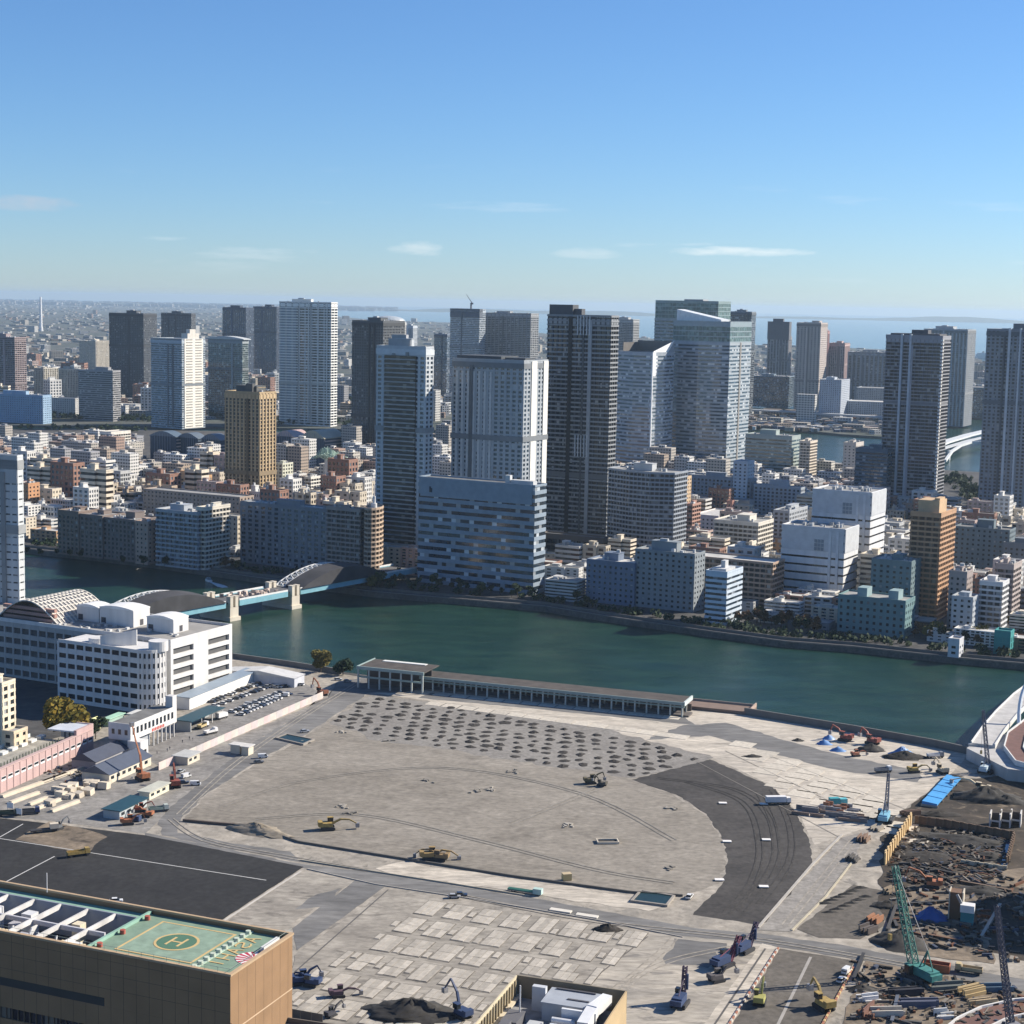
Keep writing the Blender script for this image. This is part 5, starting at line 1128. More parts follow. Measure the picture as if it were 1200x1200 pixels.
sheet('dusty_lot', [(752, 1092), (905, 1108), (835, 1215), (640, 1215), (690, 1150)], GTAN and ground_mat('dusty_lot', (.46, .415, .345), (.31, .285, .245), (.16, .15, .14), s1=.06, s2=.5, stain=1, stretch=(RAD(-35), .4, 1.3)), jit=.6)
sheet('worn_asphalt_patch', [(790, 1100), (852, 1106), (830, 1135), (780, 1130)], GOLD, jit=1.5)
sheet('diagonal_road', [(888, 1090), (985, 982), (1012, 976), (1003, 1006), (928, 1092)], ground_mat('grey_track', (.24, .225, .205), (.30, .28, .25), (.19, .18, .165), s1=.04, s2=.5), jit=.6)
sheet('brown_lot', [(934, 1089), (1000, 1037), (1052, 1047), (1036, 1085), (1008, 1101), (960, 1099)], GMUD, jit=.5)
sheet('lower_lot', [(914, 1112), (1002, 1126), (985, 1160), (962, 1215), (850, 1215)], GMUD, jit=.4)
sheet('concrete_strip', [(893, 1106), (914, 1111), (848, 1215), (815, 1215)], GPALE, jit=.2)
sheet('dirt_zone', [(1035, 966), (1112, 914), (1290, 900), (1290, 1140), (1200, 1126), (1042, 1086), (1030, 1060)], GSOIL, jit=1.5)
sheet('tan_bench', [(1120, 1022), (1290, 1012), (1290, 1050), (1110, 1032)], GTAN, jit=1.2)
sheet('tan_work_area', [(1062, 1046), (1140, 1040), (1150, 1062), (1120, 1085), (1060, 1082)], GTAN, jit=1.5)
sheet('tan_haul_road', [(1058, 1088), (1150, 1095), (1165, 1130), (1060, 1118)], GTAN, jit=1.5)
sheet('work_yard', [(1015, 1126), (1200, 1162), (1290, 1180), (1290, 1230), (975, 1230)], GTAN, jit=1.0)
def line(pts, wd, name='painted_line', mat=None, z=.4):
    a, b = G(*pts[0]), G(*pts[1]); d = (b-a).normalized(); nn = Vector((-d.y, d.x, 0))*wd/2
    MBx = MB().quad(a+nn*-1+Vector((0, 0, z)), b-nn+Vector((0, 0, z)), b+nn+Vector((0, 0, z)), a+nn+Vector((0, 0, z))); o = MBx.build(name, mat or cm((.55, .55, .53), .8)); o['kind'] = 'structure'; return o
ZL = LAYER[0]+.02
for p in (((-20, 980), (312, 1032)), ((-20, 1048), (64, 1004)), ((-10, 987), (27, 966))): line(p, .45, z=ZL)
line(((353, 1021), (257, 1083)), .9, mat=cm((.50, .47, .42), .85), z=ZL)
line(((455, 1043), (345, 1140)), .5, 'slot_line', cm((.10, .095, .09), .9), z=ZL); line(((897, 1112), (828, 1215)), .6, 'slot_line', cm((.09, .085, .08), .9), z=ZL); line(((759, 1098), (640, 1190)), .5, 'slot_line', cm((.12, .11, .10), .9), z=ZL)
line(((950, 1122), (905, 1215)), .9, 'worn_line', cm((.34, .32, .29), .9), z=ZL)
for p in (((815, 892), (1000, 990)), ((850, 880), (1020, 962)), ((905, 887), (1060, 948))): line(p, .35, 'joint_line', cm((.24, .22, .19), .9), z=ZL)
# low kerb along the gravel lot's lower edge and the strip of sleepers behind it
wallrun('lot_kerb', 'low dark retaining edge along the bottom of the gravel lot', [(290, 968), (350, 988), (480, 1009), (600, 1028), (740, 1047), (800, 1051)], .8, .5, cm((.13, .12, .105)))
wallrun('trench_edge', 'short dark broken trench edge at the left tip of the gravel lot', [(214, 963), (245, 966), (282, 969)], 1.0, .8, cm((.12, .09, .07)))
0 and wallrun('arc_kerb', 'thin pale kerb between gravel lot and dark asphalt arc', [(740, 914), (792, 931.5), (827, 954.5), (847, 985), (852, 1010), (844, 1037), (814, 1072)], .12+LAYER[0], .5, cm((.36, .33, .29)))
wallrun('road_kerb', 'long pale kerb dividing the main site road from the slab lot', [(360, 1019), (440, 1037), (560, 1055), (700, 1079), (800, 1099)], .35, .4, cm((.40, .37, .32)))
wallrun('road_kerb', 'pale rope edged kerb above the main site road', [(352, 1009), (430, 1021), (520, 1035), (620, 1051)], .5, .4, cm((.42, .38, .30)))
wallrun('diagonal_kerb', 'broken pale curb along the grey diagonal track', [(890, 1088), (955, 1012), (988, 979)], .4, .9, cm((.42, .39, .34)))
wallrun('diagonal_kerb', 'yellowish curb between grey diagonal track and brown lot', [(929, 1091), (968, 1052), (1005, 1004)], .4, .6, cm((.46, .41, .30)))

# concrete slabs laid in rows, each a piece of the slab lot
def rnd_mat(name, col, var=.25):
    m = bpy.data.materials.new(name); m.use_nodes = True; n, l = m.node_tree.nodes, m.node_tree.links; b = n['Principled BSDF']; b.inputs['Roughness'].default_value = .9
    o = n.new('ShaderNodeObjectInfo'); mr = n.new('ShaderNodeMapRange'); mr.inputs[3].default_value = 1-var; mr.inputs[4].default_value = 1+var*.4; l.new(o.outputs['Random'], mr.inputs[0])
    t = n.new('ShaderNodeTexNoise'); t.inputs['Scale'].default_value = .6; t.inputs['Detail'].default_value = 6; g = n.new('ShaderNodeNewGeometry'); l.new(g.outputs['Position'], t.inputs[0])
    m2 = n.new('ShaderNodeMapRange'); m2.inputs[1].default_value = .3; m2.inputs[2].default_value = .7; m2.inputs[3].default_value = .78; m2.inputs[4].default_value = 1.08; l.new(t.outputs[0], m2.inputs[0])
    mm = n.new('ShaderNodeMath'); mm.operation = 'MULTIPLY'; l.new(mr.outputs[0], mm.inputs[0]); l.new(m2.outputs[0], mm.inputs[1])
    s = n.new('ShaderNodeVectorMath'); s.operation = 'SCALE'; s.inputs[0].default_value = col; l.new(mm.outputs[0], s.inputs['Scale']); l.new(s.outputs[0], b.inputs['Base Color']); return m
SLABM = rnd_mat('slab_piece', (.47, .43, .365)); lot = bpy.data.objects['slab_lot']; q = random.Random(12)
us = Vector((math.cos(AN), math.sin(AN), 0)); vs = Vector((math.sin(AN), -math.cos(AN), 0)); O = G(503, 1056)
bound = [(455, 1045), (760, 1098), (640, 1190), (620, 1215), (330, 1215), (345, 1140)]
meshes = {}
def slab_piece(w, d, p):
    key = (w, d)
    if key not in meshes: o = MB().box(0, w, -d, 0, -.1, .12).build('concrete_slab', SLABM, lot); meshes[key] = o.data
    else: o = bpy.data.objects.new('concrete_slab', meshes[key]); link(o, lot)
    o.location = p; o.rotation_euler = (q.uniform(-.006, .006), q.uniform(-.006, .006), AN+q.uniform(-.008, .008)); return o
ns = 0; jb = MB(); zj = lot.data.vertices[0].co.z+.015
for row in range(8):
    for k in range(-8, 9):
        x = k*9.7; two = (row*2+k) % 4 != 0
        parts = [(a_, b_, 1.95, 6.2) for a_ in (0, 2.1, 4.2) for b_ in (0, 6.4)] if two else [(a_, 0, 1.95, 12.6) for a_ in (0, 2.1, 4.2)]
        if q.random() < .8: parts.append((7.1, q.choice([0, 4.5, 8]), 1.7, 4.2))
        for dx, dy, w_, d_ in parts:
            p = O + us*(x+dx) + vs*(row*16.6+dy); X, Y = proj((p+us*w_/2+vs*d_/2).x, (p+us*w_/2+vs*d_/2).y, 0)
            left = O + us*(-3) + vs*(row*16.6)
            if inpoly(X, Y, bound) and x+dx > -1.5*row-2 and ns < 300 and q.random() < .99:
                slab_piece(w_, d_, p+Vector((0, 0, LAYER[0]+.02))); ns += 1; pj = p+us*w_/2+vs*d_/2; jb.cbox((pj.x, pj.y, zj+.02), (w_+.7, d_+1.1, .04+.0005*(ns % 40)), AN)
o = jb.build('slab_joints', ground_mat('joint_soil', (.12, .11, .096), (.24, .22, .19), s1=.15, s2=.6), lot, kind='stuff')
# pale concrete patches on the apron: long rectangular pours
lotq = bpy.data.objects['quay_apron']; SLABP = rnd_mat('apron_piece', (.56, .51, .425), .15)
for i in range(14):
    a = G(512+i*20.5, 811.5+i*2.05); o = MB().box(0, 8.4, -6.5, 0, -.12, .0).build('apron_slab', SLABP, lotq); o.location = a+Vector((0, 0, LAYER[0])); o.rotation_euler.z = AN
for i in range(16):
    a = G(505+i*19, 822+i*2.55); o = MB().box(0, 7.8, -7.5, 0, -.12, .0).build('apron_slab', SLABP, lotq); o.location = a+Vector((0, 0, LAYER[0])); o.rotation_euler.z = AN-.05
for i in range(7):
    for j in range(4):
        a = G(862+i*26+j*14, 868+i*10.5+j*15.5); o = MB().box(0, 10.3, -9.4, 0, -.12, .0).build('apron_slab', SLABP, lotq); o.location = a+Vector((0, 0, LAYER[0])); o.rotation_euler.z = RAD(-28)

# soil mounds in staggered rows
SOIL = pm('mound_soil', (.038, .033, .028), .95, vary=.4, scale=.8); SOILD = pm('black_soil', (.045, .042, .038), .95, vary=.5, scale=.5); SOILT = pm('tan_spoil', (.25, .215, .165), .95, vary=.35, scale=.4)
def heap_mesh(rx, ry, h, seed, mat, name='soil_mound', n=14, rings=4, rough=.18):
    q = random.Random(seed); b = MB(); ang = [2*PI*i/n for i in range(n)]
    for k in range(rings):
        f = 1-k/rings; z = h*(1-f)**.9*(1-.15*f)
        for a in ang: e = f*(1+q.uniform(-rough, rough)); b.v.append((rx*e*math.cos(a), ry*e*math.sin(a), z*(1+q.uniform(-rough, rough)) if k else -.05))
    b.v.append((0, 0, h)); t = len(b.v)-1
    for k in range(rings-1):
        for i in range(n): b.f.append((k*n+i, k*n+(i+1) % n, (k+1)*n+(i+1) % n, (k+1)*n+i))
    for i in range(n): b.f.append(((rings-1)*n+i, (rings-1)*n+(i+1) % n, t))
    b.m = [0]*len(b.f); return b.build(name, mat, smooth=n > 12)
mm_ = [heap_mesh(2.4+.3*(s % 3), 2.0+.2*(s % 2), .45+.12*(s % 4), s, SOIL, n=12, rings=3, rough=.3) for s in range(8)]; mu = 0
q = random.Random(31); fld = [(392, 846), (432, 818), (560, 833), (700, 857), (828, 890), (740, 911), (640, 896), (520, 876), (440, 864)]
a0 = G(432, 812); ud = (G(836, 888)-G(432, 812)).normalized(); vd = Vector((ud.y, -ud.x, 0))
for j in range(0, 26):
    for i in range(-8, 34):
        p = a0 + ud*(i*8.4+(j % 2)*4.2) + vd*(j*6.6) + Vector((q.uniform(-1, 1), q.uniform(-.9, .9), 0)); X, Y = proj(p.x, p.y, 0)
        if inpoly(X, Y, fld) and q.random() < .93 and mu < 290:
            o = mm_[mu] if mu < 8 else bpy.data.objects.new('soil_mound', mm_[q.randrange(8)].data)
            if mu >= 8: C.objects.link(o)
            o.location = (p.x, p.y, .1); o.rotation_euler.z = q.uniform(0, 6); s = q.uniform(.7, 1.2); o.scale = (s, s, s*q.uniform(.8, 1.2))
            tag(o, 'small dark soil mound in the staggered rows across the gravel lot', 'mound', 'soil mounds in rows'); mu += 1
def heap(px, py, rx, ry, h, mat, label, name='soil_heap', rz=0, seed=None, n=22, rings=7):
    o = heap_mesh(rx, ry, h, seed or int(px+py), mat, name, n, rings, .2); o.location = G(px, py); o.rotation_euler.z = rz; return tag(o, label, 'heap')
heap(302, 974, 15, 6, 3.2, SOILT, 'long low tan spoil heap at the left tip of the gravel lot', rz=-.5)
heap(482, 1188, 14, 8, 4.5, SOILD, 'black shiny soil heap at the bottom beside the blue excavator')
heap(1155, 936, 15, 9, 5.5, SOILD, 'big black soil heap in the corner pit by the ramp')
heap(1060, 888, 11, 5, 3.2, SOIL, 'dark soil heap beside the blue sheeted one on the quay')
heap(1020, 879, 7, 4.5, 3, SOILD, 'dark soil heap under the red excavator on the quay')
heap(935, 868, 3, 2, 1.2, SOILD, 'lone small dark heap on the pale quay')
heap(882, 887, 5, 2.4, 1.2, SOILD, 'small dark rubble heap right of the mound rows')
heap(1120, 914, 7, 4, 2.2, SOIL, 'brown spoil heap behind the blue sheeted trench')
heap(1055, 1105, 9, 9, 4, SOILD, 'dark soil heap behind the green crane boom')
heap(712, 1090, 5, 3, 2.2, SOIL, 'grey brown debris heap at the lower edge of the main road')
TARP = cm((.10, .24, .50), .5); TARPB = cm((.08, .33, .66), .45)
for (x, y, rx, ry, lab) in ((966, 872, 4.2, 2.6, 'left'), (982, 880, 3.8, 2.4, 'lower'), (971, 866, 3.2, 2.2, 'upper')): heap(x, y, rx, ry, 2.2, TARP, 'blue sheeted little heap on the quay, %s of the group of three' % lab, 'sheeted_heap', n=14, rings=5)
heap(1057, 884, 6, 3.8, 3.6, TARP, 'blue sheeted bigger heap on the quay near the corner', 'sheeted_heap')
r = random.Random(5)
for i in range(12):
    row = i//6; k = i % 6; o = heap_mesh(3.4, 1.0, .9, i, SOILD, 'soil_ridge', 10, 3); o.location = G(966+k*8.4+row*6.5, 1059-k*3.6+row*10.5); o.rotation_euler.z = RAD(8); tag(o, 'short dark soil ridge in two rows on the brown lot', 'mound', 'soil ridges on the brown lot')
# scattered manhole pads and rubble on the gravel
PAD = cm((.55, .52, .47), .9); n = 0
for (x, y) in ((400, 858), (402, 945), (407, 953), (458, 868), (562, 925), (600, 905), (577, 926), (560, 928), (665, 967), (788, 947), (785, 1018), (500, 915), (355, 870)):
    b = MB(); q = random.Random(int(x*y))
    for k in range(q.randint(4, 9)): b.cbox((q.gauss(0, 1.3), q.gauss(0, 1.2), .2), (q.uniform(.5, 2.2), q.uniform(.5, 1.4), q.uniform(.3, .6)), q.uniform(0, 3))
    o = b.build('rubble_patch', rnd_mat('rubble_a', (.36, .33, .28), .5) if n == 0 else o.data.materials[0]); o.location = G(x, y, .1); n += 1
    tag(o, 'small scatter of broken concrete on the gravel lot', 'rubble', 'rubble scatters on the gravel lot'); o['kind'] = 'stuff'
for x, y in ((847, 942), (852, 987), (843, 1032), (895, 943), (898, 985), (895, 1040)):
    o = MB().box(-1.6, 1.6, -1, 1, .3, .55).build('marker_board', cm((.78, .76, .72))); o.location = G(x, y); tag(o, 'white marker board lying on the dark asphalt arc', 'board', 'marker boards on the asphalt arc')

def tyre_tracks(L, mat, gauge=2.2, wd=.55, z=None):
    P = [G(x, y) for x, y in L]; Q = []
    for i in range(len(P)-1):
        p0, p1, p2, p3 = P[max(i-1, 0)], P[i], P[i+1], P[min(i+2, len(P)-1)]
        for k in range(6):
            t = k/6; Q.append(.5*((2*p1)+(p2-p0)*t+(2*p0-5*p1+4*p2-p3)*t*t+(3*p1-p0-3*p2+p3)*t**3))
    Q.append(P[-1]); b = MB(); zz = LAYER[0]+.004 if z is None else z
    for s in (-1, 1):
        pr = None
        for i in range(len(Q)):
            d = (Q[min(i+1, len(Q)-1)]-Q[max(i-1, 0)]).normalized(); nn = Vector((-d.y, d.x, 0)); c = Q[i]+nn*s*gauge/2
            k = len(b.v); b.v += [tuple(c-nn*wd/2+Vector((0, 0, zz))), tuple(c+nn*wd/2+Vector((0, 0, zz)))]
            if pr is not None: b.f.append((pr, k, k+1, pr+1)); b.m.append(0)
            pr = k
    LAYER[0] += .003; o = b.build('tyre_track', mat); o['kind'] = 'structure'
TK1 = ground_mat('track_on_asphalt', (.042, .039, .037), (.07, .065, .06), s1=.3, s2=.6); TK2 = ground_mat('track_on_gravel', (.225, .21, .186), (.285, .268, .238), s1=.25, s2=.6); TK3 = ground_mat('dust_track', (.36, .33, .28), (.28, .255, .22), s1=.2, s2=.6)
for L in ([(905, 925), (925, 965), (925, 1010), (890, 1060)], [(890, 930), (908, 970), (905, 1015), (868, 1068)], [(770, 912), (860, 925), (900, 955), (910, 1000)], [(850, 1070), (880, 1035), (890, 990), (870, 940), (800, 915)]): tyre_tracks(L, TK1)
for L in ([(300, 960), (420, 955), (560, 985), (700, 1020), (790, 1035)], [(260, 945), (360, 915), (520, 900), (680, 930), (790, 985)], [(600, 965), (700, 925)]): tyre_tracks(L, TK2)
for L in ([(700, 1200), (740, 1150), (790, 1125), (860, 1110)], [(660, 1195), (720, 1160), (770, 1120), (790, 1100)], [(200, 960), (240, 985), (340, 1005), (430, 1020)], [(210, 955), (270, 900), (340, 850), (420, 800)], [(540, 1050), (700, 1080), (900, 1103), (1100, 1138)], [(920, 1085), (960, 1035), (1000, 985)]): tyre_tracks(L, TK3)
# ------------------------------------------------------------------ machines and vehicles
TRK = cm((.035, .035, .038), .8); DGL = cm((.02, .025, .03), .15); STEEL = pm('steel', (.30, .30, .31), .5, metal=.3, vary=.3, scale=.8); YEL = cm((.37, .26, .08), .65, vary=.4, scale=.9); ORG = cm((.38, .14, .06), .65, vary=.4, scale=.9); RED = cm((.28, .075, .05), .65, vary=.4, scale=.9); BLU = cm((.03, .055, .13), .65); TEA = cm((.05, .22, .20), .65, vary=.35, scale=.6); SKYB = cm((.22, .48, .62), .5); WHI = cm((.75, .74, .72), .5); PURP = cm((.085, .06, .10), .7)
def tracks(root, L, W, h):
    for s in (-1, 1):
        b = MB(); P = [(-L/2, h*.5), (-L/2+h*.35, 0), (L/2-h*.35, 0), (L/2, h*.5), (L/2-h*.35, h), (-L/2+h*.35, h)]; n = len(b.v); k = len(P)
        y0, y1 = (s*W/2-.35*(W/3), s*W/2+.35*(W/3)*.4) if s > 0 else (s*W/2-.35*(W/3)*.4, s*W/2+.35*(W/3))
        b.v += [(x, y0, z) for x, z in P]+[(x, y1, z) for x, z in P]; b.f += [tuple(range(k)), tuple(reversed(range(k, 2*k)))]+[(i, k+i, k+(i+1) % k, (i+1) % k) for i in range(k)]; b.m += [0]*(k+2)
        b.build('track', TRK, root)
    MB().box(-L*.3, L*.3, -W*.35, W*.35, h*.35, h*1.05).build('undercarriage', TRK, root)
def excavator(px, py, rz, col, label, sc=1.0, boom=(50, -60), arm=1.0, name='excavator', cab=DGL):
    r = empty(name, G(px, py, .12), rz, label, 'excavator'); r.scale = (sc, sc, sc); tracks(r, 4.4, 3.0, 1.0)
    MB().prism([(-2.6, -1.4), (1.5, -1.4), (1.5, 1.4), (-2.6, 1.4)], 1.08, 2.2, [(-2.5, -1.3), (1.3, -1.3), (1.3, 1.3), (-2.5, 1.3)]).build('body', col, r)
    MB().box(-2.9, -1.6, -1.3, 1.3, 1.3, 2.6).build('counterweight', col, r)
    c_ = MB().box(.0, 1.7, .35, 1.45, 2.2, 3.4).build('cab', cab, r); MB().box(-.1, 1.75, .3, 1.5, 3.4, 3.55).build('cab_roof', col, c_)
    a, s = RAD(boom[0]), RAD(boom[1]); p0 = Vector((1.2, -.3, 1.9)); p1 = p0+Vector((math.cos(a), 0, math.sin(a)))*2.8*arm; a2 = a-.5; p2 = p1+Vector((math.cos(a2), 0, math.sin(a2)))*2.6*arm; p3 = p2+Vector((math.cos(s), 0, math.sin(s)))*2.9*arm
    MB().bar(p0, p1, .55).bar(p1, p2, .5, 4, .36).build('boom', col, r); MB().bar(p2, p3, .38, 4, .28).build('stick', col, r)
    MB().prism([(p3.x-.6, p3.y-.6), (p3.x+.5, p3.y-.6), (p3.x+.5, p3.y+.6), (p3.x-.6, p3.y+.6)], p3.z-1.0, p3.z+.25).build('bucket', STEEL, r)
    MB().bar(p0+Vector((.4, 0, -.3)), p1+Vector((0, 0, -.1)), .18, 6).build('hydraulic_ram', STEEL, r); return r
def truss(b, p, q, w, n, bar, w1=None):
    p, q = Vector(p), Vector(q); d = (q-p); L = d.length; d.normalize(); a = d.cross(Vector((0, 1, 0)))
    if a.length < .1: a = d.cross(Vector((1, 0, 0)))
    a.normalize(); c = d.cross(a); w1 = w1 or w
    def pt(i, s, t): f = i/n; ww = w+(w1-w)*f; return p+d*(L*f)+a*(s*ww/2)+c*(t*ww/2)
    cr = [(-1, -1), (1, -1), (1, 1), (-1, 1)]
    for s, t in cr: b.bar(pt(0, s, t), pt(n, s, t), bar*1.4)
    for i in range(n):
        for k in range(4): (s, t), (s2, t2) = cr[k], cr[(k+1) % 4]; b.bar(pt(i, s, t), pt(i+1, s2, t2), bar); b.bar(pt(i, s, t), pt(i, s2, t2), bar)
def crawler_crane(px, py, rz, col, label, blen=40, el=72, sc=1.0, boomcol=None, lean=0.0, w=1.6):
    r = empty('crawler_crane', G(px, py, .12), rz, label, 'crane'); r.scale = (sc, sc, sc); tracks(r, 7.5, 5.8, 1.4)
    MB().box(-5.2, 2.2, -1.6, 1.6, 1.5, 3.7).build('machine_house', col, r); MB().box(-6.0, -3.9, -1.8, 1.8, 1.6, 3.2).build('counterweight', col, r)
    c_ = MB().box(.9, 2.7, 1.65, 3.0, 1.6, 3.8).build('cab', DGL, r); MB().box(.8, 2.8, 1.6, 3.05, 3.8, 4.0).build('cab_roof', col, c_)
    a = RAD(el); f = Vector((2, 0, 2)); t = f+Vector((math.cos(a)*math.cos(lean), math.cos(a)*math.sin(lean), math.sin(a)))*blen
    b = MB(); truss(b, f, t, w, max(8, int(blen/2.2)), .17, w*.55); b.build('lattice_boom', boomcol or col, r)
    g = Vector((-2.2, 0, 8.5)); b = MB(); b.bar((-.4, .8, 3.6), g, .3).bar((-.4, -.8, 3.6), g, .3).bar((-4.5, 0, 3.6), g, .25); b.build('gantry', boomcol or col, r)
    MB().bar(g, t, .12).build('stay_rope', STEEL, r); hk = t+Vector((.5, 0, 0)); MB().bar(hk, (hk.x, hk.y, max(3, hk.z*.35)), .1).build('hoist_rope', STEEL, r); MB().box(hk.x-.4, hk.x+.4, hk.y-.4, hk.y+.4, max(3, hk.z*.35)-1.6, max(3, hk.z*.35)).build('hook_block', YEL, r); return r
def rig(px, py, rz, label, c1=BLU, c2=PURP, hh=14, lean=.0, name='drilling_rig'):
    r = empty(name, G(px, py, .12), rz, label, 'machine'); tracks(r, 6.2, 4.0, 1.2); MB().box(-4, 1.5, -1.5, 1.5, 1.3, 3.4).build('machine_house', c1, r); MB().box(-5, -3, -1.6, 1.6, 1.5, 3.0).build('counterweight', c1, r)
    MB().box(.2, 1.9, .6, 1.7, 3.4, 4.6).build('cab', DGL, r); b = MB(); truss(b, (2.8, 0, .4), (2.8+lean*hh, 0, hh), 1.0, max(6, int(hh/1.4)), .2); b.build('leader_mast', c2, r)
    MB().bar((2.9+lean*hh*.5, -.9, hh*.35), (2.9+lean*hh*.5, -.9, hh*.8), .8, 8).build('rotary_drive', c1, r); MB().bar((-2, 0, 3.3), (2.6+lean*hh*.7, 0, hh*.72), .35, 6).build('back_stay', c2, r); return r
def wheels(r, xs, y, rad):
    for x in xs:
        for s in (-1, 1):
            b = MB(); n = 10; k = len(b.v); b.v += [(x+rad*math.cos(2*PI*i/n), s*y, rad+rad*math.sin(2*PI*i/n)) for i in range(n)]+[(x+rad*math.cos(2*PI*i/n), s*(y-.25), rad+rad*math.sin(2*PI*i/n)) for i in range(n)]
            b.f += [tuple(range(n)), tuple(reversed(range(n, 2*n)))]+[(i, n+i, n+(i+1) % n, (i+1) % n) for i in range(n)]; b.m += [0]*(n+2); b.build('wheel', TRK, r)
def truck(px, py, rz, label, cabc=WHI, bedc=None, L=7.5, name='truck', box=False):
    r = empty(name, G(px, py, .12), rz, label, 'truck'); MB().box(-L/2, L/2, -.9, .9, .55, .95).build('chassis', TRK, r)
    c_ = MB().prism([(L/2-1.8, -1.1), (L/2, -1.1), (L/2, 1.1), (L/2-1.8, 1.1)], .96, 2.7, [(L/2-1.75, -1.0), (L/2-.3, -1.0), (L/2-.3, 1.0), (L/2-1.75, 1.0)]).build('cab', cabc, r); MB().box(L/2-.6, L/2-.12, -.95, .95, 1.7, 2.4).build('windscreen', DGL, c_)
    if box: MB().box(-L/2, L/2-2.0, -1.15, 1.15, .97, 3.2).build('box_body', bedc or WHI, r)
    else: MB().box(-L/2, L/2-2.0, -1.15, 1.15, .97, 1.2).box(-L/2, -L/2+.15, -1.15, 1.15, 1.2, 2.0).box(-L/2, L/2-2.0, -1.15, -1.0, 1.2, 2.0).box(-L/2, L/2-2.0, 1.0, 1.15, 1.2, 2.0).box(L/2-2.15, L/2-2.0, -1.15, 1.15, 1.2, 2.2).build('bed', bedc or STEEL, r)
    wheels(r, (-L/2+1.2, L/2-1.0), 1.1, .5); return r
CARS = {}
def car(p, rz, colname, label, group=None, van=False):
    key = (colname, van)
    if key not in CARS:
        col = {'white': (.72, .72, .70), 'silver': (.42, .43, .44), 'black': (.025, .025, .028), 'dark blue': (.03, .05, .10), 'grey': (.16, .165, .17)}[colname]; m = cm(col, .3)
        r = empty('delivery_van' if van else 'car', (0, 0, -900)); hb = 1.0 if van else .78
        MB().prism([(-2.1, -.85), (2.1, -.85), (2.2, 0), (2.1, .85), (-2.1, .85)], .3, hb).build('body', m, r)
        T = [(-2.05, -.78), (1.3, -.74), (1.3, .74), (-2.05, .78)] if van else [(-1.35, -.68), (.35, -.68), (.35, .68), (-1.35, .68)]; Bq = [(-2.1, -.84), (1.8, -.84), (1.8, .84), (-2.1, .84)] if van else [(-1.85, -.82), (1.1, -.82), (1.1, .82), (-1.85, .82)]
        MB().prism(Bq, hb+.005, 1.75 if van else 1.32, T).build('windows', DGL, r); MB().prism([(x*.99, y*.99) for x, y in T], 1.755 if van else 1.325, 1.85 if van else 1.42).build('car_roof', m, r)
        if van: MB().box(-2.08, .6, -.86, .86, .9, 1.78).build('cargo_side', m, r)
        wheels(r, (-1.3, 1.35), .88, .33); CARS[key] = r; o = r
    else: o = copy_tree(CARS[key])
    o.location = p; o.rotation_euler.z = rz; return tag(o, label, 'car', group)

# --- left yard
excavator(167, 914, 2.2, ORG, 'orange excavator with its boom raised high beside the cream shed', 1.35, (78, 60), 1.9)
excavator(205, 922, 1.9, RED, 'red excavator parked beside the cream site cabin', 1.3, (62, -75), 1.1)
excavator(150, 966, .3, ORG, 'orange red excavator at the front of the row on the grey yard', 1.0, (40, -70), .9)
excavator(163, 951, .2, RED, 'red excavator behind the teal roofed hut', .9, (45, -60), .9)
excavator(172, 957, 2.9, ORG, 'small orange excavator right of the blue generator', .9, (45, -60), .9)
o = empty('generator', G(160, 962, .12), AN, 'blue generator box among the orange excavators', 'generator'); MB().box(-1.6, 1.6, -1, 1, .2, 2).build('housing', BLU, o); MB().box(-.5, .3, -.3, .3, 2, 2.4).build('exhaust', STEEL, o); MB().box(-1.7, 1.7, -1.05, 1.05, 0, .2).build('skid', TRK, o)
truck(186, 951, .4, 'pale green tarpaulin truck beside the excavators on the grey yard', cm((.45, .5, .45)), cm((.3, .38, .32)))
truck(92, 1003, .5, 'yellow tipper truck at the corner of the dark asphalt lot', YEL, YEL, 8)
car(G(136, 1057), .2, 'white', 'white car alone on the dark asphalt lot')
for i, (x, y, rz, cn, van, lab) in enumerate([(212, 905, 1.2, 'silver', 0, 'silver car in the jumble by the guard cabin'), (218, 911, .9, 'white', 1, 'white van beside the guard cabin'), (229, 920, .1, 'white', 1, 'white van parked outermost by the curved road'), (215, 918, .3, 'dark blue', 0, 'dark blue car between van and red excavator'), (308, 888, .3, 'white', 1, 'white van beside the two white cabins'), (303, 894, .4, 'grey', 0, 'grey car in front of the white van by the cabins'), (357, 858, .5, 'silver', 0, 'silver car at the edge of the water filled trench'), (396, 797, .2, 'white', 0, 'white car left of the market pier hall'), (407, 799, .2, 'silver', 0, 'silver car nearest the market pier hall'), (808, 1052, 1.2, 'white', 0, 'white car at the tip of the gravel lot'), (532, 1052, .1, 'silver', 0, 'silver car on the main site road above the slabs'), (540, 1050, .1, 'dark blue', 0, 'dark blue car on the main site road above the slabs'), (992, 1140, 1.0, 'white', 1, 'white van at the top of the lower lot'), (986, 1150, 1.0, 'white', 0, 'white car below the white van on the lower lot')]): car(G(x, y, .12), rz, cn, lab, van=bool(van))
truck(238, 853, 1.2, 'white crane truck parked under the teal canopy', WHI, cm((.5, .4, .2)), 7); truck(260, 842, 1.0, 'white box truck at the end of the teal canopy', WHI, None, 6.5, box=True); truck(247, 860, .9, 'white lorry with pale bed on the open yard', WHI, WHI, 7)
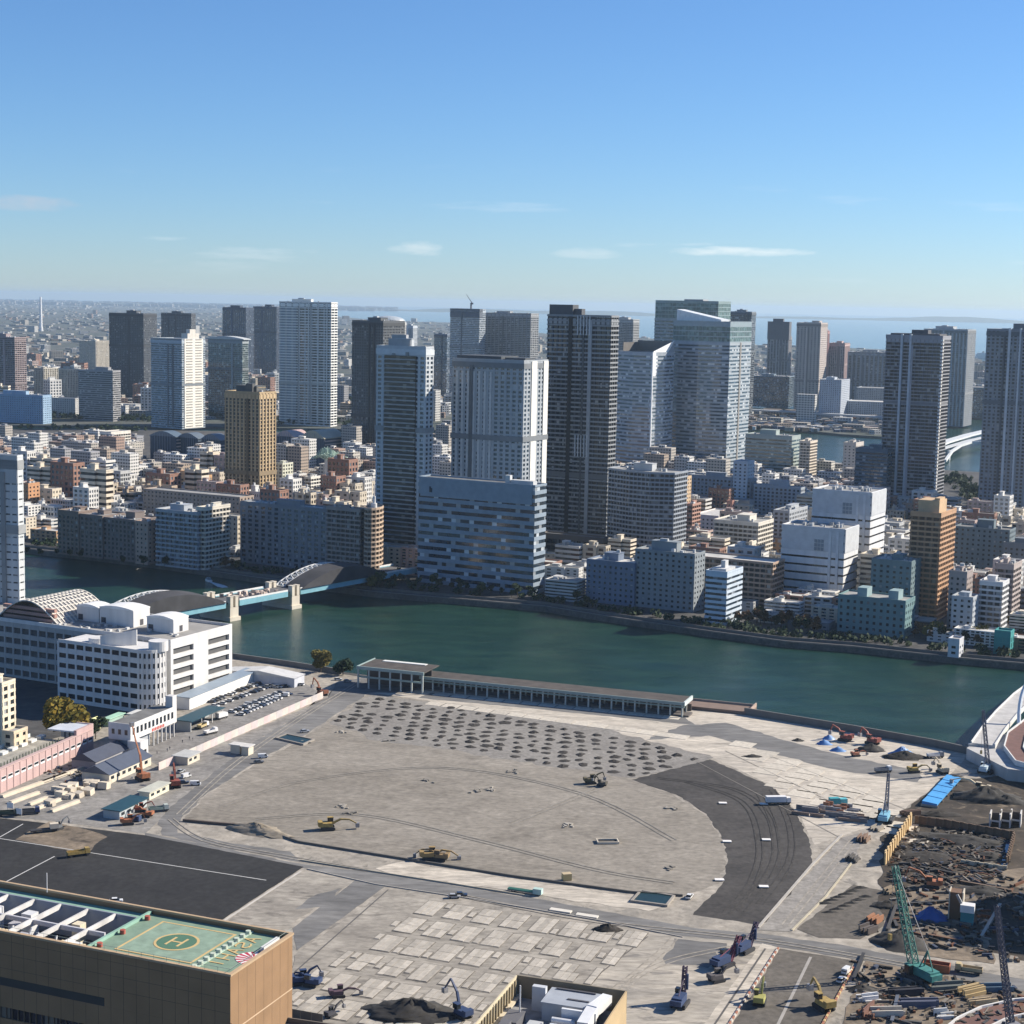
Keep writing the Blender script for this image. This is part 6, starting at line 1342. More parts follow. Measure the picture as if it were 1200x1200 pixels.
# car park rows
RN_ = ['row against the long white shed', 'second row from the long white shed', 'third row from the long white shed', 'row nearest the hoarding', 'short row by the white gabled hall']; q = random.Random(17); ccol = ['white', 'white', 'white', 'silver', 'black', 'grey', 'dark blue']
for row, (xa, ya, xb, yb, n) in enumerate(((248, 823, 306, 800, 15), (252, 828, 318, 804, 17), (272, 835, 332, 811, 16), (282, 838, 338, 814, 15), (322, 806, 352, 803, 8))):
    for i in range(n):
        if q.random() < .1: continue
        f = i/(n-1); p = G(xa+(xb-xa)*f, ya+(yb-ya)*f, .12); cn = q.choice(ccol)
        car(p, AN+(PI if q.random() < .4 else 0)+q.uniform(-.04, .04), cn, cn+' car in the '+RN_[row]+' of the car park', cn+' cars in the '+RN_[row], van=q.random() < .2 and cn in ('white', 'silver'))
# people on the yard
def person_mesh():
    me = bpy.data.meshes.new('person'); V = [(0, 0, .95), (0, 0, 1.2), (0, 0, 1.42), (0, 0, 1.52), (0, 0, 1.66), (.1, 0, .9), (.13, .05, .5), (.14, .02, .05), (-.1, 0, .9), (-.13, -.04, .5), (-.14, 0, .05), (.2, 0, 1.4), (.27, .02, 1.12), (.26, .1, .88), (-.2, 0, 1.4), (-.27, 0, 1.12), (-.26, .08, .88)]
    E_ = [(0, 1), (1, 2), (2, 3), (3, 4), (0, 5), (5, 6), (6, 7), (0, 8), (8, 9), (9, 10), (2, 11), (11, 12), (12, 13), (2, 14), (14, 15), (15, 16)]; me.from_pydata(V, E_, [])
    o = bpy.data.objects.new('person', me); C.objects.link(o); md = o.modifiers.new('skin', 'SKIN')
    R_ = [.15, .15, .15, .06, .11, .1, .08, .06, .1, .08, .06, .08, .06, .045, .08, .06, .045]
    for i, s in enumerate(me.skin_vertices[0].data): s.radius = (R_[i], R_[i]*.8)
    me.skin_vertices[0].data[0].use_root = True; o.modifiers.new('sub', 'SUBSURF').levels = 1
    dg = bpy.context.evaluated_depsgraph_get(); m2 = bpy.data.meshes.new_from_object(o.evaluated_get(dg)); bpy.data.objects.remove(o); m2.materials.append(cm((.05, .055, .08), .8)); return m2
pme = person_mesh()
for i, (x, y) in enumerate(((222, 867), (226, 868), (214, 871), (196, 881), (184, 884), (199, 879))):
    o = bpy.data.objects.new('person', pme); C.objects.link(o); o.location = G(x, y, .12); o.rotation_euler.z = i*1.3; tag(o, 'person in dark work clothes standing on the yard by the site office', 'person', 'people on the yard')
# foundations and demolition blocks, far left
CRM = cm((.60, .53, .42), .9); q = random.Random(23)
for i, (x0, y0, x1, y1) in enumerate(((2, 935, 78, 908), (12, 942, 45, 930), (34, 944, 55, 936), (40, 950, 70, 938), (50, 918, 100, 900), (60, 952, 92, 940), (95, 928, 130, 914))):
    a, b_ = G(x0, y0), G(x1, y1); d = b_-a; o = MB().box(0, d.length, -.7, .7, 0, 1.1).box(0, d.length, -1.2, 1.2, 0, .35).build('foundation_beam', CRM); o.location = a; o.rotation_euler.z = math.atan2(d.y, d.x); tag(o, 'long pale foundation beam left in the ground below the pink wall', 'beam', 'foundation beams')
for i in range(34):
    x = q.uniform(50, 128); y = 945-(x-50)*.36+q.uniform(-14, 6); s = q.uniform(1.2, 3.6); o = MB().cbox((0, 0, s*.4), (s*1.2, s, s*.8), 0, q.uniform(-.2, .2)).build('concrete_block', CRM); o.location = G(x, y, .05); o.rotation_euler.z = AN+q.uniform(-.3, .3); tag(o, 'broken cream concrete block in the demolition yard below the pink wall', 'block', 'demolition blocks')
b = MB()
for i in range(170): b.cbox((q.gauss(0, 9), q.gauss(0, 6), .3), (q.uniform(.3, 1.8), q.uniform(.3, 1), q.uniform(.3, .9)), q.uniform(0, 3), q.uniform(-.4, .4))
o = b.build('demolition_debris', palette('debris_mix', JUNK, .9)); o.location = G(100, 905); tag(o, 'brown demolition debris in front of the dark roofed sheds', 'debris', kind='stuff')
o = empty('flatbed_trailer', G(52, 975, .12), .4, 'dark flatbed trailer with a box near the debris pad', 'trailer'); MB().box(-5, 5, -1.2, 1.2, .8, 1.2).build('deck', TRK, o); MB().box(2, 5, -1.1, 1.1, 1.2, 3).build('box', CRM, o); wheels(o, (-3.5, 3.5), 1.15, .5)
excavator(68, 972, 1.0, cm((.12, .13, .14)), 'small grey excavator working on the debris pad', .8)
for x, y, lab in ((22, 957, 'white notice board beside the dark vehicles at the left'), (12, 950, 'white hut-like board at the left edge of the yard')):
    o = empty('notice_board', G(x, y, .1), AN, lab, 'sign'); MB().box(-1.4, 1.4, -.05, .05, 1, 3.2).build('panel', WHI, o); MB().box(-1.2, -1.05, -.1, .1, 0, 1).box(1.05, 1.2, -.1, .1, 0, 1).build('legs', STEEL, o)
truck(10, 956, .2, 'dark green lorry at the left edge of the yard', cm((.06, .08, .06)), cm((.07, .09, .06)), 8); truck(34, 954, .3, 'dark blue lorry right of the notice board', cm((.04, .06, .14)), cm((.1, .1, .1)), 8)

# --- on and round the gravel lot
excavator(384, 972, .2, YEL, 'yellow excavator at the lower edge of the gravel lot', 1.25, (25, -30), 1.0)
excavator(503, 1007, .1, cm((.32, .22, .09)), 'brown loader at the lower kerb of the gravel lot, left of a pair', 1.2, (20, -35), 1.0); excavator(516, 1008, 2.9, cm((.26, .18, .09)), 'brown excavator at the lower kerb of the gravel lot, right of a pair', 1.1, (25, -40), 1.0)
excavator(692, 918, .2, cm((.12, .10, .05)), 'dark excavator beneath the mound rows, near the asphalt arc', 1.0, (50, -70), .9); excavator(705, 921, 2.6, cm((.10, .09, .07)), 'second dark excavator right of the first beneath the mound rows', .8, (60, -70), .9)
o = empty('survey_pit', G(712, 987, .1), .1, 'pale timber framed test pit in the middle of the gravel lot', 'pit'); MB().box(-4, 4, -2.2, -1.8, 0, .8).box(-4, 4, 1.8, 2.2, 0, .8).box(-4, -3.6, -1.75, 1.75, 0, .8).box(3.6, 4, -1.75, 1.75, 0, .8).build('frame', CRM, o); MB().box(-3.5, 3.5, -1.7, 1.7, 0, .2).build('soil', SOILD, o)
o = empty('container', G(664, 1031, .1), .3, 'small yellowish container on the pale bank below the gravel lot', 'container'); MB().box(-1.5, 1.5, -1.1, 1.1, 0, 2.2).build('shell', cm((.55, .42, .2)), o); MB().box(-1.55, 1.55, -1.15, 1.15, 2.2, 2.35).build('lid', cm((.5, .4, .25)), o)
# water filled trench and its side basin
for (L, lab) in (([(336, 862), (366, 868), (355, 873), (325, 866)], 'shallow water filled trench at the upper left of the gravel lot'), ([(752, 1046), (788, 1052), (780, 1062), (742, 1057)], 'greenish water basin at the lower tip of the gravel lot')):
    P = [G(x, y) for x, y in L]; cxy = sum(P, Vector())/len(P); r = empty('water_basin', cxy, 0, lab, 'basin'); Pq = [(p-cxy)[:2] for p in P]
    if sum(Pq[i-1][0]*Pq[i][1]-Pq[i][0]*Pq[i-1][1] for i in range(4)) < 0: Pq = Pq[::-1]
    b = MB(); O2 = offset(Pq, .8)
    for i in range(4): b.prism([O2[i], O2[(i+1) % 4], Pq[(i+1) % 4], Pq[i]], 0, .8)
    b.build('rim', cm((.30, .27, .23)), r); MB().prism([(x*.99, y*.99) for x, y in Pq], .1, .55).build('water', cm((.012, .03, .024), .35), r)
for i, (x, y, lab) in enumerate(((605, 1048, 'green'), (598, 1046, 'green'))): pass
o = empty('pipe_bundle', G(612, 1046, .1), AN, 'green pipe bundle on a trailer along the main site road', 'pipes'); 
for k in range(4): MB().bar((-5, -.6+k*.4, .9+.1*(k % 2)), (5, -.6+k*.4, .9+.1*(k % 2)), .38, 8).build('pipe', cm((.1, .3, .22)), o)
MB().box(-5, 5, -.9, .9, .5, .68).build('trailer_bed', STEEL, o); wheels(o, (-3.5, -2.4), .8, .3); MB().box(4, 7, -1, 1, .4, 2.2).build('tractor', cm((.4, .55, .5)), o)
for x, y, lab in ((657, 1068, 'left'), (688, 1074, 'right')): o = MB().box(-3.6, 3.6, -1.1, 1.1, .1, .5).build('concrete_plank', cm((.66, .62, .54))); o.location = G(x, y); o.rotation_euler.z = AN; tag(o, 'pale concrete plank lying on the road edge above the slabs, %s of two' % lab, 'plank')
# lower left of the slab lot
excavator(352, 1153, .3, BLU, 'blue excavator beside the brown newspaper building, left one', 1.1, (55, -60), .8); excavator(365, 1155, 2.8, BLU, 'blue excavator beside the brown newspaper building, right one', 1.0, (30, -50), .8)
excavator(396, 1168, .3, cm((.10, .06, .08)), 'dark low excavator on the slabs', .9, (20, -30), .8); excavator(388, 1191, .9, cm((.05, .05, .06)), 'small black excavator at the lower left of the slabs', .7)
excavator(541, 1192, 2.3, BLU, 'blue excavator with a dark raised boom on the black soil heap', 1.15, (75, -55), 1.35)
o = empty('site_fence', G(300, 1187, .1), AN, 'dark temporary screen fence at the foot of the brown newspaper building', 'fence')
for i in range(6): MB().box(i*3.4, i*3.4+3.35, -.05, .05, 0, 3).build('panel', cm((.10, .09, .08)), o)
# rigs on the dusty lot
rig(872, 1115, .9, 'blue and purple drilling rig lying low at the end of the concrete strip', BLU, PURP, 7.5, .55); rig(848, 1132, .8, 'blue and red drilling rig tilted beside the concrete strip', BLU, cm((.18, .05, .08)), 7.5, .6)
rig(797, 1178, 1.2, 'blue and purple rig with upright mast casting a long shadow', BLU, PURP, 10, .12); excavator(840, 1150, .5, cm((.10, .09, .09)), 'dark excavator with tan load between the blue rigs', 1.0)
excavator(890, 1176, 1.3, cm((.34, .33, .10)), 'lime yellow excavator alone on the lower lot', 1.1, (70, -60), .9); excavator(965, 1182, 2.0, YEL, 'yellow orange excavator by the barrier of the lower lot', 1.3, (60, -60), .9)
# barrier lines
def barrier(label, a, b_, n, h=.6, c1=cm((.36, .15, .09)), c2=cm((.55, .51, .45))):
    p, e = G(*a), G(*b_); d = e-p; r = empty('barrier_line', p, math.atan2(d.y, d.x), label, 'barrier'); L = d.length
    for i in range(n): MB().box(i*L/n, (i+.82)*L/n, -.25, .25, 0, h).build('barrier_block', c2 if i % 2 else c1, r)
barrier('orange and white barrier along the right of the concrete strip', (912, 1112), (852, 1205), 34); barrier('orange barrier along the right side of the lower lot', (1000, 1135), (962, 1205), 26, c2=cm((.6, .42, .2)))

# --- right-hand works
crawler_crane(1037, 962, 1.2, SKYB, 'pale blue crawler crane with a short dark mast near the steel yard', 16, 84, 1.0, cm((.14, .15, .2)), w=1.4)
crawler_crane(1156, 905, 1.0, cm((.5, .6, .64)), 'pale grey crawler crane by the ramp abutment', 27, 80, .95, cm((.12, .13, .17)), lean=2.6)
crawler_crane(1078, 1148, 2.1, TEA, 'big sea green crawler crane with a lattice boom', 27, 76, 1.15, cm((.05, .18, .15)), w=2.0, lean=.5)
# tall lattice mast at the lower right
r = empty('lattice_mast_crane', G(1190, 1215, .1), 2.0, 'tall thin dark lattice boom rising at the lower right', 'crane'); tracks(r, 7, 5, 1.3); MB().box(-5, 2, -1.6, 1.6, 1.4, 3.5).build('machine_house', cm((.2, .2, .22)), r); b = MB(); truss(b, (2, 0, 2), (4.5, 5, 36), 1.5, 22, .2, 1.0); b.build('lattice_boom', cm((.10, .10, .13)), r)
excavator(990, 868, 2.6, RED, 'red excavator on the quay, left of two', 1.3, (55, -70), .9); excavator(1022, 872, 2.3, RED, 'red excavator on the dark quay heap, right of two', 1.3, (55, -70), .9); excavator(1003, 886, .4, cm((.35, .14, .08)), 'small rusty excavator below the red ones', .8, (25, -40), .8)
excavator(1071, 905, .3, YEL, 'yellow excavator on the quay road end', 1.0, (25, -40), .9); truck(1035, 905, .3, 'white lorry on the quay road', WHI, STEEL); excavator(1104, 906, 1.9, cm((.5, .42, .3)), 'tan excavator above the blue sheeted trench', 1.1); truck(1096, 888, .2, 'grey lorry by the quay wall near the sheeted heap', STEEL, WHI)
excavator(1150, 928, 2.6, cm((.58, .5, .36)), 'tan excavator digging into the big black heap', 1.2, (30, -20), 1.2); excavator(1092, 1040, 2.9, ORG, 'orange excavator beneath the pit wall', 1.2, (45, -70), 1.2)
# long blue sheeted trench cover
a, b_ = G(1089, 946), G(1118, 914); d = b_-a; r = empty('blue_tarpaulin', a, math.atan2(d.y, d.x), 'long bright blue sheet on a raised frame by the pit', 'tarpaulin')
for i in range(5): MB().prism([(d.length*i/5+.1, -3.0), (d.length*(i+1)/5-.1, -3.0), (d.length*(i+1)/5-.1, 3.0), (d.length*i/5+.1, 3.0)], 1.0, [1.7, 1.5, 2.0, 2.2]).build('sheet', TARPB, r)
for i in range(6): MB().box(d.length*i/5-.1, d.length*i/5+.1, -3.4, 3.4, .0, 1.0).build('sleeper', cm((.5, .4, .3)), r)
# steel yard
o_ = G(925, 955); q = random.Random(41); r = empty('steel_stack', o_, AN, 'big stack of grey steel beams at the end of the asphalt arc', 'steel')
for i in range(26): x, y = q.uniform(0, 24), q.uniform(0, 10); MB().box(x, x+q.uniform(5, 9), y, y+.5, .1, .7+.6*(i % 3)).build('beam', [STEEL, cm((.24, .17, .13)), cm((.16, .16, .17))][i % 3], r)
r = empty('steel_stack', G(952, 948), AN, 'rusty steel pieces stacked behind the grey beams', 'steel')
for i in range(16): x, y = q.uniform(0, 14), q.uniform(0, 8); MB().box(x, x+q.uniform(2, 5), y, y+.6, .1, .8+.5*(i % 3)).build('beam', [cm((.3, .14, .08)), STEEL][i % 2], r)
truck(912, 942, .1, 'white roofed lorry beside the steel stacks', WHI, WHI, 10, box=True)
r = empty('generator', G(983, 942), .2, 'teal compressor set at the end of the steel yard', 'generator'); MB().box(-4, 0, -1.2, 1.2, .2, 2.6).build('housing', cm((.05, .32, .36)), r); MB().box(.2, 3.2, -1.2, 1.2, .2, 2.2).build('tank', cm((.1, .42, .48)), r); MB().box(-4.2, 3.4, -1.3, 1.3, 0, .2).build('skid', TRK, r)
# pit with sheet pile walls
def pile_wall(label, L, h, mat, name='sheet_pile_wall', th=.5, step=1.5):
    P = [G(x, y) for x, y in L]; r = empty(name, P[0], 0, label, 'wall')
    for i in range(len(P)-1):
        d = P[i+1]-P[i]; n = max(1, int(d.length/step)); rz = math.atan2(d.y, d.x); me = None
        for k in range(n):
            p = P[i]+d*((k+.5)/n)-P[0]
            if me is None: o = MB().box(-d.length/n*.49, d.length/n*.49, -th/2, th/2, -.05, h).build('sheet_pile', mat, r); me = o.data
            else: o = bpy.data.objects.new('sheet_pile', me); link(o, r)
            o.location = p+Vector((0, 0, 0)); nn = Vector((-d.y, d.x, 0)).normalized()*(.25 if k % 2 else -.25); o.location += nn; o.rotation_euler.z = rz
    return r
RUST = pm('rusty_pile', (.20, .13, .08), .85, vary=.4, scale=.5)
pile_wall('dark sheet pile wall at the back of the pit', [(1072, 965), (1110, 970), (1188, 984)], 3.2, RUST); pile_wall('dark sheet pile wall at the right end of the pit', [(1188, 984), (1180, 1014)], 3.0, RUST); pile_wall('low pale sheet pile row at the front of the pit', [(1126, 1012), (1180, 1020)], 1.6, cm((.5, .44, .33)))
pile_wall('sunlit yellow orange sheet pile wall along the left of the pit', [(1036, 1014), (1068, 965)], 4.5, cm((.62, .44, .22), .7), step=2.2)
o = MB().box(0, 1, 0, 1, 0, 1).build('pit_water', cm((.02, .05, .12), .05)); bpy.data.objects.remove(o)
r = empty('water_pool', G(1181, 1003, .25), 0, 'dark blue water standing at the right end of the pit', 'pool'); P = [(G(x, y)-G(1181, 1003))[:2] for x, y in ((1173, 1014), (1180, 985), (1187, 987), (1180, 1016))]
MB().prism(P if sum(P[i-1][0]*P[i][1]-P[i][0]*P[i-1][1] for i in range(4)) > 0 else P[::-1], 0, .35).build('water', cm((.02, .05, .12), .05), r)
heap(1125, 985, 22, 7, 2.2, SOILD, 'long dark soil bank inside the pit', rz=-.3); heap(1090, 1005, 16, 8, 1.8, SOIL, 'brown churned soil bank in the left of the pit', rz=-.2); heap(1160, 1004, 8, 5, 1.8, SOILD, 'dark wet soil heap beside the pit pool')
b = MB(); q = random.Random(55)
for i in range(420):
    x = q.uniform(1045, 1180); y = q.uniform(972, 1035); p = G(x, y); b.cbox((p.x, p.y, .7), (q.uniform(.5, 5), q.uniform(.3, .8), q.uniform(.3, .8)), q.uniform(0, 3), 0)
tag(b.build('pit_debris', palette('pit_mix', [tuple(q*.55 for q in c) for c in JUNK], .85)), 'strewn timber and steel in and around the pit', 'debris', kind='stuff')
# white open frames behind the pit
for k, x in enumerate((1166, 1178, 1190)):
    r = empty('open_frame_box', G(x, 968-.5*k), AN, 'white open concrete frame behind the pit, %s of three' % ('leftmost', 'middle', 'rightmost')[k], 'frame')
    for a in (-1.8, 1.8): MB().box(a-.25, a+.25, -3, 3, 0, 5.5).build('frame_wall', cm((.58, .56, .53)), r)
    MB().box(-1.5, 1.5, 2.4, 2.8, 0, 4.5).build('back_panel', cm((.05, .04, .04)), r); MB().box(-1.52, 1.52, -2.9, -2.5, 2.4, 3.0).build('cross_beam', cm((.5, .48, .45)), r)
# cluster around the big green crane
r = empty('container', G(1097, 1137, .1), AN, 'rust red open skip container right of the green crane', 'container'); MB().box(-4, 4, -1.6, 1.6, 0, .3).box(-4, -3.8, -1.6, 1.6, .3, 2.4).box(3.8, 4, -1.6, 1.6, .3, 2.4).box(-3.78, 3.78, -1.6, -1.4, .3, 2.4).box(-3.78, 3.78, 1.4, 1.6, .3, 2.4).build('shell', cm((.42, .13, .06)), r); MB().box(-3.7, 3.7, -1.3, 1.3, .3, 1.6).build('load', SOIL, r)
heap(1091, 1076, 5.5, 4.5, 4, cm((.04, .10, .30), .5), 'deep blue sheeted heap on the tan work area', 'sheeted_heap')
r = empty('concrete_plant', G(1133, 1082, .1), AN, 'white and teal batching unit at the edge of the big shadow', 'machine'); MB().box(-2, 2, -1.5, 1.5, 0, 4).build('base', cm((.04, .22, .24)), r); MB().box(-2.2, 2.2, -1.7, 1.7, 4, 6.4).build('hopper', WHI, r); MB().bar((-2, 0, 6.4), (-3.5, 0, 9), .8).build('conveyor', STEEL, r)
r = empty('rusty_caisson', G(1120, 1075, .1), AN, 'rusty brown upright steel box beside the blue sheeted heap', 'box'); MB().box(-2, 2, -2.2, 2.2, 0, 9).build('shell', cm((.16, .09, .05)), r); MB().box(-2.3, -1.9, -2.5, 2.5, 0, 9.3).build('edge_frame', cm((.5, .45, .36)), r); MB().box(1.9, 2.3, -2.5, 2.5, 0, 9.3).build('edge_frame', cm((.5, .45, .36)), r)
for k, (x, y, rz, c_, L, lab) in enumerate(((1060, 1165, .2, cm((.03, .03, .04)), 9, 'black steel girder stack below the green crane'), (1075, 1180, .1, cm((.10, .11, .16)), 11, 'blue grey girder stack in front of the green crane'), (1110, 1160, .2, cm((.16, .17, .15)), 9, 'grey green equipment row right of the green crane'), (1140, 1165, .5, cm((.48, .35, .17)), 8, 'ochre plates stacked at the lower right'), (1152, 1178, .3, cm((.45, .34, .2)), 7, 'ochre timber stack near the red curved road'), (1022, 1188, 1.0, cm((.2, .10, .07)), 8, 'brown hopper frame at the bottom of the work yard'), (1018, 1172, .3, WHI, 5, 'white tank unit on the brown hopper'), (1108, 1192, .2, cm((.6, .6, .58)), 4, 'white generator near the red curved road'), (1040, 1190, .1, cm((.55, .5, .42)), 9, 'pale plank stack at the bottom right'), (1168, 1160, .1, cm((.08, .14, .2)), 9, 'blue glazed frames lying beside the red curved road'), (1025, 1080, .9, cm((.35, .16, .08)), 5, 'red brown machine parts right of the brown lot'), (1018, 1092, .7, cm((.12, .10, .09)), 5, 'dark machine parts at the corner of the brown lot'), (1012, 985, 1.1, cm((.20, .13, .09)), 6, 'rusty pipe stack beside the head of the diagonal track'), (1028, 972, .9, cm((.30, .27, .22)), 5, 'pale timber stack just below the pale blue crane'), (1000, 1008, 1.1, cm((.09, .085, .08)), 5, 'dark grating stack halfway along the diagonal track'), (1046, 1046, .8, cm((.26, .20, .13)), 5, 'tan formwork stack at the upper corner of the brown lot'), (1068, 955, .4, cm((.15, .09, .06)), 7, 'brown walings stacked at the head of the sunlit pile wall'))):
    r = empty('material_stack', G(x, y, .1), rz, lab, 'stack'); qq = random.Random(k)
    for i in range(7): xx = qq.uniform(-1, 1); yy = -1.8+i*.6; MB().box(-L/2+xx, L/2+xx, yy, yy+.45, 0, .6+.5*qq.randint(0, 3)).build('piece', c_, r)
    MB().box(-L/2, -L/2+.4, -2, 2.5, -.05, .3).box(L/2-.4, L/2, -2, 2.5, -.05, .3).build('bearers', SOIL, r)
b = MB(); q = random.Random(57)
for i in range(820):
    x = q.uniform(1000, 1200); y = q.uniform(1030, 1200)
    if x < 1048 and y < 1105: continue
    if inpoly(x, y, [(1000, 1096), (1200, 1130), (1200, 1160), (1000, 1126)]): continue
    p = G(x, y); b.cbox((p.x, p.y, .4), (q.uniform(.4, 3.4)*q.choice([1, 1, 1, 1.8]), q.uniform(.3, 1.1), q.uniform(.3, 1.3)), q.uniform(0, 3), 0)
tag(b.build('yard_debris', palette('yard_mix', [tuple(q*.75 for q in c) for c in JUNK], .85)), 'small odds and ends strewn over the work yard at the lower right', 'debris', kind='stuff')
truck(1135, 1140, 2.8, 'tan tipper truck on the haul road right of the rust red skip', cm((.5, .4, .22)), cm((.45, .36, .22)), 8)

# --- ramps of the new road bridge at the right edge
RRED = pm('red_road', (.15, .075, .06), .85, vary=.2, scale=.3); RCON = pm('ramp_concrete', (.46, .45, .43), .85, vary=.2, scale=.2, streak=True)
def ramp(label, L, z, wd, surf, name='curved_ramp', zb=0, side=RCON, kerb=.7):
    P = [G(x, y, z) for x, y in L]; r = empty(name, P[0]-Vector((0, 0, z)), 0, label, 'road'); o0 = r.location; l_, r_ = [], []
    for i in range(len(P)):
        d = (P[min(i+1, len(P)-1)]-P[max(i-1, 0)]).normalized(); nn = Vector((-d.y, d.x, 0))*wd/2; l_.append(P[i]+nn-o0); r_.append(P[i]-nn-o0)
    b = MB(); k1, k2 = MB(), MB()
    for i in range(len(P)-1):
        b.prism([r_[i][:2], r_[i+1][:2], l_[i+1][:2], l_[i][:2]], z-1.5, z)
        for kk, s in ((k1, l_), (k2, r_)):
            d = (s[i+1]-s[i]).normalized(); nn = Vector((-d.y, d.x, 0))*.25; kk.prism([(s[i]-nn)[:2], (s[i+1]-nn)[:2], (s[i+1]+nn)[:2], (s[i]+nn)[:2]], z-1.6, z+kerb)
    b.build('road_surface', surf, r); k1.build('parapet', cm((.66, .65, .62)), r); k2.build('parapet', cm((.66, .65, .62)), r)
    if z > 2:
        for i in range(0, len(P), 2): m_ = (l_[i]+r_[i])/2; MB().box(m_.x-1.2, m_.x+1.2, m_.y-1.2, m_.y+1.2, 0, z-1.5).build('pier', RCON, r)
    return r
ramp('reddish curved site road with pale kerbs at the lower right corner', [(1118, 1218), (1140, 1200), (1165, 1188), (1200, 1180), (1250, 1176)], .5, 9, RRED)
ramp('reddish loop ramp with pale parapets at the right edge', [(1250, 835), (1210, 846), (1192, 860), (1188, 876), (1200, 892), (1250, 905)], 7, 8, RRED)
ramp('pale concrete bridge approach curving over the water at the right edge', [(1152, 872), (1165, 853), (1180, 835), (1200, 815), (1240, 785)], 6.5, 10, RCON, 'bridge_approach')
P = [G(x, y) for x, y in ((1132, 890), (1160, 872), (1260, 880), (1260, 925), (1180, 915))]; o0 = P[0]; r = empty('ramp_abutment', o0, 0, 'big grey concrete abutment under the ramps', 'abutment'); Pq = [(p-o0)[:2] for p in P]
MB().prism(Pq if sum(Pq[i-1][0]*Pq[i][1]-Pq[i][0]*Pq[i-1][1] for i in range(5)) > 0 else Pq[::-1], 0, 5.2).build('wall', RCON, r); MB().box(2, 6, 3, 5, 5.2, 6.2).build('upstand', RCON, r)
a = G(1194, 848, 7); t = a+Vector((4, 6, 26)); r = empty('arch_rib', (a.x, a.y, 0), 0, 'white leaning arch rib of the new bridge at the right edge', 'arch')
b = MB()
for i in range(6): f0, f1 = i/6, (i+1)/6; g_ = lambda f: (6*f*f+2*f, 14*f, 7+24*f-6*f*f); b.bar(g_(f0), g_(f1), 1.8, 8)
b.build('rib', cm((.72, .76, .78), .4), r); MB().bar((0, 0, 0), (0, 0, 7.2), 2.4, 8).build('foot', RCON, r)

excavator(377, 815, 2.4, cm((.22, .08, .04)), 'rust brown excavator at the end of the pink hoarding', 1.2, (62, -75), 1.2)
p = G(1153, 420, -3.6); r = empty('white_ferry', p, .1, 'white ship lying far out in the bay at the right', 'ship'); MB().prism([(-42, -8), (34, -8), (48, 0), (34, 8), (-42, 8)], -1, 9).build('hull', cm((.78, .78, .76)), r); MB().box(-36, 22, -7, 7, 9, 18).box(-30, 10, -6, 6, 18, 24).build('superstructure', cm((.8, .8, .78)), r); MB().box(-8, 0, -3, 3, 24, 31).build('funnel', cm((.5, .5, .5)), r)

# more shoring, girders and spoil in the works
for k, (x0, y0, x1, y1, lab) in enumerate(((1058, 1062, 1112, 1058, 'dark girder laid along the top of the tan work area'), (1040, 1092, 1052, 1058, 'dark girder standing beside the green crane boom'), (1150, 1100, 1172, 1062, 'pale girder at the edge of the big shadow'), (1088, 1098, 1130, 1106, 'rusty girder on the haul road'), (1000, 1150, 1012, 1120, 'black girder left of the work yard'), (1045, 1200, 1052, 1168, 'blue grey girder at the bottom of the work yard'), (1125, 1035, 1185, 1046, 'brown waling along the tan bench'), (1078, 1018, 1120, 1026, 'black waling below the pit'))):
    a, b_ = G(x0, y0), G(x1, y1); d = b_-a; r = empty('steel_girder', a, math.atan2(d.y, d.x), lab, 'girder'); c_ = [cm((.05, .048, .046)), cm((.06, .055, .05)), cm((.36, .33, .28)), cm((.17, .09, .05)), cm((.03, .03, .032)), cm((.09, .11, .15)), cm((.15, .10, .065)), cm((.04, .036, .034))][k]; Lg = d.length
    MB().box(0, Lg, -.5, .5, .9, 1.05).build('top_flange', c_, r); MB().box(0, Lg, -.12, .12, .15, .88).build('web', c_, r); MB().box(0, Lg, -.5, .5, 0, .14).build('bottom_flange', c_, r)
for k, (x, y, rx, ry, h_, lab) in enumerate(((1150, 1045, 12, 5, 2.2, 'dark spoil bank above the big shadow'), (1040, 1062, 6, 4, 2.0, 'dark spoil heap between brown lot and crane boom'), (1180, 940, 9, 5, 3.0, 'black spoil heap right of the big black one'), (1100, 955, 10, 4, 1.8, 'brown spoil ridge between the blue sheet and the pit'), (1010, 1160, 5, 3, 1.6, 'dark spoil heap at the left of the work yard'))): heap(x, y, rx, ry, h_, [SOILD, SOIL][k % 2], lab)
# ------------------------------------------------------------------ the brown newspaper building with its helipad
ZR = 62.0
pA = G(270, 1143, ZR); pB = G(342.7, 1094.5, ZR); dA = pB-pA; DA = dA.length; roA = math.atan2(dA.y, dA.x)-PI/2; WA = 78
nb = empty('newspaper_building', (pA.x, pA.y, 0), roA, 'big brown newspaper building with a green helipad on its roof', 'building')
def brick(name, col): return pm(name, col, .85, vary=.16, scale=.12, streak=False)
BRN = brick('brown_cladding', (.29, .175, .09)); GRN = pm('helipad_green', (.19, .28, .205), .8, vary=.16, scale=.5); GRD = cm((.07, .16, .10), .8); OCH = cm((.55, .40, .18), .8); COP = cm((.46, .33, .20), .7)
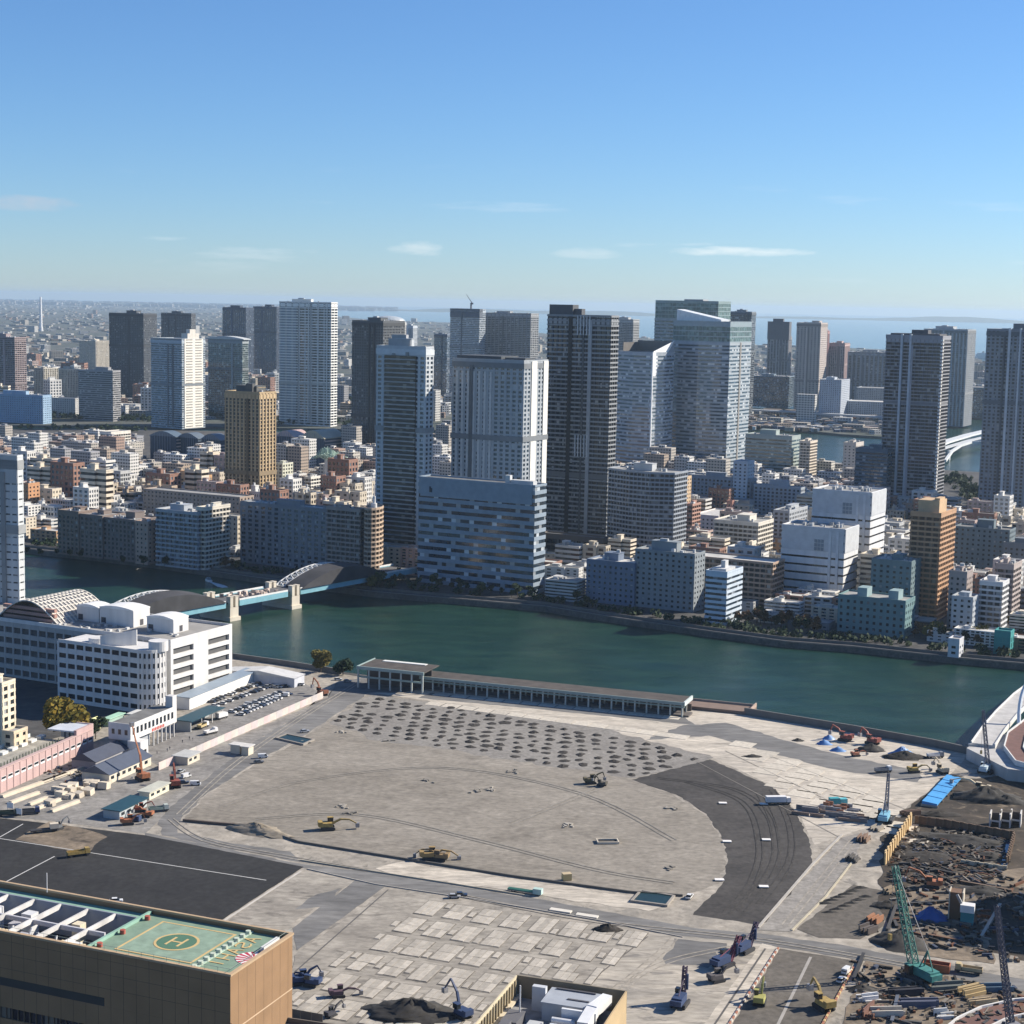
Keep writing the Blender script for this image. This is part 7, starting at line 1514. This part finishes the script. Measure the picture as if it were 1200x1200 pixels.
# walls: cladding courses with recessed window bands
lev = [(0, 30), (31.2, 37.5), (40.2, 46), (48, 51.5), (52.4, 54.2)]
MB().box(-WA, -.4, .4, DA, 0, ZR-8.5).build('window_core', glass('news_window', (.015, .02, .032), (.16, .15, .13), .12), nb)
for z0, z1 in ((0, 30.5), (33, 36.8), (39.3, 43), (45.5, 50.2), (52, ZR-.2)):
    MB().box(-WA, 0, 0, .4, z0, z1).build('cladding_course', BRN, nb)
for z0, z1 in ((0, 20), (20.08, 30.2), (30.28, 41), (41.08, 50), (50.08, ZR-.2)): MB().box(-.4, 0, .4, DA, z0, z1).build('side_cladding', BRN, nb)
MB().box(-WA, -30, -.02, .4, 50.2, 52).build('window_gap_cover', cm((.05, .045, .04)), nb); MB().box(-30, -.4, .02, .4, 50.2, 52).build('cladding_course', BRN, nb)
for z0, z1 in ((30.5, 33), (36.8, 39.3), (43, 45.5)): MB().box(-5, -.4, .03, .4, z0, z1).build('corner_pier', BRN, nb)
for z0 in (30.5, 36.8, 43):
    for i in range(48): MB().box(-WA+i*1.53, -WA+i*1.53+.16, .1, .42, z0, z0+2.5).build('mullion', cm((.14, .10, .07)), nb)
MB().box(-14, -11, -.05, .0, 44, 46).build('vent_grille', cm((.10, .085, .07)), nb)
for z0 in (20.04, 30.24, 41.04, 50.04): MB().box(0, .05, .4, DA, z0-.12, z0+.12).build('seam', cm((.55, .40, .26)), nb)
for k in range(25): MB().box(-WA+k*3.1, -WA+k*3.1+.07, -.015, .0, 0, ZR-.25).build('panel_joint', cm((.12, .08, .05)), nb)
for k in range(7): MB().box(0, .02, 3+k*3.3, 3.07+k*3.3, 0, ZR-.25).build('panel_joint', cm((.22, .14, .08)), nb)
for z0 in (54.0, 57.0, 60.0): MB().box(-WA, 0, -.018, .0, z0, z0+.07).build('panel_joint', cm((.12, .08, .05)), nb)
for k in range(26): MB().bar((-WA+k*3.0, .15, ZR+.25), (-WA+k*3.0, .15, ZR+1.2), .06).build('rail_post', cm((.3, .34, .3)), nb)
MB().bar((-WA, .15, ZR+1.2), (-.2, .15, ZR+1.2), .06).build('hand_rail', cm((.3, .34, .3)), nb); MB().bar((-.2, .15, ZR+1.2), (-.2, DA, ZR+1.2), .06).build('hand_rail', cm((.3, .34, .3)), nb)
# roof edge
MB().box(-WA, .25, -.25, .55, ZR-.2, ZR+.25).build('coping', COP, nb); MB().box(-.55, .25, .56, DA+.25, ZR-.2, ZR+.25).build('coping', COP, nb); MB().box(-WA, -.56, DA-.4, DA+.25, ZR-.2, ZR+.25).build('coping', COP, nb)
MB().box(-WA, -.4, DA-.4, DA, 0, ZR-.2).build('back_wall', BRN, nb)
# helipad deck
HX = -36
MB().box(HX, -.7, .7, DA-.6, ZR-9, ZR-.9).build('helipad_deck', GRN, nb)
zd = ZR-.88
def flat(name, mat, parent, pts, z, th=.04): return MB().prism(pts, z, z+th).build(name, mat, parent)
pad = MB().box(-30, -11.5, 3.6, DA-3.4, zd, zd+.03).build('landing_square', pm('helipad_pale', (.23, .32, .24), .8, vary=.2, scale=.5), nb)
for a in ((-30, -11.5, 3.6, 4.05), (-30, -11.5, DA-3.85, DA-3.4), (-30, -29.5, 4.06, DA-3.86), (-12, -11.5, 4.06, DA-3.86)): MB().box(*a, zd+.04, zd+.07).build('square_line', OCH, pad)
cx_, cy_ = -20.6, DA*.5; R1 = 4.2
cir = MB().cyl(cx_, cy_, R1, zd+.04, zd+.07, 40).build('circle', GRD, pad)
b = MB(); n = 40
for i in range(n):
    a0, a1 = 2*PI*i/n, 2*PI*(i+1)/n; b.prism([(cx_+R1*math.cos(a0), cy_+R1*math.sin(a0)), (cx_+(R1+.55)*math.cos(a0), cy_+(R1+.55)*math.sin(a0)), (cx_+(R1+.55)*math.cos(a1), cy_+(R1+.55)*math.sin(a1)), (cx_+R1*math.cos(a1), cy_+R1*math.sin(a1))], zd+.04, zd+.08)
b.build('circle_ring', OCH, cir)
# the H lies with its uprights across the long side of the roof
MB().box(cx_-1.65, cx_-1.15, cy_-2.2, cy_+2.2, zd+.08, zd+.11).box(cx_+1.15, cx_+1.65, cy_-2.2, cy_+2.2, zd+.08, zd+.11).box(cx_-1.14, cx_+1.14, cy_-.25, cy_+.25, zd+.08, zd+.11).build('letter_h', OCH, cir)
# lettering: ASAHI, read from the far long side
def glyph(ch):
    if ch == 'A': return [((0, 0), (.5, 2)), ((.5, 2), (1, 0)), ((.25, .8), (.75, .8))]
    if ch == 'S': return [((1, 1.75), (.75, 2)), ((.75, 2), (.25, 2)), ((.25, 2), (0, 1.7)), ((0, 1.7), (0, 1.3)), ((0, 1.3), (1, .7)), ((1, .7), (1, .3)), ((1, .3), (.75, 0)), ((.75, 0), (.25, 0)), ((.25, 0), (0, .25))]
    if ch == 'H': return [((0, 0), (0, 2)), ((1, 0), (1, 2)), ((0, 1), (1, 1))]
    return [((.5, 0), (.5, 2))]
zt_ = zd+.05; yy = DA*.86
for ch in 'ASAHI':
    b = MB()
    for (x0, y0), (x1, y1) in glyph(ch):
        # text runs towards -y, its top points to -x
        p = Vector((-5.6-y0*1.5, yy-x0*2.3, zt_)); e = Vector((-5.6-y1*1.5, yy-x1*2.3, zt_)); d = (e-p).normalized(); nn = Vector((-d.y, d.x, 0))*.2
        b.prism([(p-nn-d*.1)[:2], (e-nn+d*.1)[:2], (e+nn+d*.1)[:2], (p+nn-d*.1)[:2]], zt_, zt_+.03+.004*len(b.v)/8)
    b.build('roof_letter', OCH, nb); yy -= 2.3*(.55 if ch == 'I' else 1)+1.15
# sun-ray emblem: a red and white fan
ex, ey = -1.1, DA*.46
fan = MB().prism([(ex, ey-3.6)]+[(ex-4.2*math.sin(PI*i/16), ey-3.6*math.cos(PI*i/16)) for i in range(1, 16)]+[(ex, ey+3.6)], zd+.02, zd+.05).build('ray_emblem', cm((.78, .74, .72), .7), nb)
for i in range(8):
    a0 = PI*(i+.25)/8; MB().prism(([(ex, ey-.2)] + [(ex-4.12*math.sin(a0+t), ey-3.54*math.cos(a0+t)) for t in (0, .1, .2)])[::-1], zd+.06, zd+.075+.001*i).build('red_ray', cm((.45, .03, .06), .7), fan)
# row of lights and rails between pad and lettering
for i in range(10): MB().cyl(-9.4, 1.6+i*(DA-3.2)/9.3, .55, zd, zd+.9, 10).build('pad_lamp', cm((.50, .56, .46)), nb)
MB().box(-9.8, -9.0, .8, DA-.7, zd, zd+.25).build('lamp_rail', cm((.36, .46, .38)), nb)
for i, yv in enumerate((3.5, DA*.47, DA-4)): MB().cyl(-33.5, yv, .6, zd, zd+.9, 12).build('red_beacon', cm((.42, .10, .07)), nb); 
MB().box(-35.2, -34.6, .8, DA-.7, zd, zd+.7).build('green_railing', cm((.25, .42, .33)), nb)
MB().box(-1.9, -1.1, DA*.60, DA*.86, zd, zd+1.2).build('roof_hatch', cm((.66, .66, .64)), nb)
# open plant well left of the helipad
MB().box(-WA, HX-.05, .7, DA-.6, ZR-9, ZR-8.4).build('well_floor', cm((.06, .065, .075)), nb)
MB().box(-WA, HX-.1, DA-3.2, DA-2.8, ZR-8.3, ZR-1.2).build('well_back_wall', cm((.28, .31, .36)), nb); MB().box(-WA, HX-.1, DA-2.75, DA-.6, ZR-1.8, ZR-1.2).build('green_gangway', cm((.24, .40, .31)), nb); MB().box(-WA, HX-.1, .7, 2.2, ZR-1.8, ZR-1.2).build('green_gangway', cm((.07, .15, .10)), nb)
for i in range(6): MB().box(-42.5-i*7.2, -42.1-i*7.2, 2.3, DA-3.4, ZR-2.2, ZR-1.1).build('white_beam', cm((.58, .57, .55), vary=.3), nb)
MB().box(-WA, HX-2, DA*.46, DA*.46+.5, ZR-2.4, ZR-1.4).build('cross_beam', cm((.50, .50, .53)), nb)
q = random.Random(3)
for i in range(12):
    x = -38-i*3.3+q.uniform(-.5, .5); y = q.choice([4, 5, DA*.55, DA*.6]); s = q.uniform(1.6, 3)
    MB().box(x-s*.5, x+s*.5, y, y+s, ZR-8.4, ZR-8.4+q.uniform(3, 6.6)).build('cooling_unit', [cm((.62, .56, .42)), cm((.60, .61, .62)), cm((.40, .40, .44))][i % 3], nb)
for i in range(14): x = -39.5-(i % 7)*.9-(i//7)*20; MB().box(x, x+.55, 3.2, 6.2, ZR-4.8, ZR-2.2).build('unit_fin', cm((.66, .55, .36)), nb)
for i in range(7): x = -46-i*4.2; MB().bar((x, 3+q.random()*3, ZR-7), (x+q.uniform(-1, 1), 5+q.random()*4, ZR-1.6), .5, 8).build('duct', cm((.7, .71, .72)), nb)
MB().bar((-62, DA-1.2, ZR), (-62, DA-1.2, ZR+4.5), .18, 6).build('antenna', cm((.7, .7, .7)), nb)
# lower roof in front with glass rail
P = [G(x, y, 44) for x, y in ((272, 1184), (430, 1207), (420, 1235), (240, 1225))]; o0 = P[0]; r = empty('annex_roof_building', (o0.x, o0.y, 0), 0, 'dark edged annex roof just in front of the newspaper building', 'building'); Pq = [(p-o0)[:2] for p in P][::-1]
MB().prism(Pq, 0, 43).build('wall', BRN, r); MB().prism(offset(Pq, -.6), 43, 43.3).build('roof', ROOFD, r)
b = MB(); Oq = offset(Pq, .0)
for i in range(4): a, c_ = Vector(Oq[i]), Vector(Oq[(i+1) % 4]); I = offset(Pq, -.35); b.prism([Oq[i], Oq[(i+1) % 4], I[(i+1) % 4], I[i]], 43, 44.3)
b.build('rail', cm((.14, .12, .10)), r)
# ------------------------------------------------------------------ building with ducts at the bottom
ZB = 36.0
p0 = G(605, 1142, ZB); p1 = G(735, 1161, ZB); d = p1-p0; WB = d.length; ro = math.atan2(d.y, d.x); db = empty('duct_building', (p0.x, p0.y, 0), ro, 'tan walled roof with white ducts and plant at the bottom of the picture', 'building'); DB = 34
TAN = brick('tan_wall', (.46, .34, .19)); zr = ZB-5.5
MB().box(0, WB, -DB, 0, 0, zr).build('block', TAN, db); MB().box(.4, WB-.4, -DB+.4, -.4, zr, zr+.1).build('roof', pm('plant_roof', (.27, .275, .28), .9, vary=.3, scale=.4), db)
MB().box(0, WB, -.35, 0, zr, ZB).build('rear_screen', brick('olive_wall', (.20, .17, .12)), db); MB().box(WB-.35, WB, -DB, -.36, zr, ZB).build('right_screen', TAN, db); MB().box(0, .35, -DB, -.36, zr, ZB).build('left_screen', cm((.58, .50, .34)), db)
for i in range(16): MB().box(.36, .7, -2.6-i*2, -1.9-i*2, zr+1, ZB-.6).build('louvre', cm((.30, .25, .16)), db)
MB().box(.36, 1.6, -DB, -.5, zr+.6, zr+1.0).build('ledge', cm((.56, .50, .38)), db)
o = MB().box(WB*.36, WB*.80, -11, -2.2, zr+.1, zr+4.3).build('plant_house', cm((.40, .42, .44)), db); MB().box(WB*.35, WB*.81, -11.2, -2.0, zr+4.3, zr+4.6).build('plant_roof', cm((.33, .36, .40)), o); MB().box(WB*.55, WB*.74, -8, -7.4, zr+4.62, zr+4.8).box(WB*.4, WB*.75, -3, -2.4, zr+4.62, zr+4.9).build('roof_slot', cm((.08, .08, .09)), o)
DU = cm((.74, .75, .75), .5)
b = MB().bar((WB*.86, -3.5, zr+4.2), (WB*.80, -11, zr+4.2), 2.4).bar((WB*.80, -10, zr+4.0), (WB*.80, -19, zr+3.4), 2.6); b.build('main_duct', DU, db)
MB().box(WB*.56, WB*.86, -13.6, -12.9, zr+2.2, zr+4.8).build('duct_screen', DU, db)
for i, (x, y, L) in enumerate(((.50, -15.5, 6), (.52, -19, 7), (.54, -23, 6))):
    b = MB().bar((WB*x, y, zr+2.6), (WB*x+L*.8, y, zr+2.6), 1.5, 10).bar((WB*x+L*.8-.3, y, zr+2.9), (WB*x+L, y-.6, zr+.4), 1.5, 10); b.build('bent_duct', DU, db)
MB().box(WB*.22, WB*.34, -6.5, -5, zr+.1, zr+6).build('vent_stack', cm((.5, .52, .55)), db); MB().bar((WB*.20, -14, zr), (WB*.20, -14, zr+9), .35, 8).build('pole', cm((.6, .6, .6)), db)
MB().box(WB*.10, WB*.24, -20, -13, zr+.1, zr+2.6).box(WB*.14, WB*.22, -26, -22, zr+.1, zr+4).build('equipment', cm((.12, .12, .13)), db); MB().box(WB*.30, WB*.42, -22, -15, zr+.1, zr+1.6).build('equipment', cm((.44, .46, .47)), db)
b = MB()
for i in range(30): x, y = q.uniform(1.5, WB-2.5), q.uniform(-DB+2, -13); b.box(x, x+q.uniform(.4, 1.4), y, y+q.uniform(.4, 1.4), zr+.1, zr+q.uniform(.6, 2.2))
b.build('small_plant', UNIT, db, kind='stuff')
# the tall neighbour beyond the right edge of the picture whose shadow falls across the works
sb = empty('office_tower', (262, 555, 0), AN, 'tall grey office tower standing just beyond the right edge, seen only by its shadow', 'building')
facade(sb, [(0, 0), (34, 0), (34, 40), (0, 40)], 78, 'band', cm(GREY, .7, streak=True), DARK, fh=4)
bpy.context.view_layer.update()
